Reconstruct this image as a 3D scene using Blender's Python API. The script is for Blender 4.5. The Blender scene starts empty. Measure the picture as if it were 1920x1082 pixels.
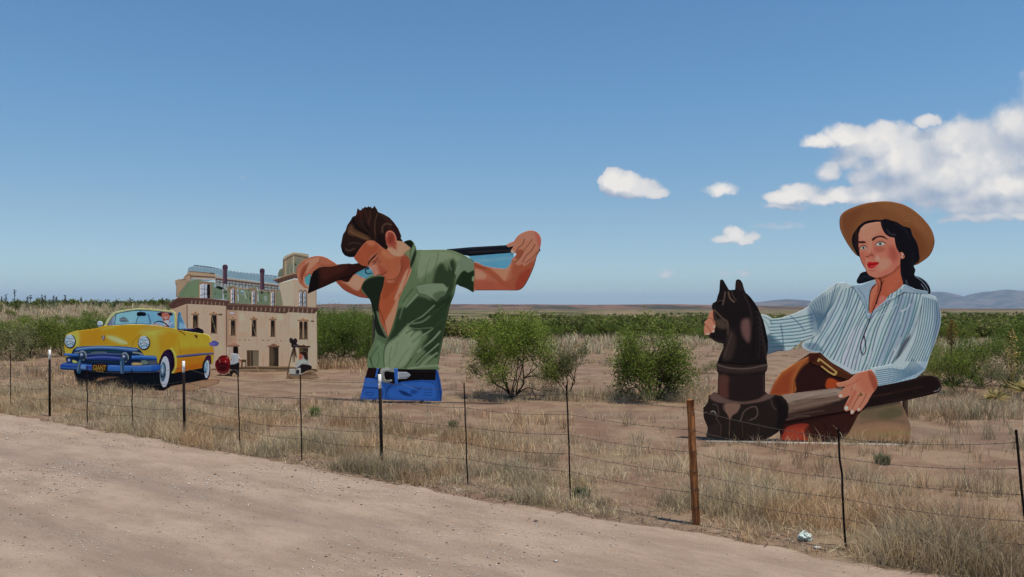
import bpy, math, random
import numpy as np
from mathutils import Vector
SC = bpy.context.scene
COL = SC.collection
# ------------------------------------------------------------------ camera, sky, sun, exposure
F, CXP, HY, H = 1493.0, 960.0, 578.0, 2.1      # focal length (px of a 1920 px frame), centre, horizon row, eye height (m)
cam = bpy.data.cameras.new('camera'); camo = bpy.data.objects.new('camera', cam); COL.objects.link(camo)
cam.sensor_width = 36.0; cam.lens = F*36/1920
cam.shift_y = (HY-541.0)/1920
cam.clip_start = 0.1; cam.clip_end = 60000
camo.location = (0, 0, H); camo.rotation_euler = (math.radians(90), 0, 0)
SC.camera = camo
SUNV = Vector((0.215, -0.165, 1.0)).normalized()
sd = bpy.data.lights.new('sun', 'SUN'); sd.energy = 4.2; sd.angle = math.radians(0.53); sd.color = (1.0, 0.95, 0.88)
so = bpy.data.objects.new('sun', sd); COL.objects.link(so)
so.rotation_euler = SUNV.to_track_quat('Z', 'Y').to_euler()
so.location = (3, -2, 20)
SC.view_settings.view_transform = 'Standard'; SC.view_settings.look = 'None'
SC.view_settings.exposure = 0.0; SC.view_settings.gamma = 1.0
SC.cycles.max_bounces = 5; SC.cycles.diffuse_bounces = 2; SC.cycles.transparent_max_bounces = 8
SC.cycles.volume_bounces = 0
SKY_STRENGTH = 0.095

class NB:
    """small node helper"""
    def __init__(s, nt): s.nt = nt; s.n = nt.nodes; s.l = nt.links
    def put(s, sock, v):
        if isinstance(v, bpy.types.NodeSocket): s.l.new(v, sock)
        elif v is not None: sock.default_value = v
    def node(s, t, **kw):
        n = s.n.new(t)
        for k, v in kw.items(): setattr(n, k, v)
        return n
    def m(s, op, a, b=None, c=None, clamp=False):
        n = s.n.new('ShaderNodeMath'); n.operation = op; n.use_clamp = clamp
        for i, v in enumerate((a, b, c)):
            if v is not None: s.put(n.inputs[i], v)
        return n.outputs[0]
    def vm(s, op, a, b=None, scale=None):
        n = s.n.new('ShaderNodeVectorMath'); n.operation = op
        s.put(n.inputs[0], a)
        if b is not None: s.put(n.inputs[1], b)
        if scale is not None: s.put(n.inputs['Scale'], scale)
        return n.outputs['Value'] if op in ('LENGTH', 'DOT_PRODUCT', 'DISTANCE') else n.outputs['Vector']
    def noise(s, vec, scale, detail=4, rough=0.55, out='Fac', dist=0.0):
        n = s.n.new('ShaderNodeTexNoise'); s.put(n.inputs['Vector'], vec)
        n.inputs['Scale'].default_value = scale; n.inputs['Detail'].default_value = detail
        n.inputs['Roughness'].default_value = rough; n.inputs['Distortion'].default_value = dist
        return n.outputs[out]
    def mix(s, f, a, b, mode='MIX'):
        n = s.n.new('ShaderNodeMix'); n.data_type = 'RGBA'; n.blend_type = mode
        s.put(n.inputs[0], f); s.put(n.inputs[6], a); s.put(n.inputs[7], b)
        return n.outputs[2]
    def ramp(s, v, a, b, o0=0.0, o1=1.0, smooth=True):
        n = s.n.new('ShaderNodeMapRange'); n.interpolation_type = 'SMOOTHSTEP' if smooth else 'LINEAR'
        s.put(n.inputs[0], v); s.put(n.inputs[1], a); s.put(n.inputs[2], b)
        s.put(n.inputs[3], o0); s.put(n.inputs[4], o1)
        return n.outputs[0]

def lin(c):
    c = np.asarray(c, float)/255.0
    return np.where(c <= 0.04045, c/12.92, ((c+0.055)/1.055)**2.4)
def rgba(c): return tuple(float(v) for v in lin(c)) + (1.0,)

# clouds: a field over sky directions (bearing and elevation as tangents), warped by noise
CLOUDS = [(1150.0, 334.0, 13.0, 14.0, 1),(1206.0, 346.0, 12.0, 10.0, 1),(1380.0, 430.0, 8.0, 10.0, 0.9),(1148, 348, 23.3, 33.6, 1),(1172, 354, 36.0, 29.1, 1),(1200, 358, 46.6, 24.6, 1),(1230, 366, 29.7, 15.7, 1),(1350, 356, 36.0, 14.6, 0.8),(1322, 354, 23.3, 7.8, 0.5),(1376, 442, 23.3, 21.3, 1),(1398, 449, 31.8, 13.4, 0.9),(1356, 449, 23.3, 11.2, 0.8),(1500, 364, 44.5, 22.4, 1),(1470, 370, 36.0, 16.8, 1),(1540, 374, 36.0, 17.9, 0.8),(1580, 368, 48.8, 20.2, 0.8),(1635, 370, 53.0, 26.9, 0.8),(1536, 270, 42.4, 19.0, 0.9),(1592, 260, 53.0, 31.4, 1),(1650, 276, 67.8, 47.5, 1),(1700, 304, 84.8, 71.3, 1),(1738, 234, 27.6, 19.0, 0.9),(1790, 276, 63.6, 45.2, 0.9),(1770, 334, 95.4, 71.3, 1),(1850, 304, 95.4, 95.0, 1),(1905, 244, 67.8, 60.7, 1),(1880, 354, 95.4, 59.4, 1),(1700, 356, 84.8, 44.9, 0.9),(1990, 284, 116.6, 145.2, 1),(1800, 374, 127.2, 29.1, 0.8),(1556, 324, 27.6, 22.4, 0.6),(1960, 214, 63.6, 66.0, 0.8),(1850, 410, 84.8, 14.6, 0.7),(1930, 406, 63.6, 17.9, 0.8),(2050, 402, 95.4, 22.4, 0.8),(1790, 416, 42.4, 9.0, 0.5),(1486, 423, 25.4, 9.0, 0.4),(1246, 514, 19.1, 11.2, 0.4),(1398, 514, 19.1, 9.0, 0.3),(1360, 516, 17.0, 6.7, 0.3),(460, 332, 17.0, 6.7, 0.3),(1590, 402, 63.6, 15.7, 0.3),(1480, 384, 53.0, 9.0, 0.5),(1720, 392, 150, 26, 0.4),(1870, 386, 130, 40, 0.8),(1600, 300, 60, 40, 0.6),(1640, 330, 60, 36, 0.6),(1440, 424, 60, 10, 0.3),(1610, 424, 50, 16, 0.4),(1300, 352, 40, 6, 0.3)]
w = bpy.data.worlds.new('World'); SC.world = w; w.use_nodes = True
def build_world():
    nt = w.node_tree; nt.nodes.clear()
    g = bpy.data.node_groups.new('cloud_field', 'ShaderNodeTree')
    g.interface.new_socket('UV', in_out='INPUT', socket_type='NodeSocketVector')
    g.interface.new_socket('Field', in_out='OUTPUT', socket_type='NodeSocketFloat')
    b = NB(g); gi = g.nodes.new('NodeGroupInput'); go = g.nodes.new('NodeGroupOutput')
    uv = gi.outputs[0]
    n1 = b.noise(uv, 17, 2, .5, 'Color')
    n2 = b.noise(uv, 60, 4, .62, 'Color')
    wv = b.vm('SCALE', b.vm('SUBTRACT', n1, (.5,.5,.5)), scale=.017)
    wv2 = b.vm('SCALE', b.vm('SUBTRACT', n2, (.5,.5,.5)), scale=.014)
    p = b.vm('ADD', b.vm('ADD', uv, wv), wv2)
    tot = None
    for (x, y, rx, ry, a) in CLOUDS:
        c = ((x-CXP)/F, (HY-y)/F, 0.0)
        q = b.vm('MULTIPLY', b.vm('SUBTRACT', p, c), (F/rx/1.25, F/ry/1.25, 0))
        m_ = b.vm('MINIMUM', q, (9, 0, 9)); dd = b.m('ADD', b.vm('DOT_PRODUCT', q, q), b.vm('DOT_PRODUCT', m_, b.vm('MULTIPLY', m_, (0, 1.6, 0))))
        v = b.m('MULTIPLY', b.m('SUBTRACT', 1.0, dd), a)
        v = b.m('MAXIMUM', v, 0.0)
        tot = v if tot is None else b.m('MAXIMUM', tot, v)
    nf = b.noise(uv, 18, 9, .66)
    vo = b.node('ShaderNodeTexVoronoi', feature='SMOOTH_F1'); b.put(vo.inputs['Vector'], p); vo.inputs['Scale'].default_value = 30
    vo.inputs['Detail'].default_value = 1; vo.inputs['Roughness'].default_value = .5
    bil = b.m('MULTIPLY', b.m('SUBTRACT', .42, vo.outputs['Distance']), .50)
    f = b.m('ADD', tot, b.m('MULTIPLY', b.m('SUBTRACT', nf, .5), .75))
    f = b.m('ADD', f, bil)
    f = b.m('MULTIPLY', f, b.ramp(tot, 0.0, .06))
    b.put(go.inputs[0], f)
    b = NB(nt)
    tc = nt.nodes.new('ShaderNodeTexCoord')
    sep = nt.nodes.new('ShaderNodeSeparateXYZ'); nt.links.new(tc.outputs['Generated'], sep.inputs[0])
    yy = b.m('MAXIMUM', sep.outputs[1], .05)
    cmb = nt.nodes.new('ShaderNodeCombineXYZ')
    b.put(cmb.inputs[0], b.m('DIVIDE', sep.outputs[0], yy)); b.put(cmb.inputs[1], b.m('DIVIDE', sep.outputs[2], yy))
    uv = cmb.outputs[0]
    def fld(v):
        n = nt.nodes.new('ShaderNodeGroup'); n.node_tree = g; nt.links.new(v, n.inputs[0]); return n.outputs[0]
    f0 = fld(uv); f1 = fld(b.vm('ADD', uv, (.007, .019, 0)))
    wis = b.noise(uv, 9, 3, .5)
    dens = b.ramp(f0, .04, b.ramp(wis, .35, .65, .28, .72))
    lit = b.m('ADD', b.m('MULTIPLY', b.m('SUBTRACT', f0, f1), .9), .66, clamp=True)
    thick = b.ramp(f0, .15, 1.0)
    lit = b.m('MULTIPLY', lit, b.m('ADD', .62, b.m('MULTIPLY', thick, .38)))
    sepuv = nt.nodes.new('ShaderNodeSeparateXYZ'); nt.links.new(uv, sepuv.inputs[0])
    low = b.ramp(b.noise(uv, 11, 3, .5), .42, .64)
    lit = b.m('MULTIPLY', lit, b.m('SUBTRACT', 1.12, b.m('MULTIPLY', low, .30)), clamp=True)
    ccol = b.mix(lit, rgba((146, 164, 192)), rgba((250, 244, 236)))
    front = b.ramp(sep.outputs[1], .06, .2)
    dens = b.m('MULTIPLY', b.m('MULTIPLY', dens, .95), front)
    sky = nt.nodes.new('ShaderNodeTexSky'); sky.sky_type = 'NISHITA'; sky.sun_disc = False
    sky.sun_elevation = math.asin(SUNV.z); sky.sun_rotation = math.atan2(SUNV.x, SUNV.y)
    sky.altitude = 1400; sky.air_density = 1.0; sky.dust_density = 0.25; sky.ozone_density = 3.2
    cr = nt.nodes.new('ShaderNodeValToRGB'); b.put(cr.inputs[0], sep.outputs[2]); el = cr.color_ramp.elements
    stops = [(0, (.80,.90,1.03)), (.05, (.94,1.02,1.04)), (.118, (.97,1.05,1.02)), (.245, (.90,1.19,1.22)), (.40, (.82,1.19,1.26)), (1.0, (.9,1.1,1.2))]
    while len(el) < len(stops): el.new(.5)
    for e, (p_, c_) in zip(el, stops): e.position = p_
    for e, (p_, c_) in zip(el, stops): e.color = tuple(v/1.3 for v in c_)+(1,)
    tint = b.vm('SCALE', cr.outputs[0], scale=1.39)
    skc = b.vm('MULTIPLY', sky.outputs[0], tint)
    bg = nt.nodes.new('ShaderNodeBackground'); nt.links.new(skc, bg.inputs[0]); bg.inputs[1].default_value = SKY_STRENGTH
    bc = nt.nodes.new('ShaderNodeBackground'); nt.links.new(ccol, bc.inputs[0]); bc.inputs[1].default_value = 1.0
    mx = nt.nodes.new('ShaderNodeMixShader'); b.put(mx.inputs[0], dens)
    nt.links.new(bg.outputs[0], mx.inputs[1]); nt.links.new(bc.outputs[0], mx.inputs[2])
    out = nt.nodes.new('ShaderNodeOutputWorld'); nt.links.new(mx.outputs[0], out.inputs[0])
build_world()

# ------------------------------------------------------------------ helpers
def tag(o, label=None, cat=None, group=None, kind=None):
    if label: o['label'] = label
    if cat: o['category'] = cat
    if group: o['group'] = group
    if kind: o['kind'] = kind
    return o
def empty(name, loc, rz=0.0):
    o = bpy.data.objects.new(name, None); COL.objects.link(o)
    o.location = loc; o.rotation_euler = (0, 0, rz); o.empty_display_size = .2
    return o
def np_mesh(name, V, faces, col=None, mat=None, smooth=False):
    """faces: list of int arrays (M,3) / (M,4)"""
    me = bpy.data.meshes.new(name)
    V = np.asarray(V, np.float32)
    me.vertices.add(len(V)); me.vertices.foreach_set('co', V.ravel())
    if not isinstance(faces, (list, tuple)): faces = [faces]
    faces = [np.asarray(f, np.int32) for f in faces if len(f)]
    tot = sum(f.size for f in faces); nf = sum(len(f) for f in faces)
    me.loops.add(tot); me.polygons.add(nf)
    me.loops.foreach_set('vertex_index', np.concatenate([f.ravel() for f in faces]))
    st = []; o = 0
    for f in faces:
        k = f.shape[1]; st.append(o + np.arange(len(f), dtype=np.int32)*k); o += f.size
    me.polygons.foreach_set('loop_start', np.concatenate(st).astype(np.int32))
    me.update(calc_edges=True)
    if smooth: me.polygons.foreach_set('use_smooth', np.ones(nf, bool))
    if col is not None:
        a = me.color_attributes.new('paint', 'FLOAT_COLOR', 'POINT')
        c = np.ones((len(V), 4), np.float32); c[:, :3] = col
        a.data.foreach_set('color', c.ravel())
    if mat: me.materials.append(mat)
    return me
def obj(name, me, parent=None, loc=None):
    o = bpy.data.objects.new(name, me); COL.objects.link(o)
    if parent is not None: o.parent = parent
    if loc is not None: o.location = loc
    return o
def copy_tree(o, loc, rz=0, sc=None, label=None, group=None):
    r = o.copy(); COL.objects.link(r); r.location = loc; r.rotation_euler = (0, 0, rz)
    if sc is not None: r.scale = sc
    if label: r['label'] = label
    if group: r['group'] = group
    for ch in list(o.children):
        c = ch.copy(); COL.objects.link(c); c.parent = r
    return r
def material(name, rough=.8, spec=.3):
    m = bpy.data.materials.new(name); m.use_nodes = True
    b = NB(m.node_tree); p = m.node_tree.nodes['Principled BSDF']
    p.inputs['Roughness'].default_value = rough
    p.inputs['Specular IOR Level'].default_value = spec
    return m, b, p
# value noise in numpy
def vnoise(x, y, seed=0):
    xi = np.floor(x).astype(np.int64); yi = np.floor(y).astype(np.int64); fx = x-xi; fy = y-yi
    fx = fx*fx*(3-2*fx); fy = fy*fy*(3-2*fy)
    def h(a, b):
        n = (a*374761393 + b*668265263 + seed*1274126177) & 0xffffffff
        n = ((n ^ (n >> 13))*1274126177) & 0xffffffff
        return ((n ^ (n >> 16)) & 0xffff)/65535.0
    return (h(xi, yi)*(1-fx)+h(xi+1, yi)*fx)*(1-fy) + (h(xi, yi+1)*(1-fx)+h(xi+1, yi+1)*fx)*fy
def fbm(x, y, seed=0, oct=4):
    s = 0; a = .5; t = 0
    for i in range(oct):
        s = s + a*vnoise(x, y, seed+i*17); t += a; x = x*2.03+7.1; y = y*2.03+3.7; a *= .5
    return s/t
def sm(t): t = np.clip(t, 0, 1); return t*t*(3-2*t)

# fence line in plan
FP = np.array((1.78, 7.70)); FD = np.array((.8138, -.5811)); FN = np.array((.5811, .8138))   # FN points away from the road
def fence_coords(x, y):
    dx = x-FP[0]; dy = y-FP[1]
    return dx*FD[0]+dy*FD[1], dx*FN[0]+dy*FN[1]
def gh(x, y):
    """ground height"""
    x = np.asarray(x, float); y = np.asarray(y, float)
    s, t = fence_coords(x, y)
    r = np.hypot(x, y)
    z = (fbm(x*.35, y*.35, 3, 4)-.5)*.16*sm((t-1)/5)*sm((r-30)/30)
    z = z + (fbm(x*1.3, y*1.3, 9, 3)-.5)*.07*sm((t-.4)/1.5)*sm((40-r)/10)
    ang = x/np.maximum(y, 1)
    hill = 2.15*sm((y-38)/46)*sm((-ang-.16)/.22)*(y > 0)*sm((1200-r)/500)
    z = z + hill + (fbm(x*.06, y*.06, 5, 3)-.5)*.5*sm((r-60)/60)*(y > 0)*sm((900-r)/500)
    mesa = sm((r-1900)/700)*sm((5200-r)/900)*(y > 0)
    prof = sm((ang+.33)/.10)*sm((.62-ang)/.5)*(.86+.28*fbm(ang*9, r*0+2.0, 4, 4))
    z = z + mesa*prof*(15.0+3.0*(fbm(x*.004, y*.004, 8, 4)-.5))
    z = z + mesa*prof*3.0*(fbm(x*.02, y*.02, 18, 3)-.5)
    return z
def at(px, py_ground):
    """plan point where the ground is seen at a pixel (flat ground)"""
    d = H*F/(py_ground-HY)
    return (px-CXP)/F*d, d

# ------------------------------------------------------------------ ground sheet
def pos_vec(b):
    g = b.node('ShaderNodeNewGeometry'); return g.outputs['Position']
def mat_ground():
    m, b, p = material('dry_earth', .95, .1)
    P = pos_vec(b)
    big = b.noise(P, .18, 5, .6); mid = b.noise(P, 1.1, 6, .62); fine = b.noise(P, 14, 6, .7); vfine = b.noise(P, 70, 3, .7)
    c = b.mix(b.ramp(mid, .38, .62), rgba((146, 116, 98)), rgba((170, 144, 122)))
    c = b.mix(b.m('MULTIPLY', b.ramp(big, .5, .66), .55), c, rgba((142, 120, 108)))
    c = b.mix(b.m('MULTIPLY', b.ramp(b.noise(P, .5, 5, .6), .52, .66), .5), c, rgba((170, 150, 118)))
    # far plain: scrub and grass cover seen at a distance
    d = b.vm('LENGTH', P)
    sp = b.vm('MULTIPLY', P, (1, .35, 1))
    far = b.noise(sp, .03, 7, .75)
    cf = b.mix(b.ramp(far, .44, .56), rgba((88, 92, 52)), rgba((164, 142, 114)))
    c = b.mix(b.ramp(d, 45, 160), c, cf)
    far2 = b.noise(b.vm('MULTIPLY', P, (1, .3, 1)), .006, 7, .72)
    cm = b.mix(b.ramp(far2, .42, .58), rgba((76, 72, 50)), rgba((150, 112, 92)))
    c = b.mix(b.ramp(d, 700, 1700), c, cm)
    z = b.node('ShaderNodeSeparateXYZ'); b.put(z.inputs[0], P)
    c = b.mix(b.m('MULTIPLY', b.ramp(z.outputs[2], 9, 13), .6), c, rgba((150, 96, 78)))
    v = b.m('ADD', .56, b.m('MULTIPLY', fine, .55)); v = b.m('ADD', v, b.m('MULTIPLY', vfine, .32))
    c = b.mix(1.0, c, b.vm('SCALE', (.63, .615, .565), scale=v), 'MULTIPLY')
    b.put(p.inputs['Base Color'], c)
    bp = b.node('ShaderNodeBump'); bp.inputs['Strength'].default_value = .5; bp.inputs['Distance'].default_value = .03
    b.put(bp.inputs['Height'], b.m('ADD', fine, b.m('MULTIPLY', mid, 1.5))); b.put(p.inputs['Normal'], bp.outputs[0])
    return m
def build_ground():
    nr, na = 330, 720
    r = .6*(26000/.6)**(np.arange(nr)/(nr-1.0))
    # finer bearings ahead of the camera
    a0 = np.linspace(-math.pi, math.pi, na, endpoint=False)
    a = a0 - .62*np.sin(a0)
    R, A = np.meshgrid(r, a, indexing='ij')
    X = R*np.sin(A); Y = R*np.cos(A)
    Z = gh(X, Y) - (R > 8000)*0.0
    V = np.stack([X, Y, Z], -1).reshape(-1, 3)
    i, j = np.meshgrid(np.arange(nr-1), np.arange(na), indexing='ij'); j2 = (j+1) % na
    f = np.stack([i*na+j, i*na+j2, (i+1)*na+j2, (i+1)*na+j], -1).reshape(-1, 4)[:, ::-1]
    V = np.vstack([V, [[0, 0, 0]]]); c = len(V)-1
    jj = np.arange(na)
    cap = np.stack([np.full(na, c), jj, (jj+1) % na], -1)[:, ::-1]
    o = obj('ground', np_mesh('ground', V, [f, cap], mat=mat_ground(), smooth=True)); tag(o, kind='structure')
build_ground()

def mat_road():
    m, b, p = material('gravel_road', .95, .12)
    P = pos_vec(b)
    # coordinates along / across the road
    u = b.vm('DOT_PRODUCT', P, (FD[0], FD[1], 0)); v = b.vm('DOT_PRODUCT', P, (FN[0], FN[1], 0))
    cb = b.node('ShaderNodeCombineXYZ'); b.put(cb.inputs[0], b.m('MULTIPLY', u, .10)); b.put(cb.inputs[1], v)
    st = b.noise(cb.outputs[0], 1.5, 6, .6); st2 = b.noise(cb.outputs[0], 5.5, 5, .6)
    mid = b.noise(b.vm('MULTIPLY', cb.outputs[0], (4, 1, 1)), 2.2, 7, .72); fine = b.noise(P, 22, 6, .8); vf = b.noise(P, 90, 2, .7)
    c = b.mix(b.ramp(mid, .35, .65), rgba((160, 136, 118)), rgba((184, 159, 140)))
    c = b.mix(b.m('MULTIPLY', b.ramp(st2, .45, .7), .2), c, rgba((187, 160, 138)))
    # two worn wheel tracks, greyer and finer
    t0 = float(FP@FN)
    def track(off, wd):
        dd = b.m('ABSOLUTE', b.m('ADD', b.m('SUBTRACT', v, t0-off), b.m('MULTIPLY', b.m('SUBTRACT', st, .5), .7)))
        return b.ramp(dd, wd, wd*.25, 0, 1)
    tr = b.m('MAXIMUM', track(2.1, .55), track(3.75, .5))
    tr = b.m('MULTIPLY', tr, b.ramp(st, .3, .62))
    c = b.mix(b.m('MULTIPLY', tr, .6), c, rgba((140, 121, 110)))
    vo = b.node('ShaderNodeTexVoronoi'); vo.inputs['Scale'].default_value = 34; b.put(vo.inputs['Vector'], P)
    peb = b.ramp(vo.outputs['Distance'], .30, .12)
    sepc = b.node('ShaderNodeSeparateColor'); b.put(sepc.inputs[0], vo.outputs['Color'])
    grv = b.ramp(b.noise(P, .9, 4, .6), .38, .6, .35, 1)
    peb = b.m('MULTIPLY', peb, grv)
    gate = b.m('MULTIPLY', b.ramp(sepc.outputs[0], .55, .75), peb)
    c = b.mix(b.m('MULTIPLY', gate, .55), c, rgba((205, 188, 168)))
    gate2 = b.m('MULTIPLY', b.ramp(sepc.outputs[1], .80, .88), peb)
    c = b.mix(b.m('MULTIPLY', gate2, .7), c, rgba((90, 76, 70)))
    vv = b.m('ADD', .64, b.m('MULTIPLY', fine, .38)); vv = b.m('ADD', vv, b.m('MULTIPLY', vf, .36))
    c = b.mix(1.0, c, b.vm('SCALE', (.79, .795, .76), scale=vv), 'MULTIPLY')
    b.put(p.inputs['Base Color'], c)
    bp = b.node('ShaderNodeBump'); bp.inputs['Strength'].default_value = .6; bp.inputs['Distance'].default_value = .02
    h = b.m('ADD', fine, b.m('MULTIPLY', peb, .3)); h = b.m('ADD', h, b.m('MULTIPLY', mid, 1.2))
    b.put(bp.inputs['Height'], h); b.put(p.inputs['Normal'], bp.outputs[0])
    return m
def road_edge(s): return -.30 + .5*(fbm(s*.9, s*0+1.5, 21, 4)-.5) + .10*(fbm(s*5, s*0+4, 22, 2)-.5)
def build_road():
    s = np.linspace(-60, 40, 1400)
    e = road_edge(s)
    k = np.array([0, .5, 2, 5, 9, 14.0])
    T = e[:, None] - k[None, :]
    X = FP[0]+s[:, None]*FD[0]+T*FN[0]; Y = FP[1]+s[:, None]*FD[1]+T*FN[1]
    V = np.stack([X, Y, np.full_like(X, .004)], -1).reshape(-1, 3)
    n = len(k); i, j = np.meshgrid(np.arange(len(s)-1), np.arange(n-1), indexing='ij')
    f = np.stack([i*n+j, (i+1)*n+j, (i+1)*n+j+1, i*n+j+1], -1).reshape(-1, 4)[:, ::-1]
    o = obj('road', np_mesh('road', V, f, mat=mat_road())); tag(o, kind='structure')
build_road()

# ------------------------------------------------------------------ mountains and the far rise
def mat_mount():
    m, b, p = material('far_rock', .95, .1)
    P = pos_vec(b)
    n = b.noise(b.vm('MULTIPLY', P, (1, 1, 3)), .004, 8, .65)
    c = b.mix(b.ramp(n, .38, .62), rgba((58, 58, 62)), rgba((112, 98, 92)))
    b.put(p.inputs['Base Color'], c); return m
MM = mat_mount()
def mountain(name, prof, dist, depth, seed):
    """prof: (px, py) skyline seen from the road, built at a real distance with depth"""
    px = np.linspace(prof[0][0], prof[-1][0], 260)
    py = np.interp(px, [a for a, _ in prof], [c for _, c in prof])
    k = np.linspace(0, 1, 46)
    X = np.zeros((len(px), len(k))); Y = X.copy(); Z = X.copy()
    hmax = (HY-py)/F*(dist+depth*.5)+H
    for i, q in enumerate(k):
        d = dist+depth*q
        X[:, i] = (px-CXP)/F*(dist+depth*.5); Y[:, i] = d
        sh = sm(q/.5) if q < .5 else sm((1-q)/.5)
        rid = 1-.55*np.abs(fbm(X[:, i]*.0016, Y[:, i]*.0016, seed, 5)*2-1)
        sh2 = sh**1.3
        Z[:, i] = -25 + (hmax*1.0+25)*sh2*(rid*(1-sh2)+sh2*1.0)
    V = np.stack([X, Y, Z], -1).reshape(-1, 3); n = len(k)
    i, j = np.meshgrid(np.arange(len(px)-1), np.arange(n-1), indexing='ij')
    f = np.stack([i*n+j, (i+1)*n+j, (i+1)*n+j+1, i*n+j+1], -1).reshape(-1, 4)
    o = obj(name, np_mesh(name, V, f, mat=MM, smooth=True)); tag(o, kind='structure')
mountain('mountains', [(1640,579),(1690,566),(1725,552),(1745,547),(1762,547),(1775,551),(1792,562),(1806,563),(1820,558),(1832,551),(1848,547),(1866,546),(1885,543),(1905,545),(1960,545),(2040,543),(2110,550),(2190,562),(2280,579)], 9000, 3500, 4)
mountain('hills', [(1330,580),(1372,572),(1400,567),(1428,566),(1450,563),(1475,561),(1500,562),(1522,565),(1560,566),(1600,569),(1650,568),(1700,573),(1760,579)], 6500, 2400, 12)
# ------------------------------------------------------------------ painted plywood cut-outs
KP = np.array((1.40, 1.29, 1.14))          # paint strength
def mat_paint():
    m, b, p = material('painted_plywood', .75, .08)
    a = b.node('ShaderNodeVertexColor', layer_name='paint')
    P = b.node('ShaderNodeTexCoord').outputs['Object']
    n = b.noise(b.vm('MULTIPLY', P, (1, 1, .35)), 3.5, 5, .65); n2 = b.noise(P, 22, 4, .6)
    v = b.m('ADD', .9, b.m('ADD', b.m('MULTIPLY', n, .12), b.m('MULTIPLY', n2, .08)))
    b.put(p.inputs['Base Color'], b.mix(1.0, a.outputs[0], b.vm('SCALE', (1, 1, 1), scale=v), 'MULTIPLY'))
    return m
MP = mat_paint()
def mat_flat(name, c, rough=.8, spec=.3, noise_s=None, amt=.3):
    m, b, p = material(name, rough, spec)
    col = rgba(c)
    if noise_s:
        P = b.node('ShaderNodeTexCoord').outputs['Object']
        v = b.m('ADD', 1-amt*.5, b.m('MULTIPLY', b.noise(P, noise_s, 5, .65), amt))
        col = b.mix(1.0, col, b.vm('SCALE', (1, 1, 1), scale=v), 'MULTIPLY')
    b.put(p.inputs['Base Color'], col); return m
M_TIMBER = mat_flat('weathered_timber', (120, 100, 80), .9, .1, 9, .6)

def spline(pts, n=4):
    p = np.asarray(pts, float); m = len(p); out = []
    for i in range(m):
        a, b, c, d = p[i-1], p[i], p[(i+1) % m], p[(i+2) % m]
        for k in range(n):
            t = k/n
            out.append(.5*((2*b)+(-a+c)*t+(2*a-5*b+4*c-d)*t*t+(-a+3*b-3*c+d)*t**3))
    return np.array(out)
def spline_open(pts, n=4):
    p = np.asarray(pts, float)
    if len(p) < 3: return p
    q = np.vstack([2*p[0]-p[1], p, 2*p[-1]-p[-2]]); out = []
    for i in range(1, len(q)-2):
        a, b, c, d = q[i-1], q[i], q[i+1], q[i+2]
        for k in range(n):
            t = k/n
            out.append(.5*((2*b)+(-a+c)*t+(2*a-5*b+4*c-d)*t*t+(-a+3*b-3*c+d)*t**3))
    out.append(q[-2]); return np.array(out)
def seg_dist(X, Y, a, b, near=False):
    dx, dy = b[0]-a[0], b[1]-a[1]; L = dx*dx+dy*dy+1e-9
    t = np.clip(((X-a[0])*dx+(Y-a[1])*dy)/L, 0, 1)
    cx = a[0]+t*dx; cy = a[1]+t*dy
    d = np.hypot(X-cx, Y-cy)
    return (d, cx, cy) if near else d
def sdf(X, Y, poly):
    D = np.full(X.shape, 1e9); ins = np.zeros(X.shape, bool)
    n = len(poly)
    for i in range(n):
        a, b = poly[i], poly[(i+1) % n]
        D = np.minimum(D, seg_dist(X, Y, a, b))
        if a[1] != b[1]:
            c = ((a[1] > Y) != (b[1] > Y)) & (X < (b[0]-a[0])*(Y-a[1])/(b[1]-a[1])+a[0])
            ins ^= c
    return np.where(ins, -D, D)
# strokes (pixel units of the painting's own drawing grid)
def Pg(pts, c, soft=1.2, a=1.0, s=True): return ('p', pts, c, soft, a, s)
def Ln(pts, c, w=1.0, soft=.8, a=1.0): return ('l', pts, c, w, soft, a)
def El(cx, cy, rx, ry, c, soft=1.0, a=1.0, rot=0.0):
    t = np.linspace(0, 2*math.pi, 24, endpoint=False); cr, sr = math.cos(rot), math.sin(rot)
    return ('p', [(cx+rx*math.cos(k)*cr-ry*math.sin(k)*sr, cy+rx*math.cos(k)*sr+ry*math.sin(k)*cr) for k in t], c, soft, a, False)
def ell(cx, cy, rx, ry, n=40, rot=0.0):
    return El(cx, cy, rx, ry, None, rot=rot)[1] if n == 24 else [(cx+rx*math.cos(k)*math.cos(rot)-ry*math.sin(k)*math.sin(rot), cy+rx*math.cos(k)*math.sin(rot)+ry*math.sin(k)*math.cos(rot)) for k in np.linspace(0, 2*math.pi, n, endpoint=False)]

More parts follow.
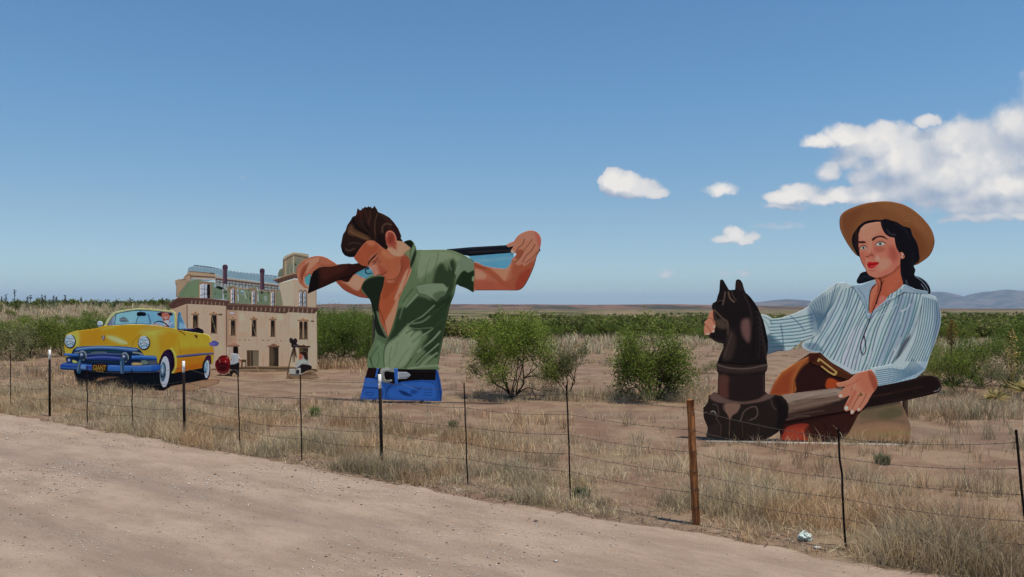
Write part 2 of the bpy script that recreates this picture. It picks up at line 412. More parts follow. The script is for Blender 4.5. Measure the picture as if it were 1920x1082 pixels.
class Board:
    """a flat painted board standing on the ground: px -> metres on its own plane"""
    def __init__(s, name, px, base_py, dist, yaw, label, cat, group=None, zb=0.0):
        s.x0 = (px-CXP)/F*dist; s.y0 = dist; s.phi = yaw; s.zb = zb
        s.root = empty(name, (s.x0, s.y0, s.zb), yaw)
        tag(s.root, label, cat, group)
        s.nx, s.ny = math.sin(yaw), -math.cos(yaw)
        s.count = 0; s.gain = 1.0
    def uv(s, px, py):
        a = (np.asarray(px, float)-CXP)/F; b = (HY-np.asarray(py, float))/F
        Y = (s.x0*s.nx+s.y0*s.ny)/(a*s.nx+s.ny); X = a*Y
        u = (X-s.x0)*math.cos(s.phi)+(Y-s.y0)*math.sin(s.phi)
        return u, H+b*Y-s.zb
    def part(s, name, outline, base, strokes=(), layer=None, step=1.4, holes=(), smooth=True, Z=None, parent=None, grad=None, label=None):
        """outline and strokes in drawing coordinates; Z maps them to photo pixels: (ox, oy, scale)"""
        ox, oy, sc = Z if Z else (0, 0, 1.0)
        T = lambda pts: np.asarray(pts, float)/sc + np.array((ox, oy))
        lp = [spline(T(outline)) if smooth else T(outline)] + [T(h) for h in holes]
        allp = np.vstack(lp); lo = allp.min(0)-step; hi = allp.max(0)+step
        gx = np.arange(lo[0], hi[0]+step, step); gy = np.arange(lo[1], hi[1]+step, step)
        X, Y = np.meshgrid(gx, gy)
        D = sdf(X, Y, lp[0])
        for h in lp[1:]: D = np.maximum(D, -sdf(X, Y, h))
        ins = D <= 0
        cell = ins[:-1, :-1] | ins[1:, :-1] | ins[:-1, 1:] | ins[1:, 1:]
        used = np.zeros(X.shape, bool)
        used[:-1, :-1] |= cell; used[1:, :-1] |= cell; used[:-1, 1:] |= cell; used[1:, 1:] |= cell
        snap = used & ~ins
        xs, ys = X[snap], Y[snap]; bd = np.full(xs.shape, 1e9); bx = xs.copy(); by = ys.copy()
        for poly in lp:
            for i in range(len(poly)):
                d, cx, cy = seg_dist(xs, ys, poly[i], poly[(i+1) % len(poly)], True)
                k = d < bd; bd[k] = d[k]; bx[k] = cx[k]; by[k] = cy[k]
        X[snap] = bx; Y[snap] = by
        ids = -np.ones(X.shape, int); ids[used] = np.arange(used.sum())
        q = np.stack([ids[:-1, :-1], ids[1:, :-1], ids[1:, 1:], ids[:-1, 1:]], -1)[cell]
        vx, vy = X[used], Y[used]
        C = np.tile(lin(base), (len(vx), 1))
        if grad is not None:       # (x0,y0,x1,y1,colour): base blends to colour along the line
            g = np.asarray(grad[:4], float); a0 = T([g[:2]])[0]; a1 = T([g[2:]])[0]; dv = a1-a0
            t = sm(((vx-a0[0])*dv[0]+(vy-a0[1])*dv[1])/(dv@dv))[:, None]
            C = C*(1-t)+lin(grad[4])*t
        for k in strokes:
            if k[0] == 'p':
                _, pts, c, soft, al, s_ = k
                pp = T(pts); pp = spline(pp, 3) if (s_ and len(pp) > 3) else pp
                near = (vx > pp[:, 0].min()-soft*2) & (vx < pp[:, 0].max()+soft*2) & (vy > pp[:, 1].min()-soft*2) & (vy < pp[:, 1].max()+soft*2)
                if not near.any(): continue
                d = sdf(vx[near], vy[near], pp)
                A = (al*sm(.5-d/(soft*1.6)))[:, None]
            else:
                _, pts, c, wd, soft, al = k
                pp = spline_open(T(pts)); r = wd+soft*2
                near = (vx > pp[:, 0].min()-r) & (vx < pp[:, 0].max()+r) & (vy > pp[:, 1].min()-r) & (vy < pp[:, 1].max()+r)
                if not near.any(): continue
                xx, yy = vx[near], vy[near]; d = np.full(xx.shape, 1e9)
                for i in range(len(pp)-1): d = np.minimum(d, seg_dist(xx, yy, pp[i], pp[i+1]))
                A = (al*sm(.5-(d-wd*.5)/(soft*1.6)))[:, None]
            C[near] = C[near]*(1-A)+lin(c)*A
        u, wv = s.uv(vx, vy)
        n = len(u); s.count += 1
        lay = s.count if layer is None else layer
        yf = -lay*.0004; th = .018+lay*.0004
        C = C*s.gain*(1+.10*(fbm(vx*.12, vy*.12, 5, 3)-.5)[:, None])*KP
        C = C*(np.clip(C.mean(1, keepdims=True), .01, 1)/  .30)**.08; C = np.clip(C, .004, .92)
        V = np.vstack([np.stack([u, np.full(n, yf), wv], 1), np.stack([u, np.full(n, th), wv], 1)])
        back = q[:, ::-1]+n
        e = np.concatenate([q[:, [0, 1]], q[:, [1, 2]], q[:, [2, 3]], q[:, [3, 0]]])
        code = e[:, 0]*n+e[:, 1]; rev = e[:, 1]*n+e[:, 0]
        be = e[~np.isin(code, rev)]
        rim = np.stack([be[:, 1], be[:, 0], be[:, 0]+n, be[:, 1]+n], 1)
        CC = np.vstack([C, np.tile(lin((150, 125, 95)), (n, 1))])
        me = np_mesh(name, V, [q, back, rim], CC, MP)
        o = obj(name, me, parent if parent is not None else s.root)
        if label: o['label'] = label
        return o
    def beam(s, name, px0, px1, py, hgt=.09, dep=.09, off=.07, mat=None):
        """a horizontal sill the board stands on"""
        u0, w0 = s.uv(px0, py); u1, w1 = s.uv(px1, py)
        return s.box(name, u0, u1, off-dep/2, off+dep/2, min(w0, w1)-hgt, (w0+w1)/2, mat or M_TIMBER)
    def box(s, name, x0, x1, y0, y1, z0, z1, mat):
        V = [(x, y, z) for x in (x0, x1) for y in (y0, y1) for z in (z0, z1)]
        f = [(0, 1, 3, 2), (4, 6, 7, 5), (0, 4, 5, 1), (2, 3, 7, 6), (0, 2, 6, 4), (1, 5, 7, 3)]
        return obj(name, np_mesh(name, V, np.array(f), mat=mat), s.root)
    def props(s, pxs, top_py, base_py):
        """timber props behind the board"""
        for px, tp in zip(pxs, top_py):
            u, w1 = s.uv(px, tp); _, w0 = s.uv(px, base_py)
            s.box('prop', u-.03, u+.03, .03, .10, min(w0, 0)-.1, w1, M_TIMBER)

def zc(ox, oy, s): return (ox, oy, s)
SK = (196, 118, 88); SKL = (222, 158, 126); SKD = (160, 78, 52); SKM = (182, 98, 70)

# ================================================================= the cowboy
def build_cowboy():
    B = Board('painted_cutout', 752, 753, 17.6, math.radians(-12), 'giant painted cutout of a man in green shirt with rifle across his shoulders', 'painted cutout')
    z3 = (540, 380, 6.01); z4 = (780, 420, 6.01); z5 = (660, 540, 4.92); zh = (630, 380, 7.213)
    # painted sky showing in the gaps
    B.part('sky_patch', [(590,345),(900,335),(1090,320),(1110,400),(1050,500),(980,520),(830,510),(700,470),(620,400)], (104, 178, 208), [Ln([(640,420),(900,400),(1060,380)], (140,196,214), 5, 5, .6)], 1, 2, Z=z4, smooth=False)
    B.part('sky_patch', [(640,820),(900,715),(960,790),(960,850),(870,880),(780,850)], (98, 168, 186), [], 1, 1.5, Z=z3, smooth=False)
    B.part('sky_patch', [(180,850),(255,800),(240,930),(190,930)], (96, 178, 186), [], 1, 1.5, Z=z3, smooth=False)
    # far arm
    B.part('arm', [(540,885),(600,860),(680,830),(740,800),(800,825),(880,860),(950,850),(990,900),(1000,1110),(925,1082),(820,1068),(740,1040),(640,990),(585,940)], SKM, [
        Pg([(690,880),(745,815),(810,835),(870,870),(840,920),(800,985),(740,985),(660,930),(600,900)], SKL, 2.5), Pg([(560,890),(640,900),(720,960),(800,1000),(830,940),(880,880),(960,900),(980,1100),(820,1068),(640,990)], SKD, 3, .75),
        Ln([(585,935),(700,1020),(830,1066),(930,1080)], (110,45,30), .8, .8, .8)], 2, 1.4, Z=z3)
    # rifle
    B.part('rifle', [(340,285),(600,262),(800,250),(1020,238),(1200,245),(1390,265),(1402,300),(1380,312),(1060,325),(850,342),(600,362),(430,330)], (26, 32, 40), [
        Ln([(420,292),(700,268),(1020,248),(1390,275)], (62,74,88), 1, 1), Ln([(600,318),(850,305),(1080,300)], (70,60,56), 1.2, .8), Ln([(560,350),(850,334),(1060,320)], (14,16,20), 1.5, 1)], 3, 1.2, Z=z4, smooth=False)
    B.part('rifle_stock', [(222,1025),(232,960),(245,890),(262,830),(290,775),(350,730),(500,705),(600,692),(690,685),(720,692),(800,680),(860,700),(905,730),(860,745),(790,780),(740,810),(710,850),(680,895),(645,893),(600,872),(555,880),(500,905),(400,950)], (58, 28, 22), [
        Pg([(222,1025),(250,880),(290,775),(352,730),(340,800),(345,960)], (28,20,20), 3), Pg([(370,740),(600,710),(680,705),(620,780),(500,830),(400,870)], (84,42,32), 6, .8),
        Ln([(560,880),(620,850),(700,830),(760,780)], (20,12,12), 3, 2), Ln([(300,770),(360,735),(500,712),(690,692)], (110,62,48), .8, 1, .8), Ln([(400,945),(520,895),(600,870)], (22,12,12), 2, 1.5)], 4, 1.2, Z=z3, smooth=False)
    B.part('trigger_guard', [(868,750),(910,735),(915,745),(878,758),(880,780),(905,797),(945,790),(946,797),(905,806),(872,790)], (20, 24, 34), [], 4, 1.0, Z=z3)
    # hand over the stock
    B.part('hand', [(95,790),(103,735),(135,685),(195,643),(260,612),(350,600),(430,620),(490,655),(545,692),(560,705),(480,722),(390,722),(350,732),(300,765),(285,775),(262,820),(250,800),(215,825),(190,850),(188,890),(200,920),(222,945),(215,965),(180,955),(150,925),(130,905),(110,850)], SK, [
        Pg([(200,660),(290,625),(360,612),(350,650),(300,700),(240,760),(215,800),(200,760)], SKL, 3, .8), Pg([(140,830),(165,740),(235,670),(215,740),(180,800),(160,880)], SKD, 2, .9), Pg([(365,690),(450,700),(540,696),(470,722),(385,724)], SKM, 2.5, .9),
        Ln([(355,605),(358,650),(345,690)], SKD, 1, 1.2, .8), Ln([(150,905),(165,850),(175,790),(215,740)], (120,50,34), .8, .7, .9), Ln([(180,840),(190,900),(215,945)], SKL, 3, 1.5, .8), Ln([(110,850),(125,760),(170,700)], SKL, 2, 1.6, .6)], 5, 1.0, Z=z3)
    # shirt
    G = (112, 136, 96); GL = (148, 168, 130); GD = (48, 66, 42); GK = (36, 48, 34)
    shirt = [(678,545),(681,530),(688,521),(700,515),(712,515),(725,516),(745,512),(760,480),(765,472),(783,468.5),(800,468.5),(826,468),(846,469.5),(862,475),(876,482),(886,488),(890,500),(889.5,515),(889,532),(888,547.5),(880,544),(872,540),(862,536.5),(855.5,534),(851.5,552),(844,571),(839,593),(833,622),(827,655),(821.5,684),(822,693.5),(790,693),(740,692),(705,690),(690,689),(688.5,680),(691,663),(700,643),(703.5,625),(702.5,606),(698.5,582),(693.5,562)]
    z5s = []
    def a5(*p): return [(660+x/4.92, 540+y/4.92) for x, y in p]
    def a4(*p): return [(780+x/6.01, 420+y/6.01) for x, y in p]
    def a3(*p): return [(540+x/6.01, 380+y/6.01) for x, y in p]
    st = [
        # dark inner side of the open shirt
        Pg(a3((830,960),(870,880),(940,845),(1030,830),(1110,850),(1100,940),(1050,1082),(1010,1180),(930,1100)), GK, 2), Pg(a5((165,105),(240,-10),(300,-20),(250,170),(300,320),(330,460),(240,430),(205,330),(210,250)), GK, 1.5),
        Pg(a5((225,215),(255,240),(300,320),(330,455),(300,430),(255,330)), (118,132,100), 1.5),
        # shoulder and chest
        Pg(a4((30,310),(200,300),(400,310),(520,380),(470,430),(360,400),(250,470),(120,560),(20,600)), GL, 7, .9),
        Pg(a4((190,640),(240,480),(300,440),(350,520),(380,440),(420,390),(450,470),(440,560),(430,700),(400,800),(385,900),(240,960),(170,880)), GD, 5, .88),
        Pg(a4((470,420),(580,380),(650,430),(658,520),(600,548),(545,520),(500,560),(455,620)), (128,150,120), 2), Pg(a4((455,640),(500,560),(545,525),(590,548),(655,525),(650,640),(645,765),(560,715),(455,690)), (38,58,34), 1.5), Pg(a4((635,600),(655,590),(655,640),(632,640)), GL, 1.2),
        Ln(a4((400,420),(410,520),(440,600)), GD, 3, 3, .8), Ln(a4((440,560),(470,500),(490,470)), GL, 1.5, 1.5), Ln(a4((100,660),(115,520),(160,380)), GD, .8, 1.2, .6), Ln(a4((5,590),(20,450),(50,330)), GD, .8, 1, .6),
        # pocket flap
        Pg(a4((20,690),(160,668),(310,672),(350,720),(375,700),(330,800),(270,835),(232,880),(190,845),(110,800),(30,780),(5,720)), (136,158,124), 1, 1, False), Pg(a4((190,800),(260,760),(330,760),(330,800),(270,835),(232,876)), (84,108,76), 3, .8), Ln(a4((8,730),(35,785),(110,800),(190,845),(232,880),(270,835),(330,800),(372,705)), (34,50,32), .9, .8), Ln(a4((20,688),(160,664),(310,670)), (60,80,54), .9, .8, .9),
        # belly shade: big dark mass right of the opening
        Pg(a5((430,190),(500,170),(600,80),(680,90),(780,130),(870,90),(930,60),(900,150),(880,260),(850,400),(830,500),(790,640),(700,600),(640,540),(700,440),(600,420),(520,360),(430,440),(330,520),(305,540),(330,470),(380,360),(400,280)), (44,64,40), 5, .92),
        Pg(a5((310,560),(330,510),(430,440),(500,360),(560,400),(640,400),(620,500),(560,600),(500,700),(420,742),(290,740),(290,640)), GL, 5, .95),
        Pg(a5((150,735),(155,640),(210,560),(215,470),(300,490),(295,640),(285,740)), (118,146,108), 4, .95), Pg(a5((210,500),(240,440),(315,470),(300,520),(240,480)), (96,116,84), 2, .7),
        Ln(a5((180,690),(175,640),(240,540)), GD, 2, 2, .6), Ln(a5((300,745),(292,640),(300,560),(330,500)), (40,56,36), 1.2, 1), Ln(a5((350,735),(345,640),(365,540)), (70,94,64), .8, 1, .8), Ln(a5((205,745),(180,700),(165,640)), GD, 2, 2, .8),
        # long light folds sweeping up right
        Ln(a5((500,370),(560,310),(650,260),(760,160)), GL, 1.6, 1.6), Ln(a5((560,330),(650,310),(720,260)), GL, 2, 1.8, .8), Ln(a5((500,175),(560,110),(605,60)), (150,176,140), 2, 1.4), Ln(a5((640,440),(700,410),(745,375)), GL, 2.2, 1.6), Ln(a5((560,640),(640,560),(740,480),(815,400)), GL, 3, 1.8), Ln(a5((600,700),(680,620),(800,515)), GL, 2.2, 1.5), Ln(a5((640,720),(700,660),(785,600)), GL, 3, 2), Ln(a5((520,745),(650,725),(790,715)), GL, 3.5, 2), Ln(a5((490,735),(560,640),(600,600)), GD, 2, 1.6, .8), Ln(a5((500,420),(540,390)), GD, 2, 1, .8), Ln(a5((540,450),(600,385)), GD, 1.6, 1, .8), Ln(a5((500,360),(600,375),(740,365)), GL, .9, .9, .8), Ln(a5((590,690),(690,590),(760,530)), GK, 2.6, 1.6, .8),
        Ln(a5((440,280),(470,180),(510,90)), GL, 2, 3, .5), Ln(a5((560,500),(640,430)), (90,118,82), 3, 2, .7),
        Ln(a4((60,330),(70,480),(50,640)), GL, 1.2, 1.4, .6), Ln(a4((150,300),(140,420),(160,560)), GL, 1.4, 1.6, .6), Ln(a4((250,330),(235,420),(200,520)), GD, 1.4, 1.8, .6), Ln(a4((330,330),(360,420),(400,520)), GL, 1.4, 1.8, .6), Ln(a5((470,130),(520,60),(560,10)), GD, 2, 2, .7), Ln(a5((690,300),(760,230),(850,150)), (70,96,64), 2, 2, .7), Ln(a5((720,400),(790,330),(860,270)), (70,96,64), 1.6, 1.6, .7), Ln(a5((430,430),(470,390),(520,330)), GL, 1.6, 1.6, .7), Ln(a5((330,700),(400,600),(420,500)), (116,146,108), 2, 2.6, .7), Ln(a5((400,740),(460,650),(520,560)), (108,136,100), 1.6, 2, .8), Ln(a5((640,560),(700,500),(770,430)), GK, 1.6, 1.2, .8), Ln(a5((600,720),(660,650),(720,600)), GK, 1.6, 1.2, .8), Ln(a5((700,690),(760,640),(790,620)), GK, 1.2, 1.2, .8), Ln(a5((560,300),(640,280),(700,240)), GK, 1.2, 1, .8), Ln(a5((240,600),(250,660),(230,720)), GD, 1.2, 1.4, .6), Ln(a5((860,200),(830,330),(810,460)), (58,80,54), 2, 2.4, .6),
        Ln(a5((948,60),(902,150),(880,262),(850,400),(828,560),(795,700)), (20,30,20), 1.2, .8, .9), Ln(a3((830,960),(925,1085)), (22,30,22), 1, .7), Ln(a5((170,110),(195,200),(212,255),(207,330)), (16,22,16), 1.2, .7),
        Ln(a4((455,688),(560,718),(645,768)), (20,30,20), .9, .7), Ln(a4((600,372),(640,410),(662,450)), (16,24,18), 1.2, .7),
    ]
    B.part('shirt', shirt, G, st, 6, 1.15)
    # chest
    B.part('chest', a3((1090,840),(1200,840),(1300,700),(1395,720),(1388,780),(1340,900),(1290,1000))+a5((430,120),(410,225),(385,310),(355,400),(331,458),(300,385),(258,300),(243,170),(258,80),(290,-20)), (190, 98, 62), [
        Pg(a3((1385,735),(1388,780),(1340,900),(1215,1090),(1200,1082),(1240,980),(1290,850),(1360,750))+a5((430,120),(410,225),(385,310),(360,330)), (228,160,128), 1.2, .95), Pg(a5((430,60),(428,130),(405,240),(370,350),(332,455),(302,330),(350,230),(400,130)), (224,150,114), 2),
        Pg(a3((1110,860),(1200,880),(1270,800),(1250,900),(1180,1000),(1110,1082),(1060,1060)), (176,84,52), 3, .9), Ln(a5((262,80),(248,170),(300,318),(328,450)), (96,40,26), 1, .8)], 7, 1.2, smooth=False)
    # face and neck
    def ah(*p): return [(630+x/7.213, 380+y/7.213) for x, y in p]
    face = ah((235,730),(300,650),(380,540),(440,500),(520,500),(620,600),(680,560),(670,400),(740,380),(830,500),(910,530),(1010,610),(1000,690),(1000,770),(1000,870),(960,920),(900,1010),(880,1090),(690,1090),(682,1020),(660,1003),(600,985),(575,975),(540,998),(515,985),(495,930),(470,890),(440,865),(360,855),(300,815),(260,770))
    fs = [
        Pg(ah((250,740),(330,620),(420,520),(500,520),(590,610),(560,680),(470,720),(420,860),(340,840),(270,780)), (186,92,60), 4, .9), Pg(ah((410,520),(480,510),(530,560),(480,590),(430,560)), (208,130,92), 3, .8),
        Pg(ah((590,620),(700,620),(830,690),(880,740),(860,880),(800,960),(690,960),(640,860),(600,760),(560,700)), (194,108,72), 6, .9), Pg(ah((620,640),(720,680),(800,740),(740,760),(640,720)), (206,134,96), 5, .7),
        Pg(ah((440,862),(500,845),(560,850),(600,900),(585,960),(540,998),(505,970),(480,900)), (216,142,120), 2.4), Pg(ah((560,850),(640,870),(680,940),(640,985),(590,960)), (178,86,58), 4, .8),
        Pg(ah((690,930),(760,900),(840,930),(850,980),(800,1030),(730,1045),(680,1010)), (200,112,74), 4, .9), Ln(ah((600,975),(640,968),(690,930)), (110,38,30), 1.2, 1), Ln(ah((600,985),(645,1000),(680,1000)), (190,96,84), 1.8, 1.4), Ln(ah((545,990),(580,968)), (110,44,32), 1, .9),
        Pg(ah((880,720),(960,680),(1000,740),(1000,860),(920,960),(860,1080),(780,1080),(850,980),(880,880)), (170,82,54), 4, .9), Pg(ah((960,910),(1000,880),(1010,960),(960,1090),(900,1090),(920,990)), (230,162,134), 2),
        Ln(ah((700,1040),(780,1040),(850,985),(885,890),(880,780)), (120,52,32), 1.2, 1.8, .8), Ln(ah((915,760),(910,850),(890,920)), (130,60,40), .8, 1.4, .6),
        # neck and behind the ear
        Pg(ah((700,600),(820,620),(830,520),(910,530),(1010,610),(930,680),(900,720),(800,720),(740,680)), (224,160,126), 3), Ln(ah((700,620),(780,690),(850,700)), (232,176,142), 3, 3, .6),
        # brow and closed lid
        Pg(ah((430,840),(440,800),(480,750),(530,705),(560,690),(520,745),(470,790),(445,838)), (52,22,14), 1.2), Ln(ah((490,800),(530,790),(565,745)), (72,28,18), 1.6, 1.3), Ln(ah((505,830),(545,800)), (60,24,16), 1.2, .8), Ln(ah((575,690),(600,640)), (150,78,50), 2, 2.5, .6), Pg(ah((560,760),(620,780),(600,830),(560,830)), (170,82,54), 4, .6),
        Ln(ah((238,735),(262,772),(300,815),(360,853),(438,866)), (120,40,26), 1.2, 1, .8),
    ]
    f = B.part('head', face, SK, fs, 8, .95, smooth=False)
    B.part('ear', ah((668,440),(685,395),(730,378),(775,395),(805,440),(820,490),(815,545),(795,590),(812,620),(830,650),(800,625),(760,600),(715,600),(690,575),(672,510)), (178, 86, 66), [
        Ln(ah((680,460),(695,405),(735,388),(780,410),(808,470),(812,530)), (226,150,120), 1.6, 1), Pg(ah((710,470),(745,440),(775,470),(770,530),(735,550),(705,520)), (150,62,46), 2, .9), Ln(ah((715,440),(750,425),(785,470)), (120,44,34), 1, 1, .8), Ln(ah((690,560),(720,590),(770,598)), (214,132,104), 1.4, 1.2)], 10, .95, parent=f)
    B.part('hair', ah((240,735),(180,738),(120,715),(85,670),(65,590),(80,500),(95,430),(130,380),(150,310),(205,228),(222,195),(245,180),(250,195),(275,160),(285,110),(292,75),(310,95),(345,108),(352,70),(365,85),(395,50),(400,65),(430,62),(440,45),(452,62),(470,55),(478,75),(500,72),(518,42),(548,85),(565,125),(640,155),(720,200),(780,265),(840,350),(880,450),(872,480),(905,525),(820,510),(812,460),(790,410),(740,376),(690,390),(668,430),(665,500),(680,560),(705,590),(700,620),(675,635),(630,605),(590,570),(520,515),(460,508),(420,515),(370,560),(320,625),(290,670),(262,715)), (50, 32, 26), [
        Pg(ah((170,330),(215,300),(260,370),(380,420),(470,500),(390,500),(300,460),(200,440),(160,400)), (112,78,54), 4, .9), Ln(ah((185,380),(260,430),(350,470),(430,495)), (136,98,68), 2, 2.4, .8), Ln(ah((130,630),(180,650),(250,620)), (104,80,66), 1.6, 2.4, .9), Ln(ah((170,560),(250,540),(330,560)), (84,64,54), 2, 3, .8),
        Ln(ah((290,160),(330,120),(340,200)), (84,36,28), 4, 4, .8), Ln(ah((380,100),(430,200),(450,300)), (78,48,36), 4, 4, .7), Ln(ah((460,110),(465,200),(440,270)), (94,62,50), 2, 2.4, .7), Ln(ah((560,150),(530,250),(525,350),(530,480)), (106,76,58), 1.4, 1.8, .9), Ln(ah((600,140),(660,200),(740,260)), (80,52,40), 4, 4, .7), Ln(ah((630,400),(630,330),(680,285),(750,300)), (116,84,66), 2.2, 2.4, .9), Ln(ah((700,330),(740,350),(770,390)), (84,44,36), 3, 3, .7),
        Ln(ah((230,210),(250,280),(330,370),(420,420)), (18,12,14), 4, 3, .9), Ln(ah((330,230),(390,330),(500,440)), (64,48,44), 3, 3, .8), Ln(ah((380,280),(450,380),(520,460)), (20,14,16), 3, 3, .8), Pg(ah((70,600),(100,700),(180,735),(240,732),(300,660),(240,680),(150,680),(100,620)), (22,16,18), 3, .85), Pg(ah((560,420),(650,450),(700,610),(640,610),(560,540)), (34,22,20), 5, .8), Pg(ah((780,280),(860,420),(870,490),(810,440),(760,340)), (58,22,26), 4, .8), Ln(ah((90,430),(150,300),(220,205)), (24,20,24), 2, 1.5, .8)], 9, .95, smooth=False, parent=f)
    # collar over the neck
    B.part('collar', ah((915,530),(960,510),(1010,503),(1050,540),(1080,600),(1090,680),(1070,760),(1040,850),(1015,900),(1004,860),(1000,760),(955,720),(915,685),(1010,610)), (122, 146, 110), [
        Pg(ah((915,530),(960,510),(1010,503),(1048,545),(1030,600),(1012,610)), (26,38,28), 1.2), Pg(ah((1010,610),(915,685),(1000,750),(1010,690)), (140,146,104), 1.4), Pg(ah((1080,620),(1010,790),(1005,870),(1030,860),(1085,720)), (44,60,40), 2), Ln(ah((1050,545),(1010,640),(1002,740)), (22,32,24), 1, .8)], 11, 1.0, smooth=False)
    # right arm
    B.part('arm', a4((655,440),(700,440),(760,470),(840,490),(930,500),(1010,505),(1050,470),(1075,430),(1100,380),(1200,330),(1380,300),(1360,360),(1340,440),(1320,500),(1290,570),(1250,650),(1210,710),(1170,740),(1120,750),(980,748),(800,748),(690,748),(652,742),(655,650),(662,560)), SK, [
        Pg(a4((665,450),(760,475),(860,510),(950,590),(1010,640),(1080,600),(1080,520),(1120,440),(1200,420),(1340,440),(1310,520),(1250,650),(1180,738),(980,700),(860,600),(760,530),(665,500)), (184,98,66), 4, .9), Pg(a4((665,510),(740,530),(790,580),(760,620),(665,610)), SKL, 4, .8), Pg(a4((850,500),(1010,505),(1080,420),(1040,560),(1000,640),(940,580)), (222,152,116), 4, .85), Pg(a4((1180,560),(1290,500),(1250,650),(1180,735),(1120,745),(1130,660)), (176,72,52), 5, .9),
        Pg(a4((655,640),(900,650),(1100,700),(1120,748),(690,748)), (190,92,68), 5, .7), Ln(a4((690,746),(980,748),(1120,748),(1210,708),(1290,570),(1340,440),(1375,310)), (60,26,32), 1.2, 1, .9), Ln(a4((660,450),(700,480),(780,500)), (150,66,44), 3, 3, .7)], 12, 1.15)
    B.part('hand', a4((1020,235),(1050,215),(1100,195),(1130,155),(1165,120),(1220,90),(1290,72),(1350,85),(1390,120),(1408,170),(1405,230),(1390,280),(1370,320),(1345,370),(1290,430),(1240,470),(1205,470),(1200,430),(1180,465),(1140,465),(1120,440),(1110,410),(1105,445),(1080,440),(1080,400),(1110,370),(1135,330),(1105,330),(1080,330),(1068,310),(1080,280),(1100,250),(1040,262)), (212, 138, 108), [
        Pg(a4((1165,125),(1290,78),(1400,160),(1400,240),(1330,200),(1220,170)), (222,144,116), 4, .8), Pg(a4((1340,90),(1408,170),(1398,280),(1360,200)), (206,108,90), 3, .8), Ln(a4((1225,165),(1200,230),(1150,270),(1130,320)), (70,32,26), 1.2, .9), Ln(a4((1310,175),(1260,240),(1210,310)), (130,66,48), 1.2, 1), Ln(a4((1345,230),(1300,300),(1240,360),(1200,430)), (100,46,34), 1.3, 1), Ln(a4((1210,310),(1170,380),(1120,430)), (96,44,34), 1.6, 1.2), Ln(a4((1370,310),(1310,380),(1230,440)), (150,76,58), 1.4, 1.2), Pg(a4((1150,290),(1210,300),(1160,390),(1110,380)), (170,88,60), 3, .85), Pg(a4((1075,300),(1100,300),(1105,325),(1080,328)), (236,190,170), .9), Pg(a4((1085,410),(1108,405),(1108,435),(1086,438)), (190,110,84), .9), El(1197,258,14,12,(60,34,20),.8), Ln(a4((1170,235),(1220,285)), (180,140,70), 1, .8), Ln(a4((1050,230),(1100,240)), (230,150,140), 3, 2, .7)], 13, .95)
    # belt and jeans
    B.part('jeans', [(685,705),(690,700),(760,704),(812,698),(815,692),(821,695),(825,712),(829,735),(827,752.5),(780,751.5),(720,750),(676,749.5),(675,745),(680,728)], (44, 92, 172), [
        Pg(a5((130,830),(220,850),(240,910),(110,920)), (64,118,204), 3, .8), Pg(a5((110,940),(260,930),(240,1010),(80,1010)), (56,110,198), 3, .8), Pg(a5((330,960),(420,900),(600,860),(760,880),(780,1010),(700,1025),(400,1025)), (58,116,206), 5, .8), Pg(a5((430,940),(500,960),(560,1000),(480,990),(440,960)), (22,52,110), 2, .9), Pg(a5((540,980),(560,930),(640,920),(600,970)), (34,74,150), 4, .8), Ln(a5((300,1000),(330,930),(380,880)), (20,46,104), 1.6, 1), Ln(a5((115,915),(240,925)), (22,50,112), 1.8, 1), Ln(a5((120,970),(150,990),(190,990),(195,965),(130,965)), (20,44,100), .9, .8), Ln(a5((470,860),(600,860),(740,875),(780,940),(785,1020)), (28,62,130), .9, .9), Ln(a5((770,760),(800,860),(820,1030)), (30,66,138), 2.4, 1.2), Ln(a5((660,935),(740,940)), (30,66,138), 1, .8), Ln(a5((660,960),(740,965)), (30,66,138), 1, .8), Ln(a5((660,985),(740,992)), (30,66,138), 1, .8), Ln(a5((460,880),(620,950)), (84,140,220), 1.6, 2, .7), Ln(a5((290,1030),(300,960),(270,890)), (70,126,214), 2, 2, .8)], 7, 1.15, smooth=False)
    bl = B.part('belt', a5((150,735),(240,742),(400,746),(600,752),(775,750),(772,800),(770,850),(640,848),(560,852),(470,862),(390,882),(300,872),(240,838),(125,826),(135,780)), (24, 18, 20), [Pg(a5((150,740),(220,750),(210,820),(130,820)), (44,24,24), 3, .8), Ln(a5((560,770),(760,768)), (50,38,38), 2, 3, .6)], 8, 1.1, smooth=False)
    B.part('belt_loop', a5((385,742),(425,745),(422,885),(395,885)), (56, 112, 200), [Ln(a5((390,750),(398,880)), (26,60,126), 1, .8)], 10, 1.1, smooth=False, parent=bl)
    B.part('belt_loop', a5((230,742),(248,742),(225,835),(212,825)), (56, 112, 200), [], 10, 1.1, smooth=False, parent=bl)
    B.part('buckle', a5((258,790),(262,755),(290,738),(340,738),(380,745),(390,775),(365,775),(320,768),(298,785),(305,835),(325,850),(365,845),(368,862),(330,872),(290,866),(265,835)), (150, 156, 150), [Ln(a5((275,780),(285,755),(340,748)), (206,210,204), 1.4, 1.2), Ln(a5((280,830),(310,862),(360,860)), (96,102,98), 1.2, 1)], 11, 1.0, parent=bl)
    B.part('belt_tip', a5((425,775),(505,775),(525,788),(543,803),(525,822),(500,838),(425,840)), (162, 170, 178), [Ln(a5((440,832),(520,820)), (104,110,118), 1, 1)], 11, 1.0, parent=bl, smooth=False)
    B.beam('sill', 680, 828, 756, .08, .06, .05)
    B.props((700, 790), (560, 520), 755)
build_cowboy()
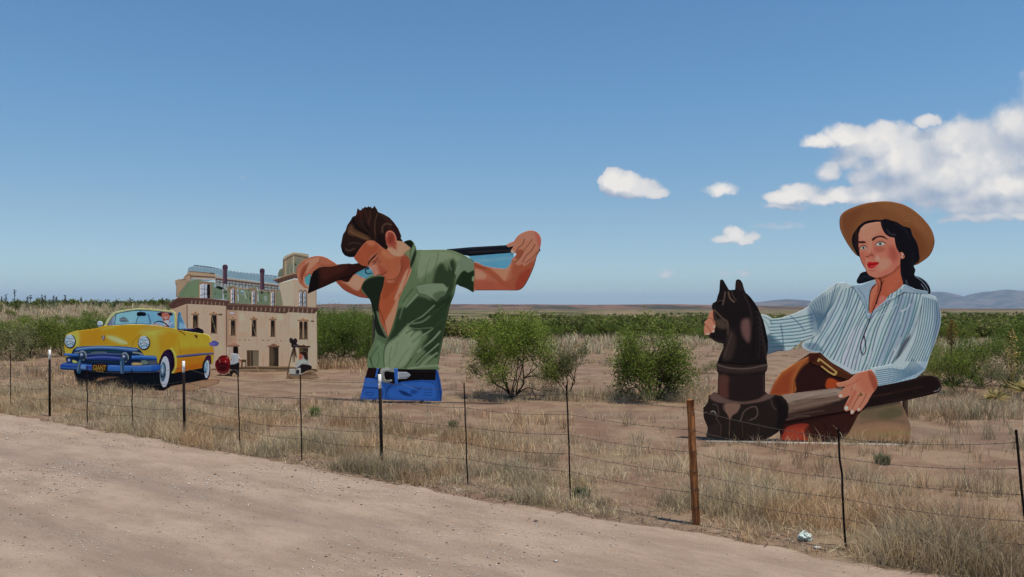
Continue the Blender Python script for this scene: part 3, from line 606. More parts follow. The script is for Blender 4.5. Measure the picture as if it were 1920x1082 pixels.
# ================================================================= the woman at the hitching rail
def build_woman():
    B = Board('painted_cutout', 1530, 829, 12.45, math.radians(-6), 'giant painted cutout of a woman in hat beside a horse head post', 'painted cutout')
    B.gain = 1.1
    z7 = (1560, 370, 5.41); z8 = (1420, 520, 3.38); z6 = (1300, 510, 3.278)
    # painted ground behind, low at the right
    B.part('ground_patch', [(560,850),(700,800),(905,780),(940,860),(972,935),(966,1040),(540,1036)], (140, 112, 88), [
        Pg([(700,815),(900,800),(920,860),(780,900),(650,890)], (106,96,70), 7, .7), Pg([(600,950),(900,930),(960,1030),(560,1030)], (168,130,98), 12, .8), Ln([(660,920),(780,905),(930,915)], (116,92,70), 3, 5, .7), Ln([(780,1000),(900,985),(960,990)], (150,142,90), 4, 5, .7), Pg([(760,860),(860,830),(920,850),(900,890),(790,900)], (96,92,62), 5, .7)]+[Ln([(640+i*16,1010+(i%3)*8),(636+i*17,985-(i%4)*9)], (146,140,84), 1.2, 1.2, .6) for i in range(18)], 1, 1.8, Z=z8, smooth=False)
    # skirt and chaps
    B.part('skirt', [(335,480),(400,480),(600,600),(720,700),(740,790),(660,850),(640,870),(615,920),(580,985),(540,1034),(150,1034),(140,960),(75,745),(110,660),(155,600),(230,550)], (52, 26, 24), [
        Pg([(330,500),(230,550),(150,602),(110,662),(70,745),(235,735),(240,650),(280,575),(335,525)], (172,98,52), 1.5), Pg([(115,680),(160,620),(240,575),(215,640),(200,735),(85,740)], (150,62,38), 7, .8), Ln([(330,515),(275,575),(238,650),(232,730)], (48,24,20), 1.2, .9), Ln([(322,505),(230,553),(155,606),(110,668)], (214,140,84), 1, 1.5, .8),
        Pg([(440,650),(470,640),(510,660),(540,690),(440,705)], (176,74,36), 2), Pg([(150,1030),(165,990),(195,945),(325,930),(325,1034)], (148,54,40), 1.5), Pg([(170,1000),(200,960),(320,960),(320,1034),(180,1034)], (176,74,50), 6, .7), Pg([(330,930),(640,850),(600,945),(540,1034),(330,1034)], (62,32,26), 3, .9), Ln([(420,930),(480,1030)], (40,20,18), 3, 4, .7), Ln([(640,850),(605,940),(545,1030)], (110,64,46), .8, 1, .8)], 2, 1.4, Z=z8, smooth=False)
    # hat
    B.part('hat', [(80,280),(84,205),(115,155),(190,110),(320,66),(440,46),(560,40),(690,62),(790,105),(880,172),(960,255),(1015,340),(1040,430),(1030,510),(990,590),(920,648),(830,690),(700,650),(560,560),(420,620),(278,602),(200,530),(130,420),(92,340)], (138, 88, 52), [
        Pg([(90,270),(110,170),(200,130),(320,120),(240,260),(200,400),(250,560),(150,420)], (124,72,46), 9, .7), Pg([(480,50),(700,70),(860,170),(980,320),(1030,440),(900,350),(760,220),(560,120)], (152,100,62), 12, .7), Pg([(800,300),(900,380),(960,480),(960,580),(860,660),(830,560)], (122,70,40), 10, .7), Ln([(92,300),(96,215),(130,160),(330,75),(560,48),(780,110),(950,255),(1025,400)], (170,118,76), 1.2, 1.6, .7), Ln([(1038,430),(1026,515),(985,592),(918,648),(832,690)], (88,44,24), 1.4, 1, .9), Ln([(85,300),(130,425),(200,532),(276,600)], (176,130,96), 1, 1, .7), Ln([(730,235),(790,240)], (176,124,82), .8, 1, .7), Pg([(200,440),(270,560),(278,600),(200,520)], (110,84,56), 4, .8)], 3, 1.3, Z=z7)
    B.part('hair', [(278,600),(235,540),(205,470),(205,395),(245,325),(290,275),(350,240),(430,228),(500,228),(545,218),(600,235),(660,252),(720,290),(790,312),(805,345),(818,390),(850,440),(872,495),(882,560),(885,640),(832,690),(846,740),(836,790),(890,810),(950,850),(985,900),(1000,950),(990,982),(955,975),(930,965),(880,945),(820,915),(760,895),(720,880),(690,820),(680,700),(560,560),(420,580)], (20, 20, 28), [
        Ln([(500,240),(510,320),(560,385)], (52,44,50), 2, 2, .8), Ln([(560,330),(590,370),(640,380)], (70,66,78), 2.2, 2.4, .7), Ln([(640,260),(740,330),(790,420)], (40,36,46), 3, 4, .6), Ln([(845,800),(910,850),(965,920),(975,970)], (150,172,190), 1.0, .8, .8), Ln([(905,880),(940,930),(950,965)], (150,172,190), .9, .8, .7), Ln([(865,808),(930,835),(975,890)], (140,164,184), .7, .7, .7), Ln([(750,840),(765,880)], (120,140,150), 1, .8, .7), Ln([(700,760),(720,840),(780,900)], (44,48,62), 2, 3, .6), Ln([(820,560),(820,680),(800,780)], (38,34,46), 3, 4, .6), Pg([(230,340),(260,300),(270,420),(270,540),(230,480)], (58,34,30), 4, .6)], 4, 1.15, Z=z7)
    B.part('scarf', [(350,752),(300,765),(275,800),(255,840),(258,868),(280,876),(330,866),(380,850),(440,830),(430,790),(380,770)], (22, 26, 34), [Ln([(275,830),(340,800),(400,820)], (48,56,70), 1.6, 2.5, .7)], 4, 1.1, Z=z7)
    S = (184, 206, 206); SL = (216, 228, 224); ST = (38, 106, 118); ST2 = (78, 104, 138); SH = (112, 140, 160)
    # shirt body with fanned stripes
    rg = random.Random(4)
    st = [Pg([(880,110),(1000,130),(1000,300),(880,460),(760,560),(820,360),(860,220)], (140,160,180), 10, .7), Pg([(420,250),(560,80),(640,120),(560,350),(450,480),(400,420)], (176,196,204), 9, .7), Pg([(300,420),(380,420),(420,480),(330,470)], SH, 4, .8), Pg([(600,330),(680,330),(660,500),(600,590),(540,520)], SL, 10, .7)]
    for i in range(26):
        t = i/25.0
        tx, ty = 520+t*540, 55+60*abs(t-.35)+ (35 if .28 < t < .6 else 0); bx, by = 325+t*560, 440+150*min(1, t*1.9)-40*max(0, t-.6)
        mx, my = (tx+bx)/2+18*math.sin(t*9), (ty+by)/2+10*math.cos(t*7)
        col = [ST, ST2, (64,132,146)][i % 3]
        st.append(Ln([(tx, ty), (tx*.7+mx*.3+rg.uniform(-7,7), ty*.6+my*.4), (mx+rg.uniform(-8,8), my), (bx*.7+mx*.3+rg.uniform(-8,8), by*.7+my*.3), (bx, by)], col, 1.7+rg.random()*.7, .8, .85+.15*rg.random()))
    for i in range(26):
        x = rg.uniform(430, 960); y = rg.uniform(120, 520)
        st.append(Ln([(x, y), (x-rg.uniform(15,45), y+rg.uniform(50,90))], SL if rg.random() < .6 else SH, 1.6, 2.2, .55))
    st += [Pg([(930,400),(985,360),(960,440),(905,520),(850,556),(880,500)], (62,62,84), 4, .85), Ln([(700,230),(690,300),(640,450),(600,600)], (120,150,170), 1.4, 1.5, .6), Ln([(730,235),(800,190),(880,130),(940,95)], (26,38,52), .9, .8), Ln([(730,265),(830,215),(890,170)], (206,220,226), 1.2, 1.6, .7), Ln([(910,215),(945,200),(970,170)], (220,226,230), 1.6, 1.4, .8), Ln([(590,62),(640,72),(660,62)], (26,36,48), 1.2, .9), Ln([(285,440),(340,468),(400,472)], (196,212,222), 1.2, 1.2)]
    B.part('shirt', [(560,35),(600,52),(660,45),(740,15),(800,60),(900,60),(935,46),(1000,80),(1080,105),(1120,130),(1060,300),(990,420),(900,600),(760,640),(700,592),(600,616),(540,580),(460,535),(400,478),(330,470),(285,446),(280,425),(330,380),(420,240),(500,120)], S, st, 5, 1.0, Z=z8, smooth=False)
    # far sleeve reaching to the post
    st = [Pg([(340,150),(430,100),(420,230),(360,290),(320,220)], SH, 7, .6), Pg([(330,210),(440,250),(400,350),(340,330)], (86,112,146), 7, .6), Pg([(10,400),(80,360),(160,420),(165,470),(60,490),(10,495)], (62,88,116), 4, .85), Pg([(90,290),(240,260),(300,330),(240,420),(120,400)], (178,202,208), 8, .7)]
    for i in range(9):
        y = 268+i*21; st.append(Ln([(80, y+6), (160, y+2*math.sin(i)), (260, y-14+i), (350, y-34+i*1)], (58,124,138) if i % 2 else ST, 1.9, .8, .95))
    for i in range(13):
        t = i/12; st.append(Ln([(335+t*190, 180-t*125), (370+t*115, 245-t*85), (385+t*60, 330-t*110)], ST2 if i % 2 else ST, 1.6, 1, .85))
    st += [Ln([(205,240),(260,290),(300,340)], (70,96,130), 1.6, 1.4, .8), Ln([(148,300),(160,370),(165,440)], (60,90,120), 1.8, 1.4, .8), Ln([(500,40),(480,110),(440,230),(400,350),(280,410)], (60,86,116), 1.6, 1.6, .8), Ln([(160,420),(220,410),(270,400)], (50,110,126), 1.4, 1, .8), Ln([(40,250),(80,270),(95,300)], (58,104,124), 1.3, 1, .8), Ln([(30,262),(60,290),(75,330)], (60,120,134), 1.3, 1, .7), Ln([(60,488),(130,467),(200,466),(250,432)], (40,62,84), 1, .8, .9)]
    B.part('sleeve', [(566,35),(535,32),(500,36),(460,62),(420,92),(380,122),(340,152),(322,185),(290,205),(245,225),(200,241),(150,258),(100,263),(62,240),(30,233),(5,250),(0,400),(10,500),(60,492),(130,467),(200,467),(245,436),(282,408),(350,385),(400,350),(440,250),(500,150)], S, st, 6, 1.1, Z=z8, smooth=False)
    st = [Pg([(1060,120),(1140,140),(1150,280),(1100,420),(1050,540),(1060,300)], (170,196,206), 8, .7), Pg([(1010,560),(1080,500),(1060,590),(1000,638),(880,680),(860,650)], (148,176,198), 6, .7), Pg([(760,600),(860,570),(960,590),(900,640),(780,680)], (176,204,212), 7, .7), Pg([(1130,150),(1162,260),(1130,400),(1095,490),(1120,330)], (110,132,164), 5, .7)]
    for i in range(9):
        t = i/8; st.append(Ln([(1050+t*92, 125+t*25), (1030+t*125, 260), (1000+t*120, 400), (940+t*130, 530)], ST if i % 2 else ST2, 1.8, .9, .9))
    for i in range(8):
        t = i/7; st.append(Ln([(985+t*70, 520+t*60), (930+t*40, 585+t*38), (850, 580+t*85), (750+t*10, 592+t*90)], (58,120,144) if i % 2 else ST2, 1.8, .9, .9))
    for i in range(7): st.append(Ln([(830+i*26, 570), (842+i*27, 610), (830+i*24, 670)], (96,134,168), 1.1, 1.2, .6))
    st += [Ln([(1040,180),(1010,290),(965,400),(900,500),(850,548)], (50,66,92), 1.6, 1.4, .8), Ln([(765,688),(745,640),(722,590)], (34,34,44), 1, .8, .8)]
    B.part('sleeve', [(1040,100),(1090,108),(1130,122),(1152,180),(1164,240),(1160,300),(1145,360),(1128,410),(1108,460),(1090,505),(1075,560),(1058,592),(1030,618),(1000,642),(965,660),(930,671),(890,683),(850,686),(805,682),(765,691),(752,660),(738,625),(722,590),(715,575),(780,565),(850,548),(900,500),(960,400),(1005,290),(1030,180)], S, st, 7, 1.1, Z=z8, smooth=False)
    # neck, face
    B.part('neck', [(430,815),(560,760),(690,650),(695,780),(722,880),(690,915),(640,955),(600,972),(560,1010),(540,1050),(480,1120),(420,1190),(385,1200),(368,1140),(372,1020),(390,930),(440,840)], (186, 96, 68), [
        Pg([(440,830),(475,850),(470,900),(440,980),(400,1100),(380,1190),(370,1080),(385,940)], (206,124,96), 3, .8), Pg([(500,1000),(545,1030),(480,1120),(440,1170),(450,1080)], (214,128,118), 4, .8), Ln([(690,690),(640,750),(580,790),(500,822),(440,825)], (96,34,22), 1.8, 2, .85), Pg([(560,800),(690,720),(700,820),(640,930),(560,960)], (194,106,78), 8, .7), Ln([(480,820),(500,860),(490,940),(465,1010),(450,1080)], (66,30,24), 2.4, 1, .95), Ln([(450,840),(470,900),(462,960)], (90,40,30), 1.4, 1, .8), Ln([(520,845),(500,900),(495,950)], (80,36,26), 1.6, 1, .8)], 8, 1.0, Z=z7, smooth=False)
    SKW = (204, 128, 104)
    f = B.part('head', [(268,440),(270,370),(290,315),(330,278),(380,262),(440,252),(490,250),(500,300),(520,345),(545,380),(580,402),(632,412),(640,470),(655,520),(680,562),(700,600),(690,650),(688,690),(650,740),(600,775),(550,795),(500,812),(460,818),(410,808),(375,790),(352,760),(346,730),(325,700),(308,670),(292,630),(280,590),(274,540),(266,490)], SKW, [
        Pg([(275,380),(310,300),(400,265),(485,260),(500,330),(440,380),(400,430),(340,440),(280,430)], (216,144,116), 6, .8), Pg([(540,560),(640,520),(690,620),(680,690),(600,760),(500,800),(480,760),(560,700)], (196,112,92), 8, .7), Pg([(575,490),(650,510),(672,600),(620,650),(580,600)], (170,80,64), 9, .7), Pg([(440,500),(520,510),(540,540),(480,560),(440,540)], (172,88,70), 5, .7), Pg([(425,560),(470,590),(490,630),(450,640),(430,610)], (232,160,140), 2.5, .8), Ln([(395,560),(420,590),(424,612)], (120,50,40), 1.4, 1.2, .8), Pg([(280,330),(300,300),(380,268),(470,258),(400,290),(320,340)], (224,150,126), 4, .7), Ln([(540,800),(610,770),(670,700)], (140,60,44), 2.4, 2.5, .7), Pg([(440,640),(560,620),(600,680),(500,750),(460,700)], (218,146,122), 7, .8), Pg([(280,560),(330,560),(345,640),(340,700),(300,650)], (188,102,84), 4, .7),
        Pg([(360,560),(430,560),(450,600),(400,620),(345,610)], (190,104,84), 4, .7), Ln([(395,440),(385,500),(375,560)], (222,152,126), 3, 3, .7), Ln([(420,460),(430,540),(440,600)], (184,98,82), 1.6, 2.5, .6), Ln([(440,560),(480,600),(490,620)], (170,90,72), 1.2, 2, .6), Pg([(430,500),(520,500),(560,480),(500,560),(440,550)], (184,102,84), 4, .6),
        # brows, eyes
        Pg([(405,440),(408,418),(440,398),(490,388),(530,398),(568,432),(535,418),(490,404),(450,414),(420,440)], (26,18,20), 1.0), Pg([(264,462),(270,448),(300,444),(335,448),(340,464),(300,466)], (26,18,20), 1.0),
        Pg([(440,482),(465,460),(500,455),(535,468),(515,486),(470,492)], (206,200,190), 1.0), El(488,472,15,15,(72,96,84),.8), El(488,472,7,8,(14,14,16),.7), Ln([(438,484),(462,458),(500,450),(545,468)], (26,14,16), 1.5, .8), Ln([(450,490),(490,494),(520,484)], (86,40,34), .8, .8, .8), Ln([(450,445),(490,436),(530,448)], (160,84,66), 1, 1.4, .7),
        Pg([(285,520),(305,498),(330,498),(348,512),(330,526),(300,528)], (196,184,172), 1.0), El(318,512,12,13,(62,74,60),.8), El(318,512,6,7,(14,14,16),.7), Ln([(278,520),(300,494),(330,490),(350,506)], (26,14,16), 1.5, .8), Ln([(290,528),(320,532),(345,520)], (90,44,36), .8, .8, .7),
        # nose, mouth
        Ln([(345,600),(360,606),(370,598)], (90,38,30), 1.2, .9), Ln([(380,590),(400,584),(414,592)], (90,38,30), 1.3, .9), Ln([(350,618),(352,650)], (226,160,136), 1.4, 1.3, .7),
        Pg([(356,680),(365,660),(390,654),(405,660),(440,654),(478,664),(455,690),(430,712),(400,722),(370,714),(360,700)], (190,26,34), 1.0), Ln([(360,682),(400,684),(440,676),(474,666)], (96,16,20), 1, .8), Ln([(390,702),(425,698),(445,688)], (226,84,80), 1.6, 1.4, .8), Ln([(385,738),(410,750),(430,740)], (170,88,70), 2, 2, .8), Ln([(360,735),(350,700),(345,670)], (226,160,138), 1.6, 1.4, .6), Ln([(688,680),(640,740),(560,788),(460,816)], (150,72,54), 1.2, 1.8, .7),
        Ln([(268,440),(274,545),(294,632),(326,700),(348,740)], (130,58,46), .9, .9, .7)], 9, .9, Z=z7, smooth=False)
    B.part('ear', [(690,560),(715,560),(732,585),(736,605),(722,625),(702,622),(690,600)], (190, 112, 86), [El(715,580,8,8,(240,230,210),.7), El(708,604,6,6,(240,230,210),.7), Ln([(725,570),(728,600)], (110,60,50), 1, .8, .8)], 10, .9, Z=z7, parent=f)
    # collars
    B.part('collar', [(660,46),(740,15),(755,40),(725,60),(712,90),(705,150),(700,240),(715,232),(760,190),(820,140),(880,120),(930,95),(1000,98),(1080,105),(1075,88),(1000,75),(935,44),(905,100),(850,140),(790,175),(735,240),(705,265),(690,250),(680,180),(640,110),(600,52)], (150, 176, 192), [Ln([(640,70),(680,130),(700,220)], ST, 1, .9, .8), Ln([(940,50),(1000,84),(1070,98)], ST2, 1, .9, .7), Ln([(935,90),(860,135),(770,190)], (74,108,134), 1, .9, .8), Ln([(918,70),(840,150),(760,215)], (190,210,218), 1, 1.2, .7)], 11, 1.0, Z=z8, smooth=False)
    # cord tie
    def cord(pts, w): 
        p = spline_open(pts, 4); d = np.gradient(p, axis=0); nn = np.stack([-d[:, 1], d[:, 0]], 1); nn /= np.linalg.norm(nn, axis=1)[:, None]
        return [tuple(q) for q in np.vstack([p+nn*w, (p-nn*w)[::-1]])]
    B.part('cord', cord([(752,40),(718,85),(708,150),(706,210)], 2.6), (44, 30, 30), [], 12, .9, Z=z8, smooth=False)
    B.part('cord', cord([(790,30),(770,110),(740,190),(710,270),(690,330),(677,362),(683,400),(688,450),(680,480),(668,486),(658,470),(656,430),(664,395),(679,362)], 2.4), (40, 28, 30), [], 13, .9, Z=z8, smooth=False)
    # belt
    bl = B.part('belt', [(325,495),(345,482),(400,478),(430,505),(460,532),(520,572),(600,618),(580,650),(540,640),(500,628),(440,598),(390,562),(350,548),(325,530)], (84, 44, 26), [Pg([(325,500),(360,480),(400,480),(380,520),(340,540)], (66,28,22), 3, .8), Ln([(410,510),(500,575),(590,620)], (128,76,48), 1, 1, .8), Ln([(390,560),(480,615),(560,645)], (40,20,14), 1.4, 1, .8)], 12, 1.0, Z=z8, smooth=False)
    B.part('buckle', [(378,530),(388,512),(405,520),(450,555),(495,590),(508,600),(500,620),(485,624),(450,605),(400,565),(408,560),(455,596),(484,612),(494,602),(450,568),(396,526),(388,540)], (186, 152, 92), [], 13, .9, Z=z8, smooth=False, parent=bl)
    B.part('rail_log', [(150,746),(250,732),(380,715),(510,699),(640,700),(760,690),(880,668),(1000,640),(1050,620),(1100,620),(1140,632),(1160,665),(1168,700),(1150,728),(1100,744),(950,778),(800,806),(690,826),(540,850),(380,878),(200,912),(166,908),(150,880)], (52, 38, 34), [
        Pg([(150,748),(380,718),(520,702),(600,720),(560,740),(380,770),(240,800),(200,800)], (164,144,128), 3, .95), Pg([(195,800),(300,780),(500,745),(560,760),(420,810),(220,870),(190,860)], (128,104,88), 5, .85), Pg([(200,860),(420,815),(640,800),(640,830),(380,878),(200,912)], (64,42,36), 4, .85), Pg([(640,720),(1000,650),(1100,625),(1160,680),(1140,735),(900,780),(680,820)], (34,22,22), 4, .9),
        Ln([(200,765),(330,745),(470,722)], (150,134,124), 1.6, 1.6, .7), Ln([(240,790),(330,772),(420,768)], (62,46,42), 1.6, 1.4, .7), Ln([(220,845),(330,830),(440,800)], (96,74,66), 1.6, 2, .7), Ln([(180,905),(260,880),(330,878)], (120,104,96), 1.6, 2, .6), Ln([(210,790),(320,765),(500,728)], (84,68,60), 1.2, 1.2, .9), Ln([(240,830),(360,800),(520,775)], (140,118,104), 2.2, 2, .8), Ln([(200,880),(300,862),(420,845)], (96,76,66), 2, 1.6, .8), Ln([(300,752),(360,738)], (176,160,146), 1.6, 1.4, .8), Ln([(420,742),(520,716)], (168,150,138), 1.6, 1.4, .8), Ln([(560,790),(700,760),(850,735)], (74,50,44), 1.6, 1.8, .8), Ln([(760,750),(900,722),(1050,690)], (66,40,36), 2.4, 3, .7), Ln([(800,790),(950,758),(1120,722)], (58,32,28), 1.4, 2, .7), Ln([(1060,622),(1120,626),(1155,662),(1164,704)], (84,64,56), 1, 1.2, .7), Ln([(1120,722),(1145,716),(1155,700)], (180,176,170), .9, .8, .8), Ln([(500,700),(560,725),(520,745)], (84,70,62), 2, 2, .7)], 14, 1.2, Z=z8, smooth=False)
    # near hand
    B.part('hand', [(700,590),(722,584),(745,615),(758,645),(764,680),(752,708),(730,735),(712,765),(698,792),(680,815),(662,838),(650,850),(634,850),(628,838),(618,850),(605,868),(590,868),(588,850),(592,832),(580,845),(562,850),(548,840),(549,822),(562,795),(578,765),(590,745),(560,758),(540,766),(518,765),(508,752),(518,734),(540,712),(560,690),(530,696),(505,692),(498,676),(512,667),(545,662),(580,650),(610,622),(650,602)], (206, 132, 104), [
        Pg([(640,610),(715,592),(755,650),(740,710),(690,740),(650,700),(620,660)], (196,116,88), 6, .8), Pg([(700,600),(740,620),(762,680),(745,720),(722,680)], (158,74,52), 4, .85), Ln([(655,730),(620,790),(600,830)], (112,50,36), 1.4, 1.2, .9), Ln([(690,740),(665,790),(635,836)], (112,50,36), 1.2, 1, .9), Ln([(600,700),(592,745)], (140,68,50), 1.4, 1.4, .8), Pg([(560,800),(600,720),(630,720),(600,790),(580,830),(555,840)], (180,100,74), 2.4, .7), Ln([(560,690),(610,670),(640,650)], (150,74,56), 1.2, 1.6, .7), Ln([(620,680),(600,730),(570,790)], (226,156,128), 2, 2, .6), Ln([(670,730),(640,790),(612,830)], (222,150,120), 2, 1.6, .6),
        El(528,750,11,9,(238,196,180),.8), El(564,828,12,12,(240,202,188),.8), El(600,852,9,11,(240,200,186),.8), El(642,836,8,9,(236,190,172),.8), El(655,745,13,8,(66,40,26),.8), Ln([(640,740),(672,752)], (206,170,90), .9, .8), Ln([(702,592),(740,612),(760,650)], (70,30,24), 1, .8, .9)], 15, .95, Z=z8, smooth=False)
    # hitching post with the carved horse head
    HB = (44, 35, 32)
    B.part('hitching_post', [(95,760),(130,738),(150,745),(152,660),(155,625),(146,610),(143,570),(152,545),(250,560),(350,565),(450,545),(457,575),(452,605),(441,618),(441,735),(455,748),(500,754),(545,762),(572,790),(586,830),(582,880),(570,905),(545,955),(520,985),(480,1010),(440,1032),(300,1036),(200,1030),(80,1012),(90,960),(64,895),(62,835),(92,800)], HB, [
        Pg([(146,570),(300,588),(450,565),(452,600),(300,620),(150,605)], (64,50,46), 2, .9), Ln([(150,570),(220,590),(330,594),(452,570)], (120,104,96), 1.8, 1.8, .8), Ln([(160,625),(300,640),(440,620)], (24,16,16), 2, 1.6, .8), Pg([(155,640),(220,650),(215,770),(160,755)], (100,62,54), 6, .85), Pg([(230,650),(430,640),(430,745),(300,785),(230,780)], (46,32,34), 6, .9), Ln([(430,640),(432,740)], (82,62,56), 1.4, 2, .7),
        Pg([(100,765),(135,742),(200,780),(300,798),(400,780),(450,748),(500,756),(440,790),(330,810),(220,812),(130,795)], (112,88,80), 2.4, .9), Pg([(190,812),(285,812),(270,860),(240,880),(222,908),(205,870),(188,850)], (134,104,88), 1.5), Ln([(188,812),(195,860),(220,905),(222,1000)], (20,14,14), 1.2, 1), Ln([(222,905),(222,960),(218,1000)], (130,104,90), 1, 1, .8), Ln([(290,915),(310,860),(350,832),(385,830),(395,870),(380,895),(350,908)], (112,92,84), 1.8, 1.3, .9), Ln([(330,905),(345,915),(390,895)], (80,64,60), 1.2, 1.2, .8), Ln([(120,812),(145,820),(155,870),(140,900)], (92,72,76), 2, 2, .8), Ln([(108,860),(125,855),(138,870)], (180,170,168), 1.4, 1.1, .8), Ln([(140,900),(170,950),(165,1010)], (96,76,70), 1.4, 1.6, .8), Ln([(475,780),(490,830),(510,845)], (86,72,66), 2, 2, .8), Ln([(400,930),(402,1000)], (70,60,54), 1.4, 1.4, .8), Ln([(300,930),(305,1010)], (80,64,58), 1.2, 1.2, .8), Pg([(90,960),(150,930),(160,1010),(85,1008)], (58,46,44), 4, .7), Pg([(500,760),(580,830),(560,920),(500,1000),(520,880)], (26,20,22), 4, .8)], 16, 1.2, Z=z6, smooth=False)
    B.part('horse_head', [(165,52),(172,45),(184,50),(200,78),(215,104),(222,112),(240,110),(258,108),(260,70),(264,50),(275,44),(290,50),(302,68),(310,100),(320,126),(345,148),(370,180),(395,218),(415,262),(430,300),(442,345),(450,385),(458,420),(458,480),(450,520),(453,560),(300,572),(150,556),(158,528),(175,490),(186,465),(186,440),(160,436),(130,424),(100,402),(90,386),(100,385),(115,360),(128,345),(132,320),(124,280),(120,240),(114,212),(120,192),(142,180),(150,150),(160,120),(163,85)], (34, 28, 28), [
        Pg([(125,230),(140,290),(180,290),(210,330),(190,350),(150,340),(132,300)], (88,72,60), 5, .85), Ln([(130,235),(180,285),(210,310),(212,380)], (116,94,78), 2, 2.5, .8), Pg([(300,300),(340,290),(350,360),(340,430),(310,400),(295,350)], (120,88,84), 6, .9), Pg([(215,350),(260,400),(240,520),(190,545),(180,500),(205,440)], (66,52,48), 7, .85), Ln([(190,520),(215,440),(235,380)], (96,78,68), 1.6, 2.4, .7), Ln([(195,125),(190,160),(180,200)], (120,100,86), 2, 1.8, .8), Ln([(215,125),(225,160),(250,185)], (136,112,94), 2, 1.6, .8), Ln([(235,122),(245,150),(262,175)], (92,74,64), 1.6, 1.6, .8), Pg([(265,60),(285,58),(300,80),(305,115),(268,105)], (56,42,40), 3, .8), Ln([(310,140),(340,200),(355,260),(360,330)], (64,52,50), 2, 2.4, .8),
        Ln([(345,160),(400,250),(430,340),(448,430)], (18,14,18), 4, 3, .9)] + [Ln([(385+i*6,240+i*34),(405+i*6,262+i*34),(412+i*5,300+i*34)], (66,54,54), 1.4, 1.6, .8) for i in range(9)] + [
        El(165,190,12,9,(14,10,12),1), Ln([(150,182),(168,176),(185,184)], (92,76,66), 1.3, 1.2, .8), El(122,396,7,6,(12,10,12),1), Ln([(100,396),(140,418),(182,430)], (60,48,44), 1.4, 1.4, .8), Ln([(370,330),(372,430),(360,520)], (22,18,22), 3, 2.4, .8), Ln([(400,330),(408,430),(400,530)], (54,44,46), 1.6, 2, .7), Ln([(155,552),(300,566),(450,552)], (20,14,14), 1.6, 1.2, .8)], 17, 1.15, Z=z6, smooth=False)
    B.part('hand', [(112,238),(122,236),(122,262),(124,290),(132,305),(138,330),(132,345),(128,372),(104,374),(100,388),(66,386),(65,345),(70,325),(68,308),(84,296),(88,284),(95,268),(100,250)], (208, 134, 106), [Ln([(90,282),(112,286),(130,318)], (110,52,40), 1.2, 1, .8), Ln([(70,322),(90,340),(108,368)], (110,52,40), 1.2, 1, .8), Ln([(120,240),(123,290),(136,330)], (90,44,36), 1, 1, .7), El(122,364,8,6,(236,186,168),.8), El(88,380,10,5,(236,186,168),.8), El(127,336,7,8,(230,176,156),.8)], 18, .95, Z=z6, smooth=False)
    B.beam('sill', 1312, 1690, 831, .05, .06, .05, mat_flat('shadow_dark_timber', (30, 26, 24), .9, .1, 9, .4))  # sill coloured near black to stand for the shadow line under the board
    u0, w0 = B.uv(1322, 838); u1, _ = B.uv(1688, 838)
    B.box('skid_board', u0, u1, -.17, -.10, -.02, .022, mat_flat('bleached_timber', (176, 164, 150), .9, .1, 14, .7))
    B.props((1390, 1600, 1700), (600, 560, 600), 832)
build_woman()
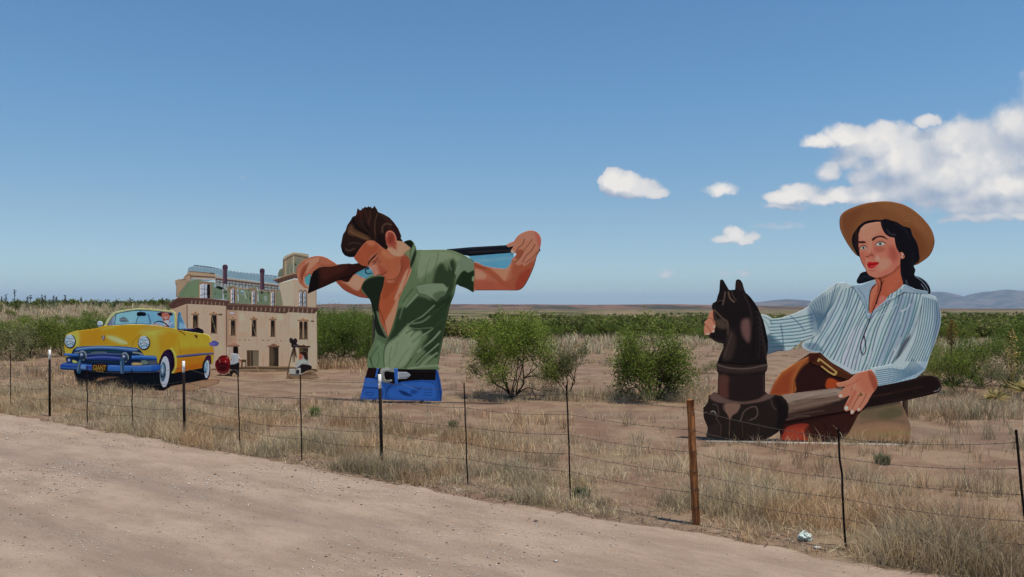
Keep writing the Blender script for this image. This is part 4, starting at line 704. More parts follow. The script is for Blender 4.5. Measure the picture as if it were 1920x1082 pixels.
# ================================================================= the yellow convertible
def build_car():
    B = Board('painted_cutout', 255, 731, 20.6, math.radians(-16), 'giant painted cutout of a yellow convertible car with whitewall tyres', 'painted cutout')
    z = (100, 560, 6.0)
    B.gain = 1.22
    Y = (218, 160, 44); YL = (232, 190, 86); YO = (208, 130, 28); BL = (36, 84, 158); BLL = (88, 140, 210); BLD = (16, 36, 70); CH = (150, 170, 190)
    # shaded ground painted under the car
    B.part('ground_patch', [(170,1000),(240,960),(1290,900),(1730,890),(1880,900),(1850,960),(1700,1000),(1560,1040),(1240,1034),(620,1030)], (164, 128, 100), [Pg([(1300,1010),(1500,960),(1800,920),(1800,980),(1500,1030)], (182,146,112), 8, .7)], 1, 1.5, Z=z, smooth=False)
    B.part('underbody_shadow', [(228,800),(700,830),(1180,820),(1400,830),(1600,790),(1700,780),(1730,905),(1640,925),(1320,985),(1290,1010),(1240,1034),(1100,1034),(620,1022),(400,1010),(190,1002),(268,962),(250,900),(235,850)], (18, 20, 30), [  # black shadow beneath the car, painted as part of the mural
        Pg([(490,915),(520,890),(640,876),(740,884),(620,900),(500,925)], (150,112,84), 1.2), Pg([(240,850),(262,900),(275,960),(205,995),(195,1000),(262,945)], (150,126,100), 1.4, .9), Pg([(500,830),(1180,850),(1150,980),(700,960)], (12,22,34), 8, .6), Ln([(1330,960),(1500,930),(1700,900)], (14,14,22), 3, 2), Ln([(700,1000),(1000,1020),(1200,1020)], (40,32,30), 3, 3, .6)], 2, 1.2, Z=z, smooth=False)
    # cabin: glass, inside, driver
    B.part('cabin', [(590,310),(640,220),(700,165),(820,135),(960,118),(1200,132),(1345,150),(1362,180),(1365,340),(1200,320),(1000,300),(700,305)], (130, 186, 214), [
        Pg([(960,130),(1340,150),(1350,330),(1090,290),(960,285)], (116,176,218), 8, .8), Pg([(600,300),(650,220),(700,180),(690,290)], (120,120,150), 2, .9), Pg([(700,180),(960,135),(930,280),(690,295)], (142,200,216), 6, .6), Ln([(705,180),(690,290)], (24,26,40), 1.1, .8), Ln([(605,300),(650,225),(705,172),(820,146),(960,130),(1200,140),(1335,156)], (24,24,38), 1.6, .9), Pg([(750,220),(800,208),(840,240),(842,262),(755,262)], (70,80,92), 2, .8), Ln([(760,235),(800,232),(835,245)], (186,170,140), 1, .9, .7), Ln([(985,130),(970,180),(940,240),(930,285)], (18,30,50), 1.3, .9), Ln([(1060,175),(1085,230),(1100,280)], (18,40,60), 1.2, .9), Ln([(1075,175),(1082,285)], (40,70,90), .9, .8, .8), Ln([(690,295),(880,280),(1090,285)], (52,92,110), 1.2, 1, .8), Pg([(1100,290),(1160,275),(1230,300),(1220,325)], (196,160,132), 2, .7)], 3, 1.0, Z=z, smooth=False)
    B.part('mirror', [(945,155),(1000,150),(1040,160),(1040,190),(1000,195),(945,192)], (18, 20, 30), [], 5, .9, Z=z)
    B.part('driver', [(1165,165),(1200,152),(1235,148),(1290,158),(1340,165),(1345,185),(1315,195),(1310,215),(1300,240),(1330,258),(1350,300),(1335,330),(1240,310),(1235,270),(1230,225),(1215,205),(1180,190)], (200, 110, 92), [
        Pg([(1165,165),(1235,148),(1340,165),(1342,188),(1300,185),(1290,160),(1240,160),(1222,175),(1225,200),(1180,188)], (34,28,36), 1), Pg([(1228,165),(1290,165),(1298,210),(1275,240),(1248,238),(1230,215)], (214,120,104), 1), Ln([(1238,182),(1258,180)], (110,44,44), 1, .8), Ln([(1270,180),(1285,182)], (110,44,44), 1, .8), Ln([(1250,215),(1265,220),(1280,213)], (240,220,210), 1.2, .8), Ln([(1235,222),(1260,245),(1295,232)], (40,26,34), 1.2, .8), Pg([(1240,255),(1300,245),(1310,290),(1240,300)], (226,220,216), 1.4), Pg([(1305,255),(1350,260),(1355,330),(1300,325)], (40,110,160), 1.6)], 5, .8, Z=z, smooth=False)
    B.part('steering_wheel', [(1130,280),(1150,258),(1190,248),(1235,256),(1275,280),(1305,318),(1296,322),(1265,290),(1232,268),(1190,258),(1155,266),(1138,284)], (34, 30, 40), [], 6, .8, Z=z, smooth=False)
    B.part('windscreen_frame', [(570,312),(600,242),(640,190),(680,152),(760,132),(860,118),(960,106),(1100,112),(1220,126),(1340,136),(1372,160),(1382,220),(1384,350),(1364,352),(1362,180),(1345,158),(1200,140),(960,124),(820,140),(702,168),(650,225),(598,308)], (214, 190, 130), [Ln([(575,310),(605,245),(685,155),(860,122),(960,110)], (240,224,184), 1, 1, .8), Ln([(1372,180),(1374,340)], (232,200,90), 1.6, 1.2)], 7, .9, Z=z, smooth=False)
    B.part('side_window', [(1395,345),(1396,260),(1400,180),(1412,150),(1432,152),(1434,190),(1460,250),(1490,330),(1500,345),(1440,352)], (84, 140, 178), [Ln([(1402,345),(1404,200),(1420,155)], (30,50,70), 1.2, .9), Pg([(1430,270),(1490,310),(1495,340),(1420,345)], (150,190,224), 3, .8)], 4, .9, Z=z, smooth=False)
    B.part('seats', [(1390,342),(1440,336),(1500,338),(1580,336),(1630,325),(1680,350),(1692,378),(1680,392),(1600,380),(1500,368),(1400,356)], (40, 28, 52), [Ln([(1410,346),(1500,345),(1600,350)], (70,80,150), 1.2, 1), Pg([(1560,340),(1640,325),(1690,375),(1600,375)], (20,18,26), 3, .8)], 4, .9, Z=z, smooth=False)
    body = B.part('body', [(132,700),(130,600),(122,520),(124,470),(146,405),(200,380),(260,362),(360,350),(480,335),(540,318),(575,305),(700,300),(860,290),(1000,290),(1120,300),(1250,318),(1360,336),(1400,352),(1500,368),(1620,386),(1700,396),(1745,410),(1765,440),(1775,500),(1796,560),(1802,610),(1800,640),(1790,735),(1775,735),(1768,660),(1740,640),(1715,655),(1690,720),(1680,780),(1500,812),(1420,825),(1350,842),(1330,838),(1180,800),(900,780),(500,740),(200,720)], Y, [
        # hood and fenders
        Pg([(300,370),(560,340),(560,520),(310,530),(295,440)], YO, 12, .75), Pg([(560,350),(860,300),(1080,320),(960,400),(880,520),(560,520)], (216,146,32), 12, .8), Pg([(600,420),(700,430),(820,490),(780,510),(660,470)], (244,216,140), 5, .8), Ln([(660,440),(740,470),(830,505)], (248,226,170), 1.6, 2.2, .8), Pg([(980,300),(1180,310),(1180,350),(1060,365),(960,420),(1000,350)], (176,148,60), 5, .6), Ln([(1210,345),(1100,352),(1020,380),(950,430),(900,480),(890,530)], (120,84,26), 1, 1, .9), Ln([(300,375),(304,450),(300,530)], (150,104,30), .9, .9, .8), Ln([(545,350),(600,335),(690,318)], YL, 2, 2.5, .7), Pg([(140,420),(220,385),(290,380),(290,520),(240,540),(180,400)], YL, 6, .8), Pg([(130,560),(200,580),(280,540),(240,620),(140,630)], (224,172,56), 5, .8),
        Pg([(1000,360),(1200,350),(1260,400),(1160,480),(1100,430),(1000,400)], YL, 9, .7), Pg([(1180,400),(1400,380),(1420,520),(1360,560),(1200,580),(1180,500)], (214,142,32), 12, .8), Pg([(1100,480),(1180,500),(1180,640),(1080,620),(1100,560)], (216,168,62), 8, .7), Pg([(1430,420),(1780,440),(1800,560),(1640,600),(1430,640)], (224,170,52), 12, .8), Pg([(1440,560),(1800,560),(1800,620),(1440,640)], YO, 8, .7), Pg([(1380,670),(1700,640),(1700,760),(1400,840),(1350,820)], (202,118,26), 9, .9), Pg([(1380,780),(1680,730),(1680,780),(1400,835)], (184,96,24), 6, .8), Ln([(1500,370),(1620,388),(1740,412)], YL, 2, 2.4, .7),
        Ln([(1410,480),(1425,560),(1430,640)], (150,100,30), 1, 1, .8), Ln([(1620,400),(1626,520)], (170,120,34), .9, .9, .7), Ln([(1410,360),(1460,385),(1482,412)], (60,36,30), 1.6, .9), Pg([(1585,412),(1620,412),(1618,450),(1605,440)], (70,56,40), 1), Ln([(1180,350),(1280,352),(1400,380)], YL, 1.6, 2, .5), Ln([(1330,560),(1365,620),(1380,700),(1375,780),(1340,836)], (246,214,96), 2.4, 1.6),
        Ln([(1755,500),(1790,570),(1800,640)], (176,112,36), 2, 2, .7)], 8, 1.15, Z=z, smooth=False)
    B.part('hood_emblem', [(545,420),(562,414),(582,420),(580,455),(570,470),(558,470),(548,450)], (70, 40, 50), [Ln([(562,420),(558,462)], (200,206,214), 1.4, .8), Ln([(575,425),(572,455)], (190,150,140), 1, .8, .8)], 10, .8, Z=z)
    B.part('side_trim', [(1382,655),(1400,640),(1500,628),(1650,614),(1798,606),(1802,626),(1700,634),(1560,650),(1400,664)], (60, 66, 110), [Ln([(1400,650),(1600,628),(1790,614)], (130,140,180), 1, .9, .8)], 10, .9, Z=z, smooth=False)
    B.part('tail_lamp', [(1752,505),(1780,485),(1810,470),(1850,488),(1858,500),(1840,530),(1800,535),(1765,525)], (92, 92, 170), [Ln([(1785,486),(1815,474),(1850,490)], (70,90,110), 2, 1), Ln([(1760,512),(1810,508)], (130,120,190), 1.6, 1.4)], 9, .9, Z=z)
    B.part('rear_wheel_arch', [(1700,700),(1715,655),(1738,632),(1775,640),(1780,735),(1765,740),(1755,700),(1735,680)], (70, 26, 64), [], 10, .9, Z=z, smooth=False)
    w = B.part('wheel', ell(1718, 798, 44, 118), (20, 20, 28), [Pg([(1600,700),(1690,700),(1690,900),(1600,900)], (14,14,22), 3)], 9, 1.0, Z=z, smooth=False)
    B.part('whitewall', ell(1728, 795, 28, 100, rot=.05), (214, 220, 222), [Ln([(1745,720),(1752,800),(1740,870)], (236,238,240), 2, 2, .8)], 10, .9, Z=z, smooth=False, parent=w)
    B.part('hubcap', ell(1716, 775, 20, 68, rot=.06), (110, 150, 172), [Ln([(1712,730),(1722,780)], (200,220,232), 1.2, 1.4), Ln([(1705,820),(1722,835)], (30,50,66), 2, 1.4)], 11, .9, Z=z, smooth=False, parent=w)
    B.part('wheel', [(1598,800),(1660,782),(1690,790),(1700,860),(1718,905),(1640,905),(1605,880)], (16, 18, 26), [], 8, 1.0, Z=z, smooth=False)
    B.part('wheel_arch', [(1186,760),(1192,700),(1215,640),(1245,592),(1285,568),(1325,575),(1350,615),(1364,680),(1366,750),(1352,800),(1326,838),(1250,850),(1195,820)], (26, 16, 40), [Pg([(1230,620),(1290,585),(1320,640),(1320,720),(1280,660)], (50,30,74), 5, .7), Ln([(1196,700),(1245,600),(1290,574)], (110,60,60), 1, 1, .7)], 10, 1.0, Z=z, smooth=False)
    w = B.part('wheel', ell(1252, 826, 60, 182, rot=.04), (24, 24, 32), [], 11, 1.0, Z=z, smooth=False)
    B.part('whitewall', ell(1254, 824, 54, 174, rot=.04), (216, 220, 220), [Ln([(1296,700),(1302,830),(1290,920)], (238,238,236), 3, 3, .8), Ln([(1270,880),(1300,884)], (150,150,150), 1, .8, .7), Ln([(1276,770),(1304,768)], (170,170,170), 1, .8, .7), Ln([(1215,930),(1240,985)], (150,160,170), 2, 2, .7)], 12, 1.0, Z=z, smooth=False, parent=w)
    B.part('hubcap', ell(1236, 822, 34, 112, rot=.04), (78, 108, 130), [El(1232,780,14,40,(150,186,204),3,.8), Ln([(1215,870),(1240,880),(1258,850)], (24,40,54), 3, 2), El(1228,815,10,20,(200,216,226),2,.8), Ln([(1250,740),(1266,800)], (40,60,76), 1.6, 1.6)], 13, .9, Z=z, smooth=False, parent=w)
    for k, (cx, cy, rx, ry) in enumerate(((190,482,66,80),(1022,500,70,82))):
        h = B.part('headlight', ell(cx, cy, rx, ry), (44, 50, 60), [Ln([(cx-rx*.9,cy+10),(cx-rx*.5,cy-ry*.8),(cx+rx*.3,cy-ry*.92)], (180,190,196), 1.6, 1.2)], 10, .9, Z=z, smooth=False)
        B.part('lens', ell(cx-2, cy-2, rx*.84, ry*.84), (156, 186, 204), [Pg([(cx-50,cy-10),(cx+40,cy-50),(cx+50,cy),(cx-30,cy+20)], (190,212,222), 4, .8), Ln([(cx-40,cy-40),(cx,cy-28),(cx+44,cy-36)], (74,104,130), 1.2, 1), Ln([(cx-45,cy+10),(cx,cy-5),(cx+48,cy+20)], (60,90,116), 1.3, 1), Ln([(cx-30,cy+42),(cx+10,cy+22),(cx+40,cy+44)], (70,100,124), 1.3, 1), Ln([(cx-44,cy-10),(cx-30,cy+40)], (90,120,140), 1.6, 1.4, .8)], 11, .9, Z=z, smooth=False, parent=h)
    # grille
    B.part('grille', [(205,620),(225,570),(260,545),(340,535),(540,530),(740,535),(880,545),(960,560),(1000,600),(1020,640),(1160,650),(1166,700),(1190,745),(1170,770),(700,770),(200,740),(150,720),(140,660),(200,650)], BLD, [
        Pg([(225,590),(280,548),(540,532),(880,548),(960,570),(880,590),(700,572),(540,566),(380,572),(280,585)], (66,112,176), 3, .95), Ln([(250,570),(400,550),(560,546),(760,556),(940,575)], (150,182,214), 1.4, 1.6, .9), Ln([(360,600),(560,592),(760,600)], (40,90,90), 2, 1.6, .8), Ln([(380,625),(560,618),(760,625)], (84,104,150), 2.4, 1.6), Pg([(380,650),(560,632),(760,650),(760,690),(560,688),(380,680)], (40,64,140), 3, .9), Ln([(380,668),(560,655),(760,668)], (120,130,200), 1.6, 1.4, .8), Ln([(430,610),(500,602),(600,606)], (150,160,150), 1, .9, .8), Ln([(900,605),(960,612),(1000,625)], (150,160,156), 2.4, 1.4), Ln([(240,612),(290,605)], (140,150,160), 2, 1.4), Ln([(400,705),(600,708),(740,720)], (40,70,56), 1.4, 1.2, .8), Pg([(205,620),(240,560),(262,550),(240,600),(215,640)], (30,46,60), 2), Pg([(885,745),(900,720),(990,725),(1000,742),(930,748)], (212,168,110), 1.2), Pg([(220,690),(255,700),(272,720),(222,720)], (196,196,110), 1), Pg([(150,680),(190,672),(200,700),(160,715)], (50,70,130), 1.2), El(178,692,10,14,(180,190,204),1), Pg([(990,700),(1040,694),(1070,715),(1050,740),(1000,735)], (110,130,120), 2), Pg([(1070,700),(1160,690),(1168,745),(1080,745)], (90,100,110), 3, .8)], 12, 1.0, Z=z, smooth=False)
    B.part('grille_bar', [(118,625),(135,615),(290,620),(285,650),(200,652),(130,642)], BL, [Ln([(130,626),(280,632)], BLL, 1.4, 1)], 14, .9, Z=z, smooth=False)
    B.part('grille_bar', [(885,640),(1000,636),(1130,642),(1160,650),(1170,690),(1120,694),(1000,690),(885,684)], BL, [Ln([(890,655),(1010,650),(1150,660)], BLL, 2.4, 1.8), Ln([(890,680),(1010,682),(1160,688)], (20,40,90), 1.4, 1.2)], 14, .9, Z=z, smooth=False)
    for cx, cy in ((330,640),(805,660)):
        g = B.part('grille_cone', ell(cx, cy, 46, 58), (40, 60, 78), [Ln([(cx-30,cy-40),(cx+10,cy-50),(cx+40,cy-10),(cx+44,cy+40)], (150,166,176), 1.8, 1.4), Ln([(cx+10,cy+50),(cx+36,cy+60)], (150,160,160), 1.8, 1.2)], 14, .9, Z=z, smooth=False)
        B.part('cone_tip', ell(cx-6, cy-2, 26, 34), (64, 84, 124), [El(cx-12,cy-12,10,10,(226,232,240),2), Ln([(cx-10,cy+26),(cx+12,cy+12)], (14,20,34), 2, 1.4)], 15, .8, Z=z, smooth=False, parent=g)
    bm = B.part('bumper', [(78,770),(84,740),(120,722),(200,724),(320,732),(440,742),(620,745),(760,750),(950,752),(1120,748),(1200,742),(1215,760),(1195,800),(1160,828),(1000,835),(800,832),(620,826),(440,815),(250,805),(110,800),(80,790)], BL, [
        Pg([(95,745),(200,735),(320,742),(320,780),(110,775)], (30,66,160), 4, .9), Pg([(380,755),(440,758),(440,800),(360,795)], (50,60,160), 4, .8), Pg([(620,762),(950,765),(1180,755),(1160,785),(800,795),(620,790)], (62,118,200), 4, .85), Ln([(110,742),(300,748),(440,756)], (110,150,210), 1, 1, .8), Ln([(625,758),(900,762),(1180,752)], (130,170,220), 1, 1, .8), El(335,768,30,18,(120,170,230),6,.9), Ln([(90,792),(250,798),(440,808),(700,822),(1000,826),(1160,818)], (18,34,60), 3, 2, .9), Ln([(90,775),(300,785),(600,805),(1100,806)], (90,150,190), 1, 1.2, .6), Pg([(1100,740),(1200,735),(1200,790),(1140,810)], (30,80,170), 5, .6)], 16, 1.0, Z=z, smooth=False)
    for pts in ([(262,820),(272,760),(282,700),(300,690),(318,700),(308,760),(312,815),(300,842),(275,838)], [(755,840),(752,780),(748,700),(762,665),(790,680),(800,740),(798,800),(800,835),(785,848)]):
        B.part('overrider', pts, (48, 82, 116), [Ln([(pts[0][0]+14,pts[0][1]-10),(pts[1][0]+12,pts[1][1]),(pts[2][0]+16,pts[2][1]+10)], (120,150,180), 1.4, 1.4)], 17, .9, Z=z)
    pl = B.part('number_plate', [(436,740),(470,735),(560,730),(612,745),(612,815),(590,826),(470,826),(438,815)], (22, 16, 18), [Pg([(490,735),(560,732),(580,748),(500,750)], (96,40,34), 3, .7)], 18, .8, Z=z, smooth=False)
    # lettering
    MG = mat_flat('plate_gold', (226, 172, 66), .6, .2)
    def text(body_, x0, x1, ytop, ybot):
        cu = bpy.data.curves.new('lettering', 'FONT'); cu.body = body_; cu.extrude = .001; cu.offset = .008
        to = bpy.data.objects.new('tmp', cu); COL.objects.link(to)
        bpy.context.view_layer.update()
        me = bpy.data.meshes.new_from_object(to.evaluated_get(bpy.context.evaluated_depsgraph_get())); bpy.data.objects.remove(to)
        co = np.zeros(len(me.vertices)*3, np.float32); me.vertices.foreach_get('co', co); co = co.reshape(-1, 3)
        mn, mxv = co.min(0), co.max(0)
        ua, wa = B.uv(z[0]+x0/z[2], z[1]+ybot/z[2]); ub, wb = B.uv(z[0]+x1/z[2], z[1]+ytop/z[2])
        n = np.empty_like(co); n[:, 0] = ua+(co[:, 0]-mn[0])/(mxv[0]-mn[0])*(ub-ua); n[:, 2] = wa+(co[:, 1]-mn[1])/(mxv[1]-mn[1])*(wb-wa); n[:, 1] = -.0105-(co[:, 2]-mn[2])/(mxv[2]-mn[2]+1e-6)*.001
        me.vertices.foreach_set('co', n.ravel()); me.materials.clear(); me.materials.append(MG); me.name = 'lettering'
        obj('lettering', me, pl)
    text('GIANT', 448, 598, 750, 804); text('TEXAS', 482, 568, 810, 821)
    B.part('wing_mirror', [(496,270),(515,252),(545,262),(552,290),(540,312),(505,312),(496,295)], (170, 200, 224), [Ln([(505,285),(520,265)], (230,240,248), 2, 1.6), Ln([(500,300),(545,305)], (60,80,100), 1.6, 1.2)], 9, .9, Z=z)
    B.part('wing_mirror', [(1300,280),(1320,262),(1350,268),(1362,295),(1352,325),(1315,328),(1300,310)], (120, 160, 196), [Ln([(1312,290),(1330,275)], (210,226,240), 2, 1.6)], 9, .9, Z=z)
    # low blocks the board stands on
    for a, b_ in ((150,175),(205,240),(300,318),(372,390)):
        u0, w0 = B.uv(a, 733); u1, _ = B.uv(b_, 733)
        B.box('footing', u0, u1, -.04, .20, w0-.13, w0-.004, M_TIMBER)
    B.beam('sill', 236, 386, 733, .05, .06, .05)
    B.props((170, 250, 360), (650, 610, 640), 731)
build_car()

# ================================================================= the ruined mansion front
def build_house():
    B = Board('painted_cutout', 460, 697, 26.6, math.radians(-8), 'giant painted cutout of a ruined three storey tan mansion with green roof', 'painted cutout')
    z = (310, 460, 4.161); B.gain = 1.28
    W = (194, 165, 141); WL = (204, 175, 150); BR = (92, 66, 58); GR = (122, 134, 108); SKY = (158, 192, 214)
    B.part('sky_patch', [(165,250),(180,175),(230,152),(340,165),(460,190),(600,210),(870,238),(890,320),(700,330),(500,310),(390,270),(200,290)], (132, 164, 178), [Ln([(225,156),(340,168),(470,190),(600,208),(868,240)], (30,50,90), 1.0, .7, .9)]+[El(225+i*16.2, 155+ (i*16.2)*.132, 4.5, 4.5, (24,40,80), .6) for i in range(40)]+[El(212+i*26.0, 162+ (i*26)*.13, 4, 4, (226,240,246), .7) for i in range(25)], 1, 1.0, Z=z, smooth=False)
    # roof deck trusses
    tr = [Ln([(390,262),(880,318)], (104,80,68), 3.4, .8), Ln([(400,350),(890,362)], (96,92,72), 5, 3), Ln([(400,285),(880,340)], (86,70,66), 1.4, .8), Ln([(390,250),(700,290),(880,312)], (190,160,130), 1, .8)]
    for i in range(20): tr.append(Ln([(400+i*25,258+i*3),(402+i*25,330+i*3)], (70,60,62), 1.0, .7))
    for i in range(12): tr.append(Ln([(400+i*42,330),(430+i*42,280+i*3)], (64,56,60), .8, .7))
    B.part('roof_frame', [(385,222),(480,250),(700,278),(880,302),(895,360),(700,380),(480,340),(385,330)], (156, 166, 166), tr, 2, .9, Z=z, smooth=False)
    B.part('mansard_roof', [(480,325),(500,318),(530,310),(560,330),(640,338),(700,318),(720,345),(800,360),(850,340),(880,360),(920,360),(925,482),(700,470),(480,455)], GR, [
        Pg([(560,340),(660,345),(660,450),(560,440)], (122,142,116), 6, .7), Pg([(720,350),(815,372),(815,465),(710,460)], (108,128,100), 6, .7), Ln([(570,340),(575,440)], (70,80,70), 1, .9, .8), Ln([(620,360),(625,400),(632,415)], (206,214,180), 1.2, .9, .8), Ln([(740,320),(750,370),(765,340)], (50,44,50), 2, .9, .9), Ln([(720,400),(735,415)], (60,60,54), 1.4, .9), Pg([(480,320),(500,325),(510,420),(500,448),(478,440)], (140,124,100), 3, .8), Pg([(880,370),(922,370),(925,475),(870,470)], (136,134,106), 4, .8), Ln([(590,400),(600,440)], (70,84,70), 1, .9, .7), Pg([(735,318),(768,322),(764,366),(752,378),(742,352)], (30,28,34), 1), Pg([(640,330),(668,334),(660,350),(645,352)], (44,40,44), 1), Pg([(590,352),(612,356),(606,384),(594,378)], (150,176,186), 1), Pg([(790,352),(812,362),(806,380)], (40,36,40), 1), Ln([(660,380),(664,440)], (52,62,54), 1.2, 1), Ln([(712,360),(708,455)], (60,66,58), 1.2, 1), Ln([(860,380),(858,470)], (80,84,68), 1.4, 1), Ln([(620,352),(640,400),(630,440)], (80,96,80), 1.2, 1.2, .7), Pg([(500,330),(520,326),(516,350)], (60,50,50), 1), Pg([(655,410),(668,404),(666,436)], (44,44,42), 1), Pg([(770,400),(790,392),(792,430),(778,436)], (150,160,150), 1), Pg([(900,380),(918,384),(914,412)], (84,76,66), 1.2), Pg([(560,330),(700,338),(700,348),(560,342)], (150,130,108), 1.4), Pg([(720,345),(880,358),(880,368),(720,356)], (150,130,108), 1.4), El(600,372,5,7,(36,36,36),.8), El(748,430,4,6,(36,36,36),.8), El(690,352,5,5,(36,36,36),.8)], 3, 1.0, Z=z, smooth=False)
    def chim(x0, y0, x1, y1):
        B.part('chimney', [(x0-2,y0),(x0+8,y0-12),(x1-8,y0-12),(x1+2,y0),(x1,y0+28),(x1-3,y0+34),(x1,y1),(x0,y1),(x0+3,y0+34),(x0,y0+28)], (84, 62, 78), [Ln([(x0+8,y0+30),(x0+8,y1)], (126,92,98), 1.4, 1), Ln([(x0,y0+12),(x1,y0+12)], (50,40,58), 1.4, .9), Ln([(x1-5,y0+30),(x1-5,y1)], (54,40,56), 1.4, 1)], 4, .9, Z=z, smooth=False)
    chim(447,162,484,300); chim(738,192,772,345)
    B.part('mansard_roof', [(102,408),(104,375),(125,350),(150,318),(175,290),(200,272),(265,262),(300,282),(385,288),(400,310),(450,330),(480,350),(500,390),(504,425),(300,412)], GR, [
        Pg([(110,400),(160,320),(200,290),(260,290),(262,400)], (112,138,104), 5, .8), Pg([(360,300),(400,320),(480,370),(495,425),(365,415)], (110,136,112), 5, .7), Ln([(395,330),(430,325),(455,345)], (40,50,44), 2.4, 1), Ln([(270,270),(265,405)], (150,136,112), 1.6, 1), Ln([(362,290),(362,412)], (140,128,104), 1.6, 1), Ln([(440,345),(470,370),(480,350)], (50,56,50), 2, 1), Ln([(380,360),(450,400)], (84,110,90), 1, 1, .8), Pg([(398,322),(436,318),(452,340),(430,346),(410,336)], (30,34,32), .9), Pg([(380,300),(396,306),(392,330),(382,326)], (150,172,178), .9), Ln([(130,400),(150,350),(190,300)], (80,116,92), 1.6, 1.6, .7), Ln([(450,420),(445,370)], (70,92,76), 1.2, 1.2, .7), El(470,395,5,8,(34,36,34),.8), El(390,380,4,6,(40,44,40),.8)], 5, 1.0, Z=z, smooth=False)
    B.part('wall', [(75,272),(100,266),(200,268),(165,305),(135,345),(108,378),(98,404),(84,402),(86,330)], (168, 144, 118), [Ln([(82,290),(88,400)], (120,84,70), 1.6, 1), Ln([(90,300),(180,285)], (150,128,104), 1, 1, .8)], 5, 1.0, Z=z, smooth=False)
    B.part('cornice', [(76,270),(138,262),(150,240),(190,200),(260,206),(385,216),(395,240),(390,272),(330,270),(200,262),(170,272)], (176, 152, 124), [Ln([(140,238),(190,204),(385,222)], (92,66,58), 1.6, .9), Ln([(200,240),(385,250)], (74,62,60), 2.2, 1), Ln([(210,262),(385,266)], (200,216,220), 1.6, 1, .8), Ln([(150,250),(190,228),(200,262)], (100,74,62), 1.4, .9), Pg([(340,215),(370,195),(385,225)], (46,60,40), 1.6), Ln([(80,272),(160,266)], (110,84,70), 1.4, .9)], 6, .9, Z=z, smooth=False)
    # tower
    B.part('tower_wall', [(884,296),(960,276),(1010,262),(1100,270),(1178,290),(1178,480),(1176,500),(900,488),(918,470),(905,400)], W, [Pg([(884,300),(1000,268),(1000,480),(915,470)], WL, 8, .7), Ln([(1010,265),(1012,480)], (170,146,118), 1, 1.4, .7), Ln([(1178,300),(1178,480)], (150,128,104), 1.6, 1.4), Ln([(920,340),(1000,335)], (180,154,124), .8, .9, .6)], 7, 1.1, Z=z, smooth=False)
    B.part('tower_roof', [(876,250),(880,215),(895,185),(916,180),(918,100),(940,80),(1000,54),(1060,60),(1116,70),(1118,90),(1105,120),(1110,200),(1120,250),(1040,245),(960,235)], (146, 134, 112), [Pg([(880,245),(885,205),(915,190),(915,240)], (110,122,104), 3), Pg([(945,200),(960,150),(1000,140),(1000,225),(945,232)], (112,124,106), 4, .8), Pg([(1010,120),(1060,110),(1070,220),(1010,220)], (120,130,112), 4, .8), Ln([(915,110),(1000,62),(1116,82)], (198,176,146), 2, .9), Ln([(920,125),(1000,82),(1110,100)], (80,64,58), 1.6, .9), Ln([(1000,85),(1000,220)], (206,186,156), 1.6, .9), Ln([(940,120),(940,235)], (196,170,136), 1.6, .9), Ln([(918,110),(918,235)], (120,96,80), 1.4, .9), El(1016,150,6,9,(50,50,50),1), Ln([(1000,110),(970,180),(980,225)], (180,166,140), 1, .9, .8)], 8, 1.0, Z=z, smooth=False)
    B.part('cornice', [(838,268),(900,248),(1000,216),(1110,228),(1200,262),(1190,280),(1100,262),(1004,258),(950,274),(884,296)], (104, 78, 66), [Ln([(842,270),(1000,222),(1100,232)], (176,146,116), 1.2, .9)]+[Ln([(880+i*26,288-i*7),(886+i*26,268-i*7)], (60,42,38), 1.2, .8) for i in range(5)], 9, .9, Z=z, smooth=False)
    # main walls
    wall = B.part('wall', [(42,500),(100,455),(480,465),(960,492),(1180,520),(1186,975),(700,962),(480,960),(350,990),(60,985),(45,700)], W, [
        Pg([(42,500),(165,460),(165,700),(45,700)], (180,154,130), 3, .8), Pg([(480,500),(560,515),(560,780),(480,780)], (168,136,112), 8, .85), Pg([(560,620),(780,620),(780,760),(560,760)], (198,168,142), 14, .6), Pg([(980,540),(1170,545),(1170,960),(980,950)], (204,176,151), 10, .6), Ln([(477,470),(480,960)], (84,66,52), 1.6, .9), Ln([(170,458),(171,700)], (74,54,46), 1.4, .9), Ln([(960,520),(962,945)], (172,146,118), 1, 1.2, .7), Ln([(580,740),(940,742)], (176,148,118), .8, 1, .7)]
        + [El(x, y, 4, 5, (70,52,42), .8) for x, y in ((582,738),(622,738),(655,740),(762,742),(805,742),(902,745))] + [Ln([(x, y), (x+sx, y+2)], (176,150,120), .7, .9, .5) for x, y, sx in ((180,560,60),(300,600,50),(600,560,60),(730,640,70),(880,600,80),(900,700,60),(600,840,30),(200,720,80),(980,860,60),(760,900,40),(380,740,60),(580,690,80),(985,620,50),(430,560,40),(890,560,70))]
        + [Ln([(x, 470), (x+1, 970)], (184,158,128), .6, .9, .35) for x in range(200, 1180, 37)] + [Ln([(x, y), (x+3, y+l_)], (150,122,98), 1.2, 2.2, .5) for x, y, l_ in ((262,655,60),(405,690,70),(545,712,50),(712,712,60),(860,715,60),(1112,735,60),(300,480,60),(620,515,50),(780,520,60),(930,530,80),(1150,540,90),(590,880,70),(765,860,90),(910,850,90))] + [El(x, y, rx, ry, c_, 3, .5) for x, y, rx, ry, c_ in ((600,560,26,30,(214,186,152)),(760,600,30,40,(186,156,128)),(900,560,30,24,(212,186,152)),(420,800,30,60,(206,176,142)),(620,700,40,24,(184,152,124)),(1000,700,26,60,(182,156,128)),(780,860,20,50,(186,158,128)))] + [Ln([(440,540),(420,542)], (90,64,54), 3, .8), Ln([(510,528),(530,528)], (226,220,214), 3, .8), Ln([(1140,592),(1156,592)], (60,44,38), 2.4, .8)] + [Ln([(1183,540),(1188,970)], (60,48,38), 1.2, .9)], 10, 1.2, Z=z, smooth=False)
